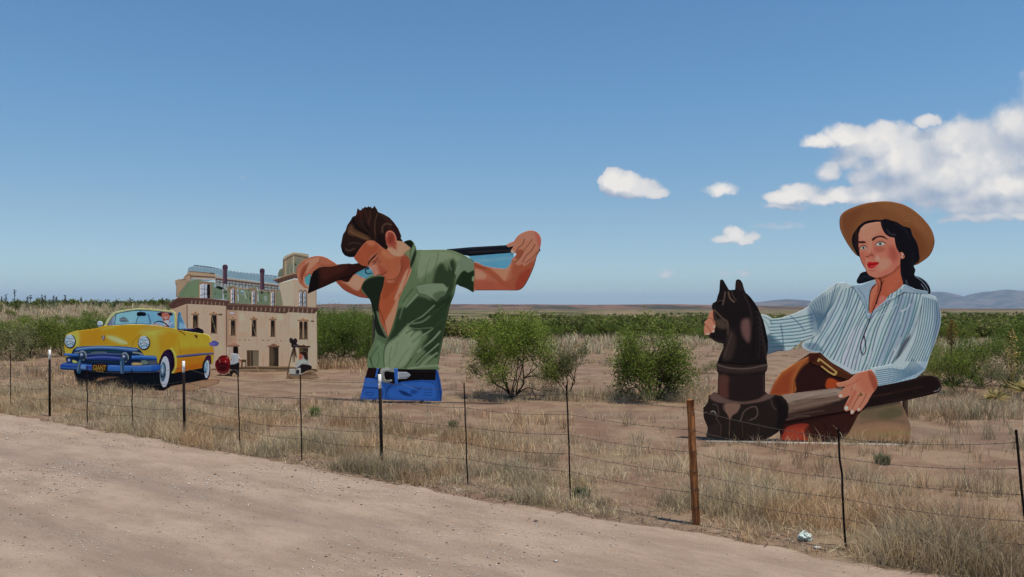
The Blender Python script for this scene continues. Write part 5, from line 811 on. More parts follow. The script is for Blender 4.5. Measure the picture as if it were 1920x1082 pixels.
    B.part('cornice', [(18,462),(50,440),(100,404),(300,410),(505,432),(498,448),(480,472),(300,462),(165,456),(60,496),(40,492)], BR, [Ln([(22,462),(100,410),(300,414),(502,436)], (132,98,84), 1.2, .9)]+[Ln([(205+i*31,458+i*1),(208+i*31,432+i*2)], (160,132,110), 1.5, .8) for i in range(9)]+[Ln([(60,480),(90,440),(150,430)], (70,46,42), 2, 1.2, .8)], 12, .9, Z=z, smooth=False)
    B.part('cornice', [(478,470),(500,452),(700,462),(960,474),(1200,486),(1210,494),(1180,505),(1168,532),(1060,526),(960,520),(940,532),(700,516),(540,506),(482,502)], BR, [Ln([(490,460),(700,468),(960,480),(1204,492)], (134,102,86), 1.2, .9)]+[Ln([(530+i*36,503+i*1.3),(534+i*36,482+i*1)], (164,136,112), 1.7, .8) for i in range(18)], 12, .9, Z=z, smooth=False)
    def win(x0, y0, x1, y1, kind=0, hood=True, dbl=False):
        w = B.part('window', [(x0-8,y0-4),(x1+8,y0-4),(x1+8,y1+6),(x0-8,y1+6)], (148, 118, 94), [Ln([(x0-6,y1+5),(x1+6,y1+5)], (112,84,66), 1.4, .8), Ln([(x0-5,y0),(x0-5,y1)], (178,148,118), 1.2, .8)], 13, .85, Z=z, smooth=False, parent=wall)
        mid = (x0+x1)/2
        pn = [(44, 38, 36), (170, 186, 196)][1 if kind == 1 else 0]
        ss = []
        if kind == 0: ss = [Pg([(x0+2,y0+(y1-y0)*.5),(mid,y0+(y1-y0)*.35),(x1-2,y0+(y1-y0)*.6),(x1-3,y1-3),(x0+2,y1-3)], (120,106,78), 2.5, .6), Ln([(x0+4,y1-6),(mid,y0+20),(x1-4,y1-14)], (30,26,26), 1.6, .9)]
        elif kind == 1: ss = [Pg([(x1-14,y0),(x1,y0),(x1,y1),(x1-14,y1)], (30,28,32), 1), Ln([(mid-6,y0),(mid-8,y1)], (44,44,50), 1.2, .8), Ln([(x0,y0+30),(x1-10,y0+34)], (50,50,56), 1, .8), Ln([(x0,y0+60),(x1-10,y0+62)], (50,50,56), 1, .8), Ln([(x0,y1-10),(mid,y1-30),(x1,y1-12)], (70,60,58), 1.2, .8)]
        elif kind == 2: ss = [Ln([(x0+2,y0+4),(x1-2,y1-4)], (150,134,100), 1.2, .8), Ln([(x1-2,y0+4),(x0+2,y1-4)], (18,16,18), 1.6, .8)]
        if dbl: ss.append(Ln([(mid,y0-2),(mid,y1+2)], (168,140,112), 2.4, .8))
        B.part('window_opening', [(x0,y0),(x1,y0),(x1,y1),(x0,y1)], pn, ss, 14, .8, Z=z, smooth=False, parent=wall)
        if hood: B.part('window_hood', [(x0-14,y0-4),(x0-16,y0-14),(x0-4,y0-20),(mid-8,y0-26),(mid,y0-34),(mid+8,y0-26),(x1+4,y0-20),(x1+16,y0-14),(x1+14,y0-4)], (176, 142, 112), [Ln([(x0-14,y0-5),(x1+14,y0-5)], (90,62,50), 1.2, .8), El(mid,y0-20,6,4,(110,80,64),.8)], 15, .8, Z=z, smooth=False, parent=wall)
    win(217,545,252,640); win(358,545,398,682,2); win(512,585,543,698); win(676,582,706,705,2); win(824,585,852,708); win(1047,595,1106,728,0,True,True)
    for (x0, y0, x1, y1) in ((812,790,880,948),(1046,798,1110,880)):
        B.part('doorway', [(x0-4,y0-4),(x1+4,y0-4),(x1+4,y1),(x0-4,y1)], (54, 44, 38), [Pg([(x0+4,y0+20),(x0+26,y0+10),(x0+40,y0+80),(x0+30,y1-8),(x0+6,y1-6)], (96,84,62), 3, .8), Ln([(x0-2,y0),(x0-2,y1)], (150,118,92), 1.2, .8), Ln([(x1+2,y0),(x1+2,y1)], (30,24,22), 1.2, .8)], 14, .85, Z=z, smooth=False, parent=wall)
        B.part('door_hood', [(x0-16,y0-4),(x0+10,y0-12),((x0+x1)/2,y0-26),(x1-10,y0-12),(x1+16,y0-4),(x1+8,y0+4),(x0-8,y0+4)], (128, 94, 74), [], 15, .85, Z=z, smooth=False, parent=wall)
    B.part('doorway', [(482,786),(570,786),(570,855),(482,855)], (176,156,140), [Pg([(532,790),(566,790),(568,850),(534,850)], (26,20,20), 1), Ln([(484,786),(570,786)], (90,56,46), 2, .9)], 14, .85, Z=z, smooth=False, parent=wall)
    B.part('door_hood', [(478,782),(500,768),(540,752),(560,766),(584,782),(570,790),(490,790)], (170,132,108), [Ln([(482,786),(580,786)], (96,62,52), 1.2, .8)], 15, .85, Z=z, smooth=False, parent=wall)
    B.part('doorway', [(636,818),(730,820),(728,950),(638,948)], (110, 98, 76), [Pg([(640,824),(660,826),(662,945),(642,945)], (84,64,46), 2), Ln([(676,824),(678,948)], (34,28,24), 2.4, 1), Pg([(688,830),(724,832),(722,944),(690,944)], (120,112,92), 3, .8), Ln([(636,820),(730,822)], (70,48,36), 1.4, .8)], 14, .85, Z=z, smooth=False, parent=wall)
    # openings in the mansard
    for (x0, y0, x1, y1) in ((274,300,350,412),(516,338,545,448),(680,355,704,460),(828,362,854,470),(1046,362,1072,474),(1080,364,1102,476)):
        B.part('dormer', [(x0-8,y1+2),(x0-8,y0),(x0+2,y0-14),((x0+x1)/2,y0-20),(x1-2,y0-14),(x1+8,y0),(x1+8,y1+2)], (156, 130, 108), [Ln([(x0-7,y0),((x0+x1)/2,y0-17),(x1+7,y0)], (100,76,66), 1, .8)], 13, .85, Z=z, smooth=False)
        m = (x0+x1)/2
        B.part('window_opening', [(x0,y1),(x0,y0+8),((x0+m)/2,y0),(m,y0+8),((m+x1)/2,y0),(x1,y0+8),(x1,y1)], (186, 200, 212), [Pg([(x1-(x1-x0)*.3,y0),(x1,y0),(x1,y1),(x1-(x1-x0)*.3,y1)], (26,24,28), 1), Ln([(m-4,y0+6),(m-6,y1)], (50,48,54), 1, .7), Ln([(x0,y0+40),(x1-6,y0+44)], (60,56,60), .9, .7), Ln([(x0,y1-18),(m,y1-34),(x1,y1-10)], (70,60,56), 1.2, .8)], 14, .8, Z=z, smooth=False)
    for x in (448,565,720):
        B.part('broken_board', [(x-4,y) for y in (345,)]+[(x+4,345),(x+8,440),(x,442)], (206, 208, 196), [Ln([(x,360),(x+4,380)], (60,60,50), 1, .7)], 6, .9, Z=z, smooth=False)
    B.part('porch', [(350,990),(360,962),(480,950),(700,942),(960,945),(1186,965),(1186,985),(960,1000),(640,1006),(480,1004)], (124, 104, 82), [Ln([(380,975),(560,962),(760,958),(1180,972)], (66,52,42), 1.8, 1), Ln([(560,990),(720,985),(900,992)], (40,32,28), 2.6, 1.4), Ln([(400,985),(600,972),(860,975)], (166,144,112), 1.4, 1), Pg([(580,985),(740,985),(900,1000),(640,1010)], (50,40,34), 3, .7)], 16, 1.0, Z=z, smooth=False)
    B.beam('sill', 330, 594, 700, .05, .06, .05)
    B.props((380, 460, 580), (560, 600, 580), 698)
build_house()

def build_crew():
    z = (380, 620, 10.82)
    B = Board('painted_cutout', 437, 707, 24.6, math.radians(-8), 'small painted cutout of a seated figure in white shirt beside a red lamp', 'painted cutout')
    B.part('red_lamp', [(250,690),(262,620),(300,590),(340,530),(400,500),(480,500),(530,540),(552,620),(560,700),(530,790),(520,850),(440,886),(360,880),(300,840),(262,780)], (120, 18, 26), [
        Pg([(300,690),(400,640),(500,660),(500,760),(420,830),(320,790)], (58,12,20), 5, .9), Ln([(330,620),(400,600),(480,610)], (60,12,20), 2, 1.6, .8), Ln([(300,740),(400,710),(500,730)], (96,40,44), 1.6, 1.6, .8), Ln([(320,830),(420,850),(500,820)], (110,80,80), 1.6, 1.6, .8), Pg([(380,560),(470,520),(530,600),(520,660),(420,640)], (160,26,36), 4, .8), Ln([(280,700),(340,560),(420,510),(500,530)], (60,20,30), 1.4, 1), Ln([(258,740),(290,830),(350,876),(440,888),(520,850)], (196,150,140), 1.2, .9), Ln([(462,610),(468,640)], (240,150,150), 1.2, .9), Ln([(490,545),(515,560)], (230,150,140), 1.2, .9), Ln([(345,590),(350,640)], (230,150,140), 1.0, .9)], 1, .8, Z=z, smooth=False)
    B.part('lamp_stand', [(200,960),(300,900),(340,880),(420,905),(520,860),(560,880),(590,980),(570,990),(520,930),(420,940),(330,975)], (84, 66, 54), [Ln([(400,915),(540,905)], (30,24,24), 1.6, .9)], 2, .9, Z=z, smooth=False)
    B.part('figure', [(560,480),(600,466),(680,466),(720,490),(740,540),(790,590),(780,620),(740,640),(745,690),(735,780),(740,860),(700,880),(690,800),(600,800),(545,760),(555,690),(570,620),(590,540)], (190, 200, 208), [Pg([(545,690),(640,680),(740,640),(745,720),(740,860),(700,880),(690,800),(600,800),(545,760)], (34,28,30), 1.2), Pg([(740,570),(795,590),(770,635),(725,610)], (190,120,96), 1.4), Ln([(610,520),(640,600),(600,660)], (150,164,176), 2, 2, .7), Ln([(575,540),(590,600)], (60,70,80), 1.4, 1)], 3, .8, Z=z, smooth=False)
    B.part('table', [(725,590),(745,584),(880,586),(880,770),(865,770),(866,640),(808,640),(806,770),(782,770),(784,600),(725,602)], (96, 74, 60), [], 2, .8, Z=z, smooth=False)
    B.part('stool', [(540,820),(600,800),(720,800),(740,940),(700,905),(640,850),(600,880),(580,985),(545,900)], (44, 36, 34), [], 1, .9, Z=z, smooth=False)
    B.beam('sill', 402, 448, 709, .04, .05, .05)
    z = (520, 620, 10.82)
    B = Board('painted_cutout', 562, 712, 23.6, math.radians(-8), 'small painted cutout of a film cameraman with a tripod movie camera', 'painted cutout')
    tp = B.part('tripod', [(325,340),(360,345),(385,460),(392,560),(384,560),(360,470),(350,640),(342,640),(340,470),(325,470),(322,640),(314,640),(310,440),(245,700),(215,900),(190,905),(230,690),(290,420)], (104, 80, 62), [Ln([(330,350),(350,400)], (40,30,32), 3, 1)], 1, .8, Z=z, smooth=False)
    B.part('camera', [(240,190),(255,150),(285,145),(310,170),(325,190),(345,155),(380,158),(402,190),(400,230),(380,262),(440,296),(560,312),(640,310),(680,318),(640,336),(540,340),(440,330),(350,345),(300,345),(278,310),(285,265),(255,245)], (40, 34, 38), [El(278,200,20,34,(66,56,60),3,.6), El(365,205,20,34,(62,54,58),3,.6), Ln([(320,300),(420,310)], (110,100,100), 1.6, 1)], 2, .8, Z=z, smooth=False)
    B.part('figure', [(440,490),(480,430),(560,420),(612,450),(625,560),(640,660),(700,720),(690,780),(620,800),(520,860),(470,880),(460,790),(400,760),(350,730),(380,680),(400,620),(440,590)], (180, 186, 184), [
        Pg([(450,430),(560,415),(612,440),(622,600),(560,590),(520,500),(450,480)], (56,36,28), 1.6), Pg([(436,490),(470,470),(510,500),(510,560),(450,595),(438,560)], (196,104,82), 1.4), Pg([(400,640),(500,600),(600,600),(560,650),(480,660)], (186,206,192), 3, .8), Pg([(480,680),(620,690),(700,720),(690,790),(620,805),(470,880),(470,760),(400,760)], (38,34,36), 2), Ln([(360,735),(420,720),(470,680)], (206,212,218), 2, 1.6, .8)], 3, .8, Z=z, smooth=False)
    B.part('equipment_case', [(240,780),(380,775),(470,768),(476,900),(380,910),(245,890)], (186, 190, 186), [Pg([(385,800),(440,798),(442,870),(388,875)], (40,44,54), 1.2), Ln([(375,778),(378,905)], (110,114,116), 1, .9), Ln([(240,888),(470,898)], (60,60,66), 1.6, 1)], 4, .8, Z=z, smooth=False)
    B.part('ground_patch', [(190,900),(240,880),(480,895),(560,850),(690,800),(780,860),(860,960),(640,990),(460,1010),(300,1030),(170,980)], (150, 126, 100), [Ln([(240,950),(300,980),(330,1040)], (60,50,46), 3, 2, .7), Ln([(480,900),(560,880),(680,870)], (50,48,44), 3, 2.4, .7), Ln([(660,940),(860,935)], (186,164,140), 1.6, 1.4, .8)], 1, 1.0, Z=z, smooth=False)
    B.beam('sill', 540, 596, 713, .04, .05, .05)
build_crew()
# ------------------------------------------------------------------ tubes
def tube_mesh(paths, sides=6):
    """paths: list of (points Nx3, radii N)"""
    VV = []; FF = []; o = 0
    for pts, rad in paths:
        p = np.asarray(pts, float); n = len(p); r = np.broadcast_to(np.asarray(rad, float), (n,))
        d = np.gradient(p, axis=0); d /= np.linalg.norm(d, axis=1)[:, None]+1e-9
        ref = np.where(np.abs(d[:, 2:3]) > .9, np.array([[1., 0, 0]]), np.array([[0, 0, 1.]]))
        a = np.cross(d, ref); a /= np.linalg.norm(a, axis=1)[:, None]+1e-9; b = np.cross(d, a)
        t = np.linspace(0, 2*math.pi, sides, endpoint=False)
        ring = p[:, None, :] + r[:, None, None]*(np.cos(t)[None, :, None]*a[:, None, :]+np.sin(t)[None, :, None]*b[:, None, :])
        VV.append(ring.reshape(-1, 3))
        i, j = np.meshgrid(np.arange(n-1), np.arange(sides), indexing='ij'); j2 = (j+1) % sides
        FF.append(o+np.stack([i*sides+j, i*sides+j2, (i+1)*sides+j2, (i+1)*sides+j], -1).reshape(-1, 4)[:, ::-1])
        VV.append(p[-1:]+d[-1:]*r[-1]*.3); e = o+n*sides; jj = np.arange(sides)
        k = np.stack([o+(n-1)*sides+jj, o+(n-1)*sides+(jj+1) % sides, np.full(sides, e), np.full(sides, e)], -1)
        FF.append(k[:, [0, 1, 2, 2]][:, :4]); o += n*sides+1
    V = np.vstack(VV); Fq = np.vstack(FF)
    deg = Fq[:, 2] == Fq[:, 3]
    return V, [Fq[~deg], Fq[deg][:, :3]]
# ------------------------------------------------------------------ the barbed wire fence
M_STEEL = mat_flat('rusted_dark_steel', (32, 26, 24), .85, .15, 30, .9)
M_WHITE = mat_flat('white_post_paint', (240, 238, 232), .6, .3, 40, .35)
M_WIRE = mat_flat('old_wire', (78, 68, 62), .6, .4, 15, .5)
M_WOOD = None
def mat_post_wood():
    m, b, p = material('orange_post_wood', .8, .2)
    P = b.node('ShaderNodeTexCoord').outputs['Object']
    n = b.noise(b.vm('MULTIPLY', P, (9, 9, .9)), 5, 7, .65, dist=.6); k = b.noise(P, 7, 4, .6)
    c = b.mix(b.ramp(n, .36, .64), rgba((104, 62, 36)), rgba((182, 120, 70)))
    c = b.mix(b.m('MULTIPLY', b.ramp(k, .58, .7), .6), c, rgba((80, 50, 32)))
    b.put(p.inputs['Base Color'], c)
    bp = b.node('ShaderNodeBump'); bp.inputs['Strength'].default_value = .7; bp.inputs['Distance'].default_value = .01
    b.put(bp.inputs['Height'], n); b.put(p.inputs['Normal'], bp.outputs[0]); return m
M_WOOD = mat_post_wood()
# (kind, foot px, foot py, top px, top py)
POSTS = [('stay',-62,757,-62,656),('stay',20,769,20,657),('steel_post',92,781,92,656),('stay',164,796,163,686),('stay',249,810,247,692),('steel_post',345,826,343,677),
         ('stay',450,843,446,705),('stay',566,864,563,703),('steel_post',716,887,711,702),('stay',878,908,870,718),('stay',1075,938,1062,722),
         ('wooden_post',1306,983,1294,750),('stay',1586,1031,1572,803),('stay',1934,1096,1905,806)]
def build_fence():
    root = empty('wire_fence', (float(FP[0]), float(FP[1]), 0))
    tag(root, 'barbed wire fence with thin steel stakes and one orange wooden post', 'fence')
    O = np.array((FP[0], FP[1], 0.0))
    tops = []; feet = []
    for kind, fx, fy, tx, ty in POSTS:
        x, y = at(fx, fy); s, t = fence_coords(x, y)
        t = np.clip(t, -.12, .12); x = FP[0]+s*FD[0]+t*FN[0]; y = FP[1]+s*FD[1]+t*FN[1]
        foot = np.array((x, y, float(gh(x, y))-.02)); d = y
        top = np.array(((tx-CXP)/F*d, d+.0, H+(HY-ty)/F*d))
        feet.append(foot); tops.append(top)
        f0, t0 = foot-O, top-O
        if kind == 'wooden_post':
            n = 16; k = np.linspace(0, 1, n)
            rg = np.random.RandomState(3)
            pts = f0+(t0-f0)*k[:, None]+np.stack([rg.normal(0, .0016, n), rg.normal(0, .0016, n), np.zeros(n)], 1)
            V, fc = tube_mesh([(pts, .040-.004*k+rg.normal(0, .0012, n))], 14)
            o = obj('wooden_post', np_mesh('wooden_post', V, fc, mat=M_WOOD, smooth=False), root)
            bm = []
            for q in (.9, .77, .6, .44, .3, .16):
                c = f0+(t0-f0)*q; tt = np.linspace(0, 2*math.pi, 13)
                bm.append((np.stack([c[0]+.041*np.cos(tt), c[1]+.041*np.sin(tt), c[2]+.003*np.sin(tt*3)], 1), .0022))
            V, fc = tube_mesh(bm, 4); obj('wire_tie', np_mesh('wire_tie', V, fc, mat=M_WIRE), o)
        elif kind == 'steel_post':
            # T-section: flange facing the road, stem behind, studs on the flange
            axis = (t0-f0); L = np.linalg.norm(axis)
            u = np.array((FD[0], FD[1], 0)); w_ = np.array((FN[0], FN[1], 0))
            def prism(a, b, hu, u0, w0, w1):
                p = f0+axis*a; q = f0+axis*b
                return [p+u*(u0-hu)+w_*w0, p+u*(u0+hu)+w_*w0, p+u*(u0+hu)+w_*w1, p+u*(u0-hu)+w_*w1, q+u*(u0-hu)+w_*w0, q+u*(u0+hu)+w_*w0, q+u*(u0+hu)+w_*w1, q+u*(u0-hu)+w_*w1]
            box = np.array([(0, 3, 2, 1), (4, 5, 6, 7), (0, 1, 5, 4), (1, 2, 6, 5), (2, 3, 7, 6), (3, 0, 4, 7)])
            def mk(parts):
                V = []; Fc = []
                for i, p in enumerate(parts): V += p; Fc.append(box+8*i)
                return np.array(V), np.vstack(Fc)
            cut = .86
            V, Fc = mk([prism(0, cut, .019, 0, -.003, .003), prism(0, cut, .003, 0, .003, .032)]+[prism(q, q+.012, .006, 0, -.010, -.003) for q in np.arange(.08, cut-.02, .045)])
            o = obj('steel_post', np_mesh('steel_post', V, Fc, mat=M_STEEL), root)
            V, Fc = mk([prism(cut, 1, .020, 0, -.004, .004), prism(cut, 1, .003, 0, .004, .033)]+[prism(q, q+.012, .006, 0, -.010, -.004) for q in np.arange(cut+.03, .99, .045)])
            obj('white_tip', np_mesh('white_tip', V, Fc, mat=M_WHITE), o)
        else:
            rg = np.random.RandomState(int(fx) % 97+5); n = 9; k = np.linspace(0, 1, n)
            pts = f0+(t0-f0)*k[:, None]+np.stack([rg.normal(0, .004, n), rg.normal(0, .002, n), np.zeros(n)], 1)*np.sin(k*math.pi)[:, None]
            big = 1.05 if fx in (1586, 1934, 1075) else 1.0
            V, fc = tube_mesh([(pts, .0088*big)], 6)
            o = obj('stay', np_mesh('stay', V, fc, mat=M_STEEL), root)
    # wires
    tops = np.array(tops); feet = np.array(feet)
    rg = np.random.RandomState(8)
    for hi, q in enumerate((.93, .76, .58, .42, .27)):
        pts = []; 
        for i in range(len(feet)):
            c = feet[i]+(tops[i]-feet[i])*q; c = c + np.array((0, 0, rg.normal(0, .008)))
            if i:
                a = pts[-1]; L = np.linalg.norm(c-a)
                for k in np.linspace(.1, .9, 8): pts.append(a*(1-k)+c*k+np.array((0, 0, -4*k*(1-k)*(.012+.02*rg.rand())*L/1.4)) if False else a*(1-k)+c*k)
                sag = (.010+.018*rg.rand())*L
                for kk, k in enumerate(np.linspace(.1, .9, 8)): pts[-8+kk] = a*(1-k)+c*k-np.array((0, 0, 4*k*(1-k)*sag))
            pts.append(c)
        P = np.array(pts)-O
        paths = [(P, .0021)]
        # barbs
        dist = np.r_[0, np.cumsum(np.linalg.norm(np.diff(P, axis=0), axis=1))]
        for s in np.arange(.05, dist[-1], .115):
            c = np.array([np.interp(s, dist, P[:, j]) for j in range(3)])
            for _ in range(2):
                v = rg.normal(size=3); v /= np.linalg.norm(v); v *= .013
                paths.append((np.array([c-v, c+v]), .0016))
        V, fc = tube_mesh(paths, 4)
        obj('barbed_wire', np_mesh('barbed_wire', V, fc, mat=M_WIRE), root)
build_fence()
# ------------------------------------------------------------------ vegetation
def mat_leaf(name, trans=.35, rough=.7):
    m = bpy.data.materials.new(name); m.use_nodes = True; nt = m.node_tree; b = NB(nt)
    p = nt.nodes['Principled BSDF']; p.inputs['Roughness'].default_value = rough; p.inputs['Specular IOR Level'].default_value = .15
    a = b.node('ShaderNodeVertexColor', layer_name='paint')
    oi = b.node('ShaderNodeObjectInfo')
    c = b.mix(1.0, a.outputs[0], b.vm('SCALE', (1, 1, 1), scale=b.m('ADD', .8, b.m('MULTIPLY', oi.outputs['Random'], .4))), 'MULTIPLY')
    b.put(p.inputs['Base Color'], c)
    t = b.node('ShaderNodeBsdfTranslucent'); b.put(t.inputs[0], c)
    mx = b.node('ShaderNodeMixShader'); mx.inputs[0].default_value = trans
    nt.links.new(p.outputs[0], mx.inputs[1]); nt.links.new(t.outputs[0], mx.inputs[2])
    nt.links.new(mx.outputs[0], nt.nodes['Material Output'].inputs[0]); return m
M_LEAF = mat_leaf('leaf'); M_GRASS = mat_leaf('dry_grass', .25, .8)
M_BARK = mat_flat('dark_bark', (66, 54, 46), .9, .1, 12, .7)

def leaf_quads(P, rs, L, W, up=.2, C=None, droop=0.0, dirs=None):
    """P (N,3) -> one small quad per point; returns V, F"""
    n = len(P)
    d = rs.normal(size=(n, 3)); d[:, 2] = d[:, 2]*.7+up
    if dirs is not None: d = d*.6+dirs
    d /= np.linalg.norm(d, axis=1)[:, None]
    e = np.cross(d, rs.normal(size=(n, 3))); e /= np.linalg.norm(e, axis=1)[:, None]+1e-9
    l = L*(.6+.8*rs.rand(n))[:, None]; w_ = W*(.6+.8*rs.rand(n))[:, None]
    a = P; c = P+d*l; m = P+d*l*.5
    V = np.stack([a, m+e*w_*.5, c, m-e*w_*.5], 1).reshape(-1, 3)
    F_ = np.arange(4*n).reshape(n, 4)
    return V, F_
def branches(rs, stems, depth, h, spread, lean=.55, base=.05, r0=.03, curve=.22, up=.35):
    """recursive skeleton -> paths, twig points"""
    paths = []; twigs = []
    def grow(p, d, L, r, k):
        n = 5; pts = [p]; dd = d.copy()
        for i in range(n):
            dd = dd+rs.normal(0, curve, 3); dd[2] += up*.12; dd /= np.linalg.norm(dd)
            pts.append(pts[-1]+dd*L/n)
        pts = np.array(pts); rr = np.linspace(r, r*.62, n+1)
        paths.append((pts, rr))
        if k >= depth-2:
            for q in pts[1:]: twigs.append((q, dd, k))
        if k < depth:
            nc = 3 if rs.rand() < .45 else 2
            for c in range(nc+(k > 0)*1):
                a = pts[-1] if c < nc else pts[rs.randint(2, 5)]
                v = dd+rs.normal(0, .55, 3)*(1, 1, .6); v[2] += up*.3; v /= np.linalg.norm(v)
                grow(a, v, L*(.62+.25*rs.rand()), r*.6, k+1)
    for i in range(stems):
        th = 2*math.pi*(i+rs.rand()*.7)/stems
        d = np.array((math.cos(th)*lean*spread, math.sin(th)*lean*spread, .8+.3*rs.rand())); d /= np.linalg.norm(d)
        grow(np.array((math.cos(th)*base, math.sin(th)*base, -.04)), d, h*(.30+.12*rs.rand()), r0*(.7+.5*rs.rand()), 0)
    return paths, twigs
def tree(name, label, cat, seed, hgt, wid, stems, depth, nleaf, pal, leafL, leafW, group=None, scat=.10, r0=.028, lean=.6, dens_low=1.0, up=.35, bark=None, sides=5, minleafz=.0):
    rs = np.random.RandomState(seed)
    paths, tw = branches(rs, stems, depth, hgt, 1.0, lean, .05, r0, up=up)
    T = np.array([t[0] for t in tw]); D = np.array([t[1] for t in tw])
    # fit to the wanted size
    lo = np.percentile(T, 1, 0); hi = np.percentile(T, 99, 0)
    sx = wid/(max(hi[0]-lo[0], hi[1]-lo[1])+2*scat*.7); sz = (hgt-scat*.6)/hi[2]; cx = (lo+hi)/2
    def fit(p):
        q = np.array(p, float); k = np.clip(q[:, 2:3]*sz/hgt, 0, 1)
        q[:, 0] = (q[:, 0]-cx[0]*k[:, 0])*sx; q[:, 1] = (q[:, 1]-cx[1]*k[:, 0])*sx; q[:, 2] *= sz
        return q
    paths = [(fit(p), r) for p, r in paths]; T = fit(T)
    keep = T[:, 2] > minleafz*hgt; T = T[keep]; D = D[keep]
    # clumps: each twig gets its own amount and hue
    wgt = rs.gamma(.55, 1, len(T)); wgt *= np.where(T[:, 2] < hgt*.35, dens_low, 1); wgt /= wgt.sum()
    idx = rs.choice(len(T), nleaf, p=wgt)
    off = rs.normal(0, scat, (nleaf, 3))*(1, 1, .75)
    P = T[idx]+off; P[:, 2] = np.maximum(P[:, 2], .02)
    V, F_ = leaf_quads(P, rs, leafL, leafW, .15, dirs=D[idx]*.4)
    hue = rs.rand(len(T))[idx]; r2 = rs.rand(nleaf)
    pal = lin(np.array(pal))
    t = np.clip(.5*hue+.35*r2+.25*(P[:, 2]/hgt-.4), 0, 1)[:, None]
    c = pal[0]*(1-t)+pal[1]*t
    dry = rs.rand(nleaf) < .05; c[dry] = pal[2]
    c = np.repeat(c, 4, 0)
    root = empty(name, (0, 0, 0)); tag(root, label, cat, group)
    Vt, Ft = tube_mesh(paths, sides)
    obj('trunk', np_mesh('trunk', Vt, Ft, mat=bark or M_BARK), root)
    obj('crown', np_mesh('crown', V, F_, c, M_LEAF), root)
    return root
def place(o, px, py, rz=0.0, s=None):
    x, y = at(px, py); o.location = (x, y, float(gh(x, y))); o.rotation_euler = (0, 0, rz)
    if s: o.scale = s
MESQ = [(76, 92, 36), (146, 162, 66), (160, 140, 84)]
DARK = [(66, 84, 34), (126, 146, 60), (134, 116, 70)]
GREY = [(104, 108, 68), (158, 156, 108), (152, 132, 98)]
# the three trees between the cutouts
k = (745-HY)
t = tree('mesquite_tree', 'broad feathery mesquite tree right of the man cutout', 'tree', 11, 1.93, 2.25, 8, 4, 19000, MESQ, .068, .019, scat=.11, lean=.85, dens_low=.6, r0=.024, minleafz=.2); place(t, 962, 744)
t = tree('mesquite_tree', 'sparse small mesquite tree with bare dark branches', 'tree', 23, 1.35, 1.25, 5, 3, 5200, GREY, .055, .016, scat=.06, lean=.6, dens_low=.3, r0=.018, minleafz=.3); place(t, 1062, 746)
t = tree('creosote_bush', 'dense round green bush between the mesquites and the horse head post', 'bush', 37, 1.72, 2.02, 9, 4, 18000, [(78, 96, 38), (142, 156, 68), (134, 116, 70)], .055, .026, scat=.11, lean=.9, dens_low=1.5, r0=.02, minleafz=.04); place(t, 1228, 750)

# shrub kinds reused for the thickets
def proto(seed, hgt, wid, pal, n=5200, **kw):
    return tree('mesquite_shrub', 'x', 'shrub', seed, hgt, wid, 6, 3, n, pal, .085, .026, scat=.14, lean=.8, r0=.02, sides=4, **kw)
PR = [proto(101, 2.0, 2.6, MESQ), proto(102, 2.1, 2.2, DARK), proto(103, 1.8, 2.4, MESQ), proto(104, 1.6, 2.3, GREY, 3000), proto(105, 2.2, 2.6, DARK, 6200)]
used = set()
def shrub(k, px, py, s, label, group, rz=None, sc=1.0):
    x, y = at(px, py)
    rr = random.Random(int(px*7+py*13)); rz = rr.uniform(0, 6.28) if rz is None else rz
    loc = (x, y, float(gh(x, y))-.03); scl = (s*rr.uniform(.9, 1.12), s*rr.uniform(.9, 1.12), s*sc)
    if k not in used:
        used.add(k); o = PR[k]; o.location = loc; o.rotation_euler = (0, 0, rz); o.scale = scl; o['label'] = label; o['group'] = group
        if not group: del o['group']
        return o
    o = copy_tree(PR[k], loc, rz, scl, label, group)
    if not group and 'group' in o.keys(): del o['group']
    return o
KIND = ['feathery shrub', 'dark shrub', 'low feathery shrub', 'grey sparse shrub', 'tall dark shrub']
def zone(px, zs):
    for lim, t in zs:
        if px < lim: return t
rr = random.Random(5)
rows = [('front row', 672, -30, 330, 46), ('second row', 663, -60, 330, 44), ('third row', 652, -40, 330, 40), ('back rows', 643, -60, 330, 40), ('back rows', 636, -40, 330, 34), ('back rows', 629, -60, 330, 36)]
ZL = [(45, 'at the left edge'), (115, 'just left of the yellow car'), (190, 'above the car left fender'), (999, 'behind the car windscreen')]
for ri, (rn, py, x0, x1, st) in enumerate(rows):
    x = x0
    while x < x1:
        yy = py+rr.uniform(-5, 5); kk = rr.choice([0, 0, 1, 2, 2, 3, 4])
        target = rr.uniform(1.45, 2.0) if ri < 2 else (rr.uniform(1.2, 1.8) if ri < 3 else rr.uniform(.6, 1.1)*(1.3 if x > 230 else 1))
        lab = '%s in thicket %s %s' % (KIND[kk], rn, zone(x, ZL))
        shrub(kk, x, yy, target/2.0, lab, 'thicket shrubs '+zone(x, ZL)); x += st*rr.uniform(.7, 1.4)
for rn, py, x0, x1, st in (('front row', 682, 600, 700, 40), ('middle row', 670, 597, 700, 42), ('rear row', 655, 597, 700, 40), ('rear row', 643, 597, 700, 34)):
    x = x0
    while x < x1:
        yy = py+rr.uniform(-4, 4); kk = rr.choice([4, 1, 4, 0])
        shrub(kk, x, yy, rr.uniform(.82, 1.0), '%s in the %s of bushes right of the mansion' % (KIND[kk], rn), 'bushes between the mansion and the man'); x += st*rr.uniform(.7, 1.3)
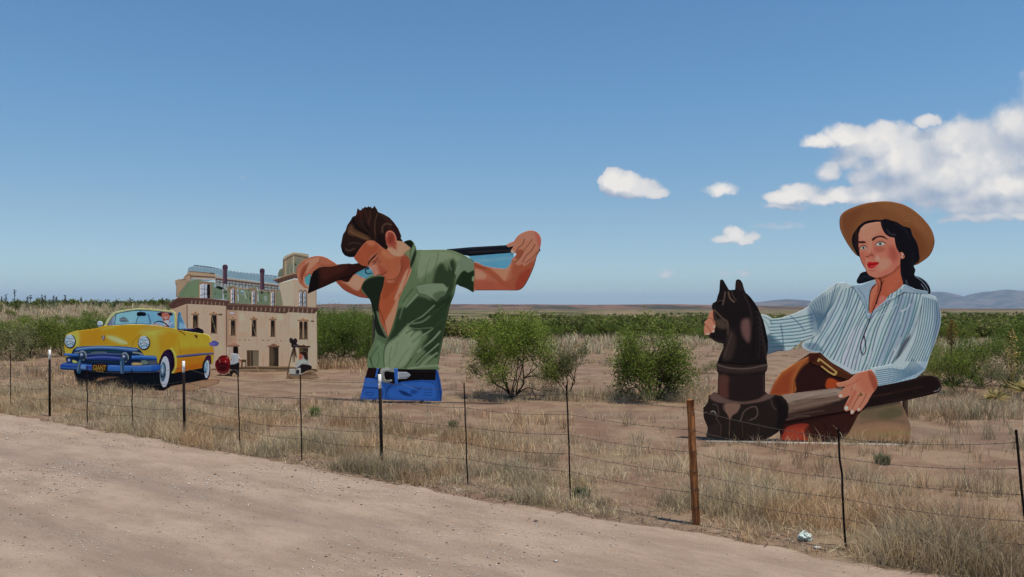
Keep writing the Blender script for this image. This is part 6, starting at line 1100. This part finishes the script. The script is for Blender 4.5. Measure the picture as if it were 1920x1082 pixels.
# right side behind the woman
for (kk, px, py, s, lab) in [(0, 1800, 738, .62, 'olive green shrub behind the left yucca stalk'), (4, 1838, 722, .68, 'dark green shrub between the two yucca stalks'), (2, 1772, 716, .55, 'small olive shrub beside the end of the painted log'), (1, 1905, 712, .8, 'tall dark shrub behind the right yucca stalk'), (3, 1868, 730, .5, 'greyish low shrub left of the right yucca stalk'), (0, 1760, 700, .6, None), (3, 1722, 706, .6, None)]:
    shrub(kk, px, py, s, lab or ('low shrub half hidden behind the striped sleeve elbow' if px > 1740 else 'low grey shrub behind the painted log and sleeve'), None if lab else 'low shrubs behind the woman')
ZM = [(930, 'left of the broad mesquite'), (1040, 'behind the broad mesquite'), (1150, 'behind the sparse mesquite'), (1300, 'behind the dense round bush'), (1400, 'left of the horse head'), (1520, 'under the outstretched striped sleeve'), (1830, 'behind the left yucca stalk'), (2000, 'near the right edge')]
for rn, py, st in (('near', 650, 50), ('mid distance', 642, 44), ('mid distance', 634, 36)):
    x = 850+rr.uniform(0, 40)
    while x < 1960:
        yy = py+rr.uniform(-4, 4); kk = rr.choice([0, 1, 2, 4, 4])
        if not (1325 < x < 1440) and not (1515 < x < 1765) and (py < 649 or x > 1700):
            shrub(kk, x, yy, rr.uniform(.28, .60)*(1.3 if x > 1700 else 1), '%s in %s scrub %s' % (KIND[kk], rn, zone(x, ZM)), 'scrub '+zone(x, ZM))
        x += st*rr.uniform(.7, 2.3)
for i, (px, py, s, lab) in enumerate([(1092, 668, .28, 'small grey bare shrub in the pale grass right of the mesquites'), (905, 700, .25, 'small grey shrub left of the broad mesquite'), (1335, 700, .3, 'small grey shrub beside the horse head post')]):
    shrub(3, px, py, s, lab, None)
for i, o in enumerate(PR):
    if i not in used: o.location = (-80, 60+i, 0)

# far scrub: one mass
def far_scrub():
    rs = np.random.RandomState(77); N = 5200
    Y = 56*(330/56)**(rs.rand(N)**1.5); X = (rs.rand(N)*2-1)*Y*.80+0
    dens = fbm(X*.05+5, Y*.03, 31, 4)
    thr = np.where(X/Y < -.18, .47, .455+.12*sm((Y-95)/60))
    k = (dens > thr) & ~((X/Y < -.16) & (Y < 62)); X, Y = X[k], Y[k]; n = len(X)
    Hh = (.55+.85*rs.rand(n)**1.3)*np.where(Y > 130, .75, 1.0)*np.where(X/Y < -.2, .7, 1.0); Wd = Hh*rs.uniform(.8, 1.3, n)
    VV = []; CC = []; m = 150
    Z0 = gh(X, Y)
    P = rs.normal(size=(n, m, 3)); P /= np.linalg.norm(P, axis=2)[:, :, None]; P *= rs.rand(n, m, 1)**.4
    lump = 1+.35*np.sin(P[:, :, 0:1]*5+rs.rand(n, 1, 1)*6)
    P = P*np.stack([Wd*.55, Wd*.55, Hh*.5], -1)[:, None, :]*lump
    P[:, :, 2] += Hh[:, None]*.5
    P += np.stack([X, Y, Z0], -1)[:, None, :]
    base = lin(np.array([(84, 94, 42), (132, 140, 64), (150, 138, 92)]))
    a = rs.rand(n, 1, 1); bb = rs.rand(n, m, 1)
    c = base[0]*(1-bb)+base[1]*bb; c = np.where(a > .78, c*.4+base[2]*.6, c)*(.6+.7*rs.rand(n, 1, 1))
    V, Fq = leaf_quads(P.reshape(-1, 3), rs, .26, .14, .1)
    o = obj('far_scrub', np_mesh('far_scrub', V, Fq, np.repeat(c.reshape(-1, 3), 4, 0), M_LEAF))
    tag(o, 'belt of green scrub covering the far plain', 'scrub', kind='stuff')
far_scrub()

# ------------------------------------------------------------------ dry grass
def blades(X, Y, hgt, wid, col, rs, lean=.5, Z=None):
    n = len(X); Z = gh(X, Y) if Z is None else Z
    th = rs.rand(n)*2*math.pi; la = hgt*lean*rs.rand(n)
    ft = rs.rand(n)*2*math.pi; wx = np.cos(ft)*wid*.5; wy = np.sin(ft)*wid*.5
    b = np.stack([X, Y, Z-.01], 1); e = np.stack([wx, wy, np.zeros(n)], 1)
    mid = b+np.stack([np.cos(th)*la*.35, np.sin(th)*la*.35, hgt*.55], 1)
    tip = b+np.stack([np.cos(th)*la, np.sin(th)*la, hgt*(.98-.25*rs.rand(n))], 1)
    V = np.stack([b-e, b+e, mid-e*.8, mid+e*.8, tip], 1).reshape(-1, 3)
    i = np.arange(n)*5
    q = np.stack([i, i+1, i+3, i+2], 1); t = np.stack([i+2, i+3, i+4], 1)
    return V, q, t, np.repeat(col, 5, 0)
STRAW = lin(np.array([(230, 208, 168), (206, 182, 146), (182, 158, 130), (156, 140, 120), (216, 194, 146), (152, 146, 108)]))
def straw(rs, n, greenness=0.0, x=None, y=None):
    p = np.array([.26, .26, .18, .12, .14, .04]); idx = rs.choice(6, n, p=p)
    c = STRAW[idx]*(.7+.6*rs.rand(n, 1))
    if x is not None:
        g = fbm(x*.8, y*.8, 55, 3)
        c = c*(1-.25*sm((g-.5)*6)[:, None])
        r = fbm(x*.6+9, y*.6, 57, 3)[:, None]; c = np.where((r > .58) & (rs.rand(n, 1) < .6), c*.55+lin((104, 104, 84))*.45, c)
        r2 = fbm(x*.9+3, y*.9, 59, 3)[:, None]; c = np.where((r2 > .56), c*np.array([[1.08, .92, .84]]), c)
    return np.clip(c, .01, .9)
def tufts(rs, cx, cy, per, rad, h, w_, hs=.35, lean=.6):
    n = len(cx)*per; cxx = np.repeat(cx, per); cyy = np.repeat(cy, per)
    a = rs.rand(n)*6.283; r = rad*np.sqrt(rs.rand(n))*np.repeat(.5+rs.rand(len(cx)), per)
    X = cxx+np.cos(a)*r; Y = cyy+np.sin(a)*r
    hh = np.repeat(h*(.5+rs.rand(len(cx))*.9), per)*(1-hs+hs*2*rs.rand(n)) if np.isscalar(h) else np.repeat(h, per)*(1-hs+hs*2*rs.rand(n))
    return X, Y, hh, np.full(n, w_)
def grass():
    rs = np.random.RandomState(12)
    parts = []
    # strip along the fence (s along, t away from the road)
    N = 14500
    s = -22+27*rs.rand(N)**.85; t = -.25+3.6*rs.rand(N)**1.4
    f = fbm(s*.9, t*1.2, 61, 4)
    edge = road_edge(s)
    keep = (t > edge+.02) & (rs.rand(N) < np.clip((f-.30)*3.6, .12, 1)*np.clip(1.2-t*.26, .12, 1))
    s, t, f = s[keep], t[keep], f[keep]
    X = FP[0]+s*FD[0]+t*FN[0]; Y = FP[1]+s*FD[1]+t*FN[1]
    hh = (.07+.21*np.clip((f-.35)*2.6, 0, 1)+.10*sm((s-.6)/1.6))*(.55+.75*rs.rand(len(X)))
    a = tufts(rs, X, Y, 20, .085, hh, .0042, .55, .8); parts.append(blades(a[0], a[1], a[2], a[3], straw(rs, len(a[0]), 0, a[0], a[1]), rs, 1.0))
    k = rs.choice(len(X), 5000); a = tufts(rs, X[k], Y[k], 9, .12, .05, .0045, .8); parts.append(blades(a[0], a[1], a[2], a[3], np.clip(straw(rs, len(a[0]))*1.1, 0, .85), rs, 5.0))
    # tall heads
    k = rs.choice(len(X), 700); a = tufts(rs, X[k], Y[k], 3, .05, hh[k]*1.7, .0035, .3); parts.append(blades(a[0], a[1], a[2], a[3], straw(rs, len(a[0])), rs, .4))
    # pasture tufts out to the cutouts and beyond
    N = 9000
    Y = 6+ (48-6)*rs.rand(N)**.75; X = (rs.rand(N)*2-1)*Y*.70
    ss, tt = fence_coords(X, Y); f = fbm(X*.28+3, Y*.28, 63, 4); f2 = fbm(X*1.4, Y*1.4, 64, 3)
    keep = (tt > 1.6) & (rs.rand(N) < np.clip((f*.6+f2*.4-.47)*6, .02, 1))
    X, Y, f = X[keep], Y[keep], f[keep]
    a = tufts(rs, X, Y, 16, .12, (.06+.16*np.clip((f-.4)*4, 0, 1))*(.5+rs.rand(len(X))), .009, .5); parts.append(blades(a[0], a[1], a[2], a[3]*np.clip(a[1]/16, .6, 1.6), straw(rs, len(a[0]), 0, a[0], a[1]), rs, .9))
    # pale grass under the trees and along the cutout bases
    def patch(px0, px1, py0, py1, n, h, w_=.008, per=18, rad=.1):
        px = px0+(px1-px0)*rs.rand(n); py = py0+(py1-py0)*rs.rand(n)
        x, y = at(px, py); a = tufts(rs, x, y, per, rad, h, w_); parts.append(blades(a[0], a[1], a[2], a[3], straw(rs, len(a[0]), 0, a[0], a[1]), rs, .7))
    patch(1020, 1300, 742, 754, 160, .26); patch(880, 1340, 730, 756, 160, .15); patch(1310, 1700, 832, 838, 70, .10, .005, 12, .05); patch(1560, 1700, 826, 836, 40, .20, .005, 14)
    patch(670, 830, 757, 762, 26, .07, .006, 10, .05); patch(120, 420, 734, 752, 120, .14); patch(1700, 1930, 740, 790, 260, .24); patch(1290, 1330, 700, 760, 50, .25)
    patch(480, 720, 755, 800, 150, .16); patch(-20, 140, 680, 740, 120, .22); patch(600, 690, 686, 694, 60, .35, .014)
    # pale belt further off
    N = 2600; Y = 36+30*rs.rand(N); X = (rs.rand(N)*2-1)*Y*.68; f = fbm(X*.1, Y*.16, 66, 3); keep = (f > .42) & (X/Y > -.2); X, Y = X[keep], Y[keep]
    a = tufts(rs, X, Y, 16, .3, .42, .03); parts.append(blades(a[0], a[1], a[2], a[3], np.clip(straw(rs, len(a[0]))*1.15, 0, .8), rs, .6))
    N = 3000; Y = 40+55*rs.rand(N); X = -Y*(.18+.52*rs.rand(N)); a = tufts(rs, X, Y, 14, .3, .5, .035); parts.append(blades(a[0], a[1], a[2], a[3], np.clip(straw(rs, len(a[0]))*1.1, 0, .8), rs, .6))
    V = np.vstack([p[0] for p in parts]); o = 0; Q = []; T = []
    for p in parts: Q.append(p[1]+o); T.append(p[2]+o); o += len(p[0])
    C = np.vstack([p[3] for p in parts])
    print('grass blades', len(V)//5)
    tag(obj('dry_grass', np_mesh('dry_grass', V, [np.vstack(Q), np.vstack(T)], C, M_GRASS)), 'dry straw coloured grass growing along the fence and over the pasture', 'grass', kind='stuff')
grass()
def green_weeds():
    rs = np.random.RandomState(31)
    for (px, py, h, r, n, c0, lab) in [(590, 781, .26, .12, 420, (112, 136, 62), 'bright green weed tuft left of the blue jeans'), (1090, 932, .16, .16, 300, (104, 108, 78), 'grey green weed at the foot of a fence stay'), (1655, 870, .18, .16, 420, (120, 122, 92), 'grey green tuft right of the woman cutout base'), (425, 815, .16, .14, 300, (110, 116, 84), 'grey green weed between two fence stays at left'), (850, 800, .16, .15, 300, (112, 116, 80), 'olive weed tuft beyond the fence right of the jeans')]:
        x, y = at(px, py); a = rs.rand(n)*6.283; rr_ = r*np.sqrt(rs.rand(n)); X = x+np.cos(a)*rr_*.6; Y = y+np.sin(a)*rr_*.6
        col = lin(np.array(c0))*(.6+.7*rs.rand(n, 1))
        V, q, t, C = blades(X-x, Y-y, h*(.5+.6*rs.rand(n)), np.full(n, .007), col, rs, .9, Z=np.zeros(n))
        tag(obj('weed_tuft', np_mesh('weed_tuft', V, [q, t], C, M_GRASS), loc=(x, y, float(gh(x, y)))), lab, 'weed')
green_weeds()

# ------------------------------------------------------------------ yuccas
def yucca(name, label, px, py, top_py, rosette, headh, headw, seed, stalkc=(150, 132, 88), group=None, stalk=True, headc=None, dead=.3):
    rs = np.random.RandomState(seed); x, y = at(px, py); z = float(gh(x, y)); d = y
    hgt = H+(HY-top_py)/F*d-z
    root = empty(name, (x, y, z)); tag(root, label, 'yucca', group)
    n = 170; th = rs.rand(n)*6.283; el = np.arcsin(rs.rand(n)*1.1-.12); L = rosette*(.7+.5*rs.rand(n))
    D = np.stack([np.cos(th)*np.cos(el), np.sin(th)*np.cos(el), np.sin(el)], 1); e = np.cross(D, rs.normal(size=(n, 3))); e /= np.linalg.norm(e, axis=1)[:, None]
    c0 = np.tile((0, 0, rosette*.55), (n, 1)); w_ = .011
    a = c0+D*.02; m = c0+D*L[:, None]*.5; t = c0+D*L[:, None]; t[:, 2] = np.maximum(t[:, 2]-.05*L, .0); m[:, 2] = np.maximum(m[:, 2], .0)
    V = np.stack([a-e*w_, a+e*w_, m-e*w_, m+e*w_, t], 1).reshape(-1, 3); i = np.arange(n)*5
    c = np.where(rs.rand(n, 1) < dead, lin((186, 166, 108)), lin((70, 88, 58)))*(.7+.6*rs.rand(n, 1))
    obj('rosette', np_mesh('rosette', V, [np.stack([i, i+1, i+3, i+2], 1), np.stack([i+2, i+3, i+4], 1)], np.repeat(c, 5, 0), M_LEAF), root)
    if stalk:
        k = np.linspace(0, 1, 10); pts = np.stack([.03*np.sin(k*3+seed)*hgt*.3, .02*np.sin(k*2)*hgt*.3, rosette*.3+k*(hgt-rosette*.3)], 1)
        Vt, Ft = tube_mesh([(pts, np.linspace(.02, .008, 10)*max(1, d/22)**.8)], 6)
        obj('stalk', np_mesh('stalk', Vt, Ft, np.tile(lin(stalkc), (len(Vt), 1)), M_LEAF), root)
        n = 340; q = rs.rand(n)**.8; zz = hgt-headh*q; env = np.sin(np.clip(q*1.05, 0, 1)*math.pi)**.6*headw*.5
        th = rs.rand(n)*6.283; r = env*np.sqrt(rs.rand(n)); tx = np.interp(zz, pts[:, 2], pts[:, 0]); ty = np.interp(zz, pts[:, 2], pts[:, 1])
        P = np.stack([tx+np.cos(th)*r, ty+np.sin(th)*r, zz], 1); sc = max(1, d/26)
        V, Fq = leaf_quads(P, rs, .05*sc, .030*sc, .3); c = lin(headc or (168, 144, 84))*(.55+.8*rs.rand(n, 1))
        br = []
        for j in range(26):
            zq = hgt-headh*rs.rand(); a_ = rs.rand()*6.283; p0 = np.array((np.interp(zq, pts[:, 2], pts[:, 0]), np.interp(zq, pts[:, 2], pts[:, 1]), zq-.05)); br.append((np.array([p0, p0+np.array((math.cos(a_)*headw*.4, math.sin(a_)*headw*.4, .06))]), .004*sc))
        Vb, Fb = tube_mesh(br, 3)
        f = [Fq]+[x_+len(V) for x_ in Fb]; C = np.vstack([np.repeat(c, 4, 0), np.tile(lin(stalkc), (len(Vb), 1))])
        obj('flower_head', np_mesh('flower_head', np.vstack([V, Vb]), f, C, M_LEAF), root)
    return root
yucca('yucca', 'tall dry yucca stalk rising just beyond the end of the painted log', 1786, 738, 600, .34, .62, .28, 3, headc=(150, 122, 62))
yucca('yucca', 'tall dry yucca with pale drooping pods near the right edge', 1897, 744, 618, .36, 1.25, .36, 5, headc=(186, 162, 100), dead=.6)
yucca('yucca', 'stalkless pale yellow yucca rosette between the two stalks', 1868, 762, 700, .30, .1, .1, 7, stalk=False, dead=.85)
yucca('yucca', 'spiky dead yucca rosette at the right edge of the pasture', 1925, 752, 700, .40, .1, .1, 9, stalk=False, dead=.9)
# stalks on the skyline at left
rr = random.Random(9)
sky = [(4,556),(10,552),(26,543),(34,560),(50,556),(57,553),(72,558),(80,552),(84,554),(93,561),(100,554),(108,556),(122,553),(152,556),(170,565),(176,564),(188,566),(214,568),(218,566),(235,570),(262,568),(290,569)]
ORD = 'first second third fourth fifth sixth seventh eighth ninth tenth eleventh twelfth thirteenth fourteenth fifteenth sixteenth seventeenth eighteenth nineteenth twentieth twenty-first twenty-second'.split()
LY = 'thin dark yucca stalk on the skyline, %s from the left'; GY = 'yucca stalks on the skyline hill'
for i, (px, top) in enumerate(sky):
    d = rr.uniform(74, 96); x = (px-CXP)/F*d; z = float(gh(x, d)); hgt = H+(HY-top)/F*d-z
    rs = np.random.RandomState(300+i)
    root = empty('yucca', (x, d, z)); tag(root, LY % ORD[i], 'yucca', GY)
    k = np.linspace(0, 1, 6); lean = rs.normal(0, .05)
    pts = np.stack([lean*hgt*k, 0*k, k*hgt], 1); Vt, Ft = tube_mesh([(pts, np.linspace(.034, .022, 6))], 5)
    obj('stalk', np_mesh('stalk', Vt, Ft, np.tile(lin((104, 98, 92)), (len(Vt), 1)), M_LEAF), root)  # stalk and head greys are paled to carry distance haze in the colour
    n = 40; q = rs.rand(n); P = np.stack([lean*hgt*(1-.4*q)+rs.normal(0, .03+.04*rs.rand(), n), rs.normal(0, .04, n), hgt*(1-(.35+.25*rs.rand())*q)-.08], 1)
    V, Fq = leaf_quads(P, rs, .15, .06, 1.6); obj('flower_head', np_mesh('flower_head', V, Fq, np.tile(lin((98, 92, 92)), (len(V), 1))*1.0, M_LEAF), root)
    n = 60; P = rs.normal(0, .05, (n, 3)); P[:, 2] = .3; V, Fq = leaf_quads(P, rs, .6, .05, .2)
    obj('rosette', np_mesh('rosette', V, Fq, np.tile(lin((110, 120, 80)), (len(V), 1)), M_LEAF), root)

# ------------------------------------------------------------------ stones, litter, small things
def pebbles():
    rs = np.random.RandomState(44); N = 80000
    base = np.array([(1,0,0),(-1,0,0),(0,1,0),(0,-1,0),(0,0,1),(0,0,-1)], float)
    tri = np.array([(0,2,4),(2,1,4),(1,3,4),(3,0,4),(2,0,5),(1,2,5),(3,1,5),(0,3,5)])
    Y = 2.6+12*rs.rand(N)**1.4; X = (rs.rand(N)*2-1)*Y*.72
    s, t = fence_coords(X, Y); f = fbm(X*.7, Y*.7, 71, 4)
    left = np.clip(-t/6, 0, 1)
    keep = (t < .3) & (t > -7.2) & (rs.rand(N) < np.clip((f-.45)*4+left*.4-.14, .03, .8)); X, Y = X[keep], Y[keep]; n = len(X)
    # and some out in the pasture
    M = 2600; y2 = 9+25*rs.rand(M); x2 = (rs.rand(M)*2-1)*y2*.66; s2, t2 = fence_coords(x2, y2); kk = t2 > .5
    X = np.r_[X, x2[kk]]; Y = np.r_[Y, y2[kk]]; n = len(X)
    r = .0028+.0085*rs.rand(n)**5+(Y > 9)*.006*rs.rand(n); big = rs.rand(n) < .003; r[big] *= 2.3
    Z = gh(X, Y)+.004+r*.3
    sc = rs.uniform(.6, 1.3, (n, 6, 1))*base[None]*r[:, None, None]*np.array((1.3, 1.1, .6))
    a = rs.rand(n)*6.28; ca, sa = np.cos(a)[:, None], np.sin(a)[:, None]
    V = np.stack([sc[..., 0]*ca-sc[..., 1]*sa+X[:, None], sc[..., 0]*sa+sc[..., 1]*ca+Y[:, None], sc[..., 2]+Z[:, None]], -1).reshape(-1, 3)
    F_ = (tri[None]+(np.arange(n)*6)[:, None, None]).reshape(-1, 3)
    pal = lin(np.array([(212, 198, 180), (188, 168, 152), (220, 208, 192), (110, 94, 84), (168, 130, 108), (70, 60, 54)])); c = pal[rs.choice(6, n, p=[.36, .26, .20, .08, .06, .04])]*(.7+.35*rs.rand(n, 1))
    tag(obj('pebbles', np_mesh('pebbles', V, F_, np.repeat(c, 6, 0), MP)), 'small loose stones scattered over the gravel road', 'gravel', kind='stuff')
pebbles()
def litter():
    rs = np.random.RandomState(50); paths = []
    n = 560; s = -12+17*rs.rand(n); t = road_edge(s)+.5*rs.rand(n)**2
    for i in range(n):
        x = FP[0]+s[i]*FD[0]+t[i]*FN[0]; y = FP[1]+s[i]*FD[1]+t[i]*FN[1]; z = float(gh(x, y)); a = rs.rand()*6.28; L = .03+.13*rs.rand()**2
        k = np.linspace(0, 1, 4); pts = np.stack([x+np.cos(a)*L*k, y+np.sin(a)*L*k, z+.008+np.abs(rs.normal(0, .012, 4))], 1); paths.append((pts, .0014+.0022*rs.rand()))
    V, f = tube_mesh(paths, 4)
    C = np.tile(lin((96, 80, 66)), (len(V), 1))*(.5+.9*rs.rand(len(V), 1))
    tag(obj('twig_litter', np_mesh('twig_litter', V, f, C, M_GRASS)), 'dry twigs lying along the road edge under the fence', 'twigs', kind='stuff')
litter()
def crumpled(name, label, cat, px, py, w_, h_, d_, col, seed):
    x, y = at(px, py); n = 26; u = np.linspace(0, 2*math.pi, n, endpoint=False); v = np.linspace(0, math.pi, 16)
    U, W_ = np.meshgrid(u, v); f = 1+1.2*(fbm(np.cos(U)*3.3+5+W_*2, np.sin(U)*3.3+W_*2.7, seed, 4)-.5)*2
    X = np.cos(U)*np.sin(W_)*w_*f; Y = np.sin(U)*np.sin(W_)*d_*f; Z = np.maximum(np.cos(W_)*h_*f+h_*.6, .0)
    V = np.stack([X, Y, Z], -1).reshape(-1, 3); i, j = np.meshgrid(np.arange(15), np.arange(n), indexing='ij')
    F_ = np.stack([i*n+j, i*n+(j+1) % n, (i+1)*n+(j+1) % n, (i+1)*n+j], -1).reshape(-1, 4)[:, ::-1]
    tag(obj(name, np_mesh(name, V, F_, mat=mat_flat(name+'_mat', col, .4, .5)), loc=(x, y, float(gh(x, y))+.006)), label, cat)
crumpled('plastic_bag', 'crumpled whitish green plastic bag in the grass right of the wooden post', 'plastic bag', 1511, 1014, .055, .042, .04, (196, 208, 196), 5)
crumpled('paper_scrap', 'small white paper scrap lying on the gravel below the plastic bag', 'paper scrap', 1532, 1029, .028, .009, .02, (206, 200, 188), 8)
# ------------------------------------------------------------------ distant air
def build_haze():
    m = bpy.data.materials.new('haze_air'); m.use_nodes = True; nt = m.node_tree; nt.nodes.clear()
    v = nt.nodes.new('ShaderNodeVolumePrincipled'); v.inputs['Color'].default_value = (.62, .82, 1.0, 1)
    v.inputs['Density'].default_value = 6.0e-5; v.inputs['Anisotropy'].default_value = 0.0
    o = nt.nodes.new('ShaderNodeOutputMaterial'); nt.links.new(v.outputs[0], o.inputs['Volume'])
    a, z0, z1 = 27500.0, -40.0, 420.0
    V = [(x, y, z) for x in (-a, a) for y in (-a, a) for z in (z0, z1)]
    f = [(0, 1, 3, 2), (4, 6, 7, 5), (0, 4, 5, 1), (2, 3, 7, 6), (0, 2, 6, 4), (1, 5, 7, 3)]
    tag(obj('haze', np_mesh('haze', V, np.array(f), mat=m)), kind='stuff')
build_haze()
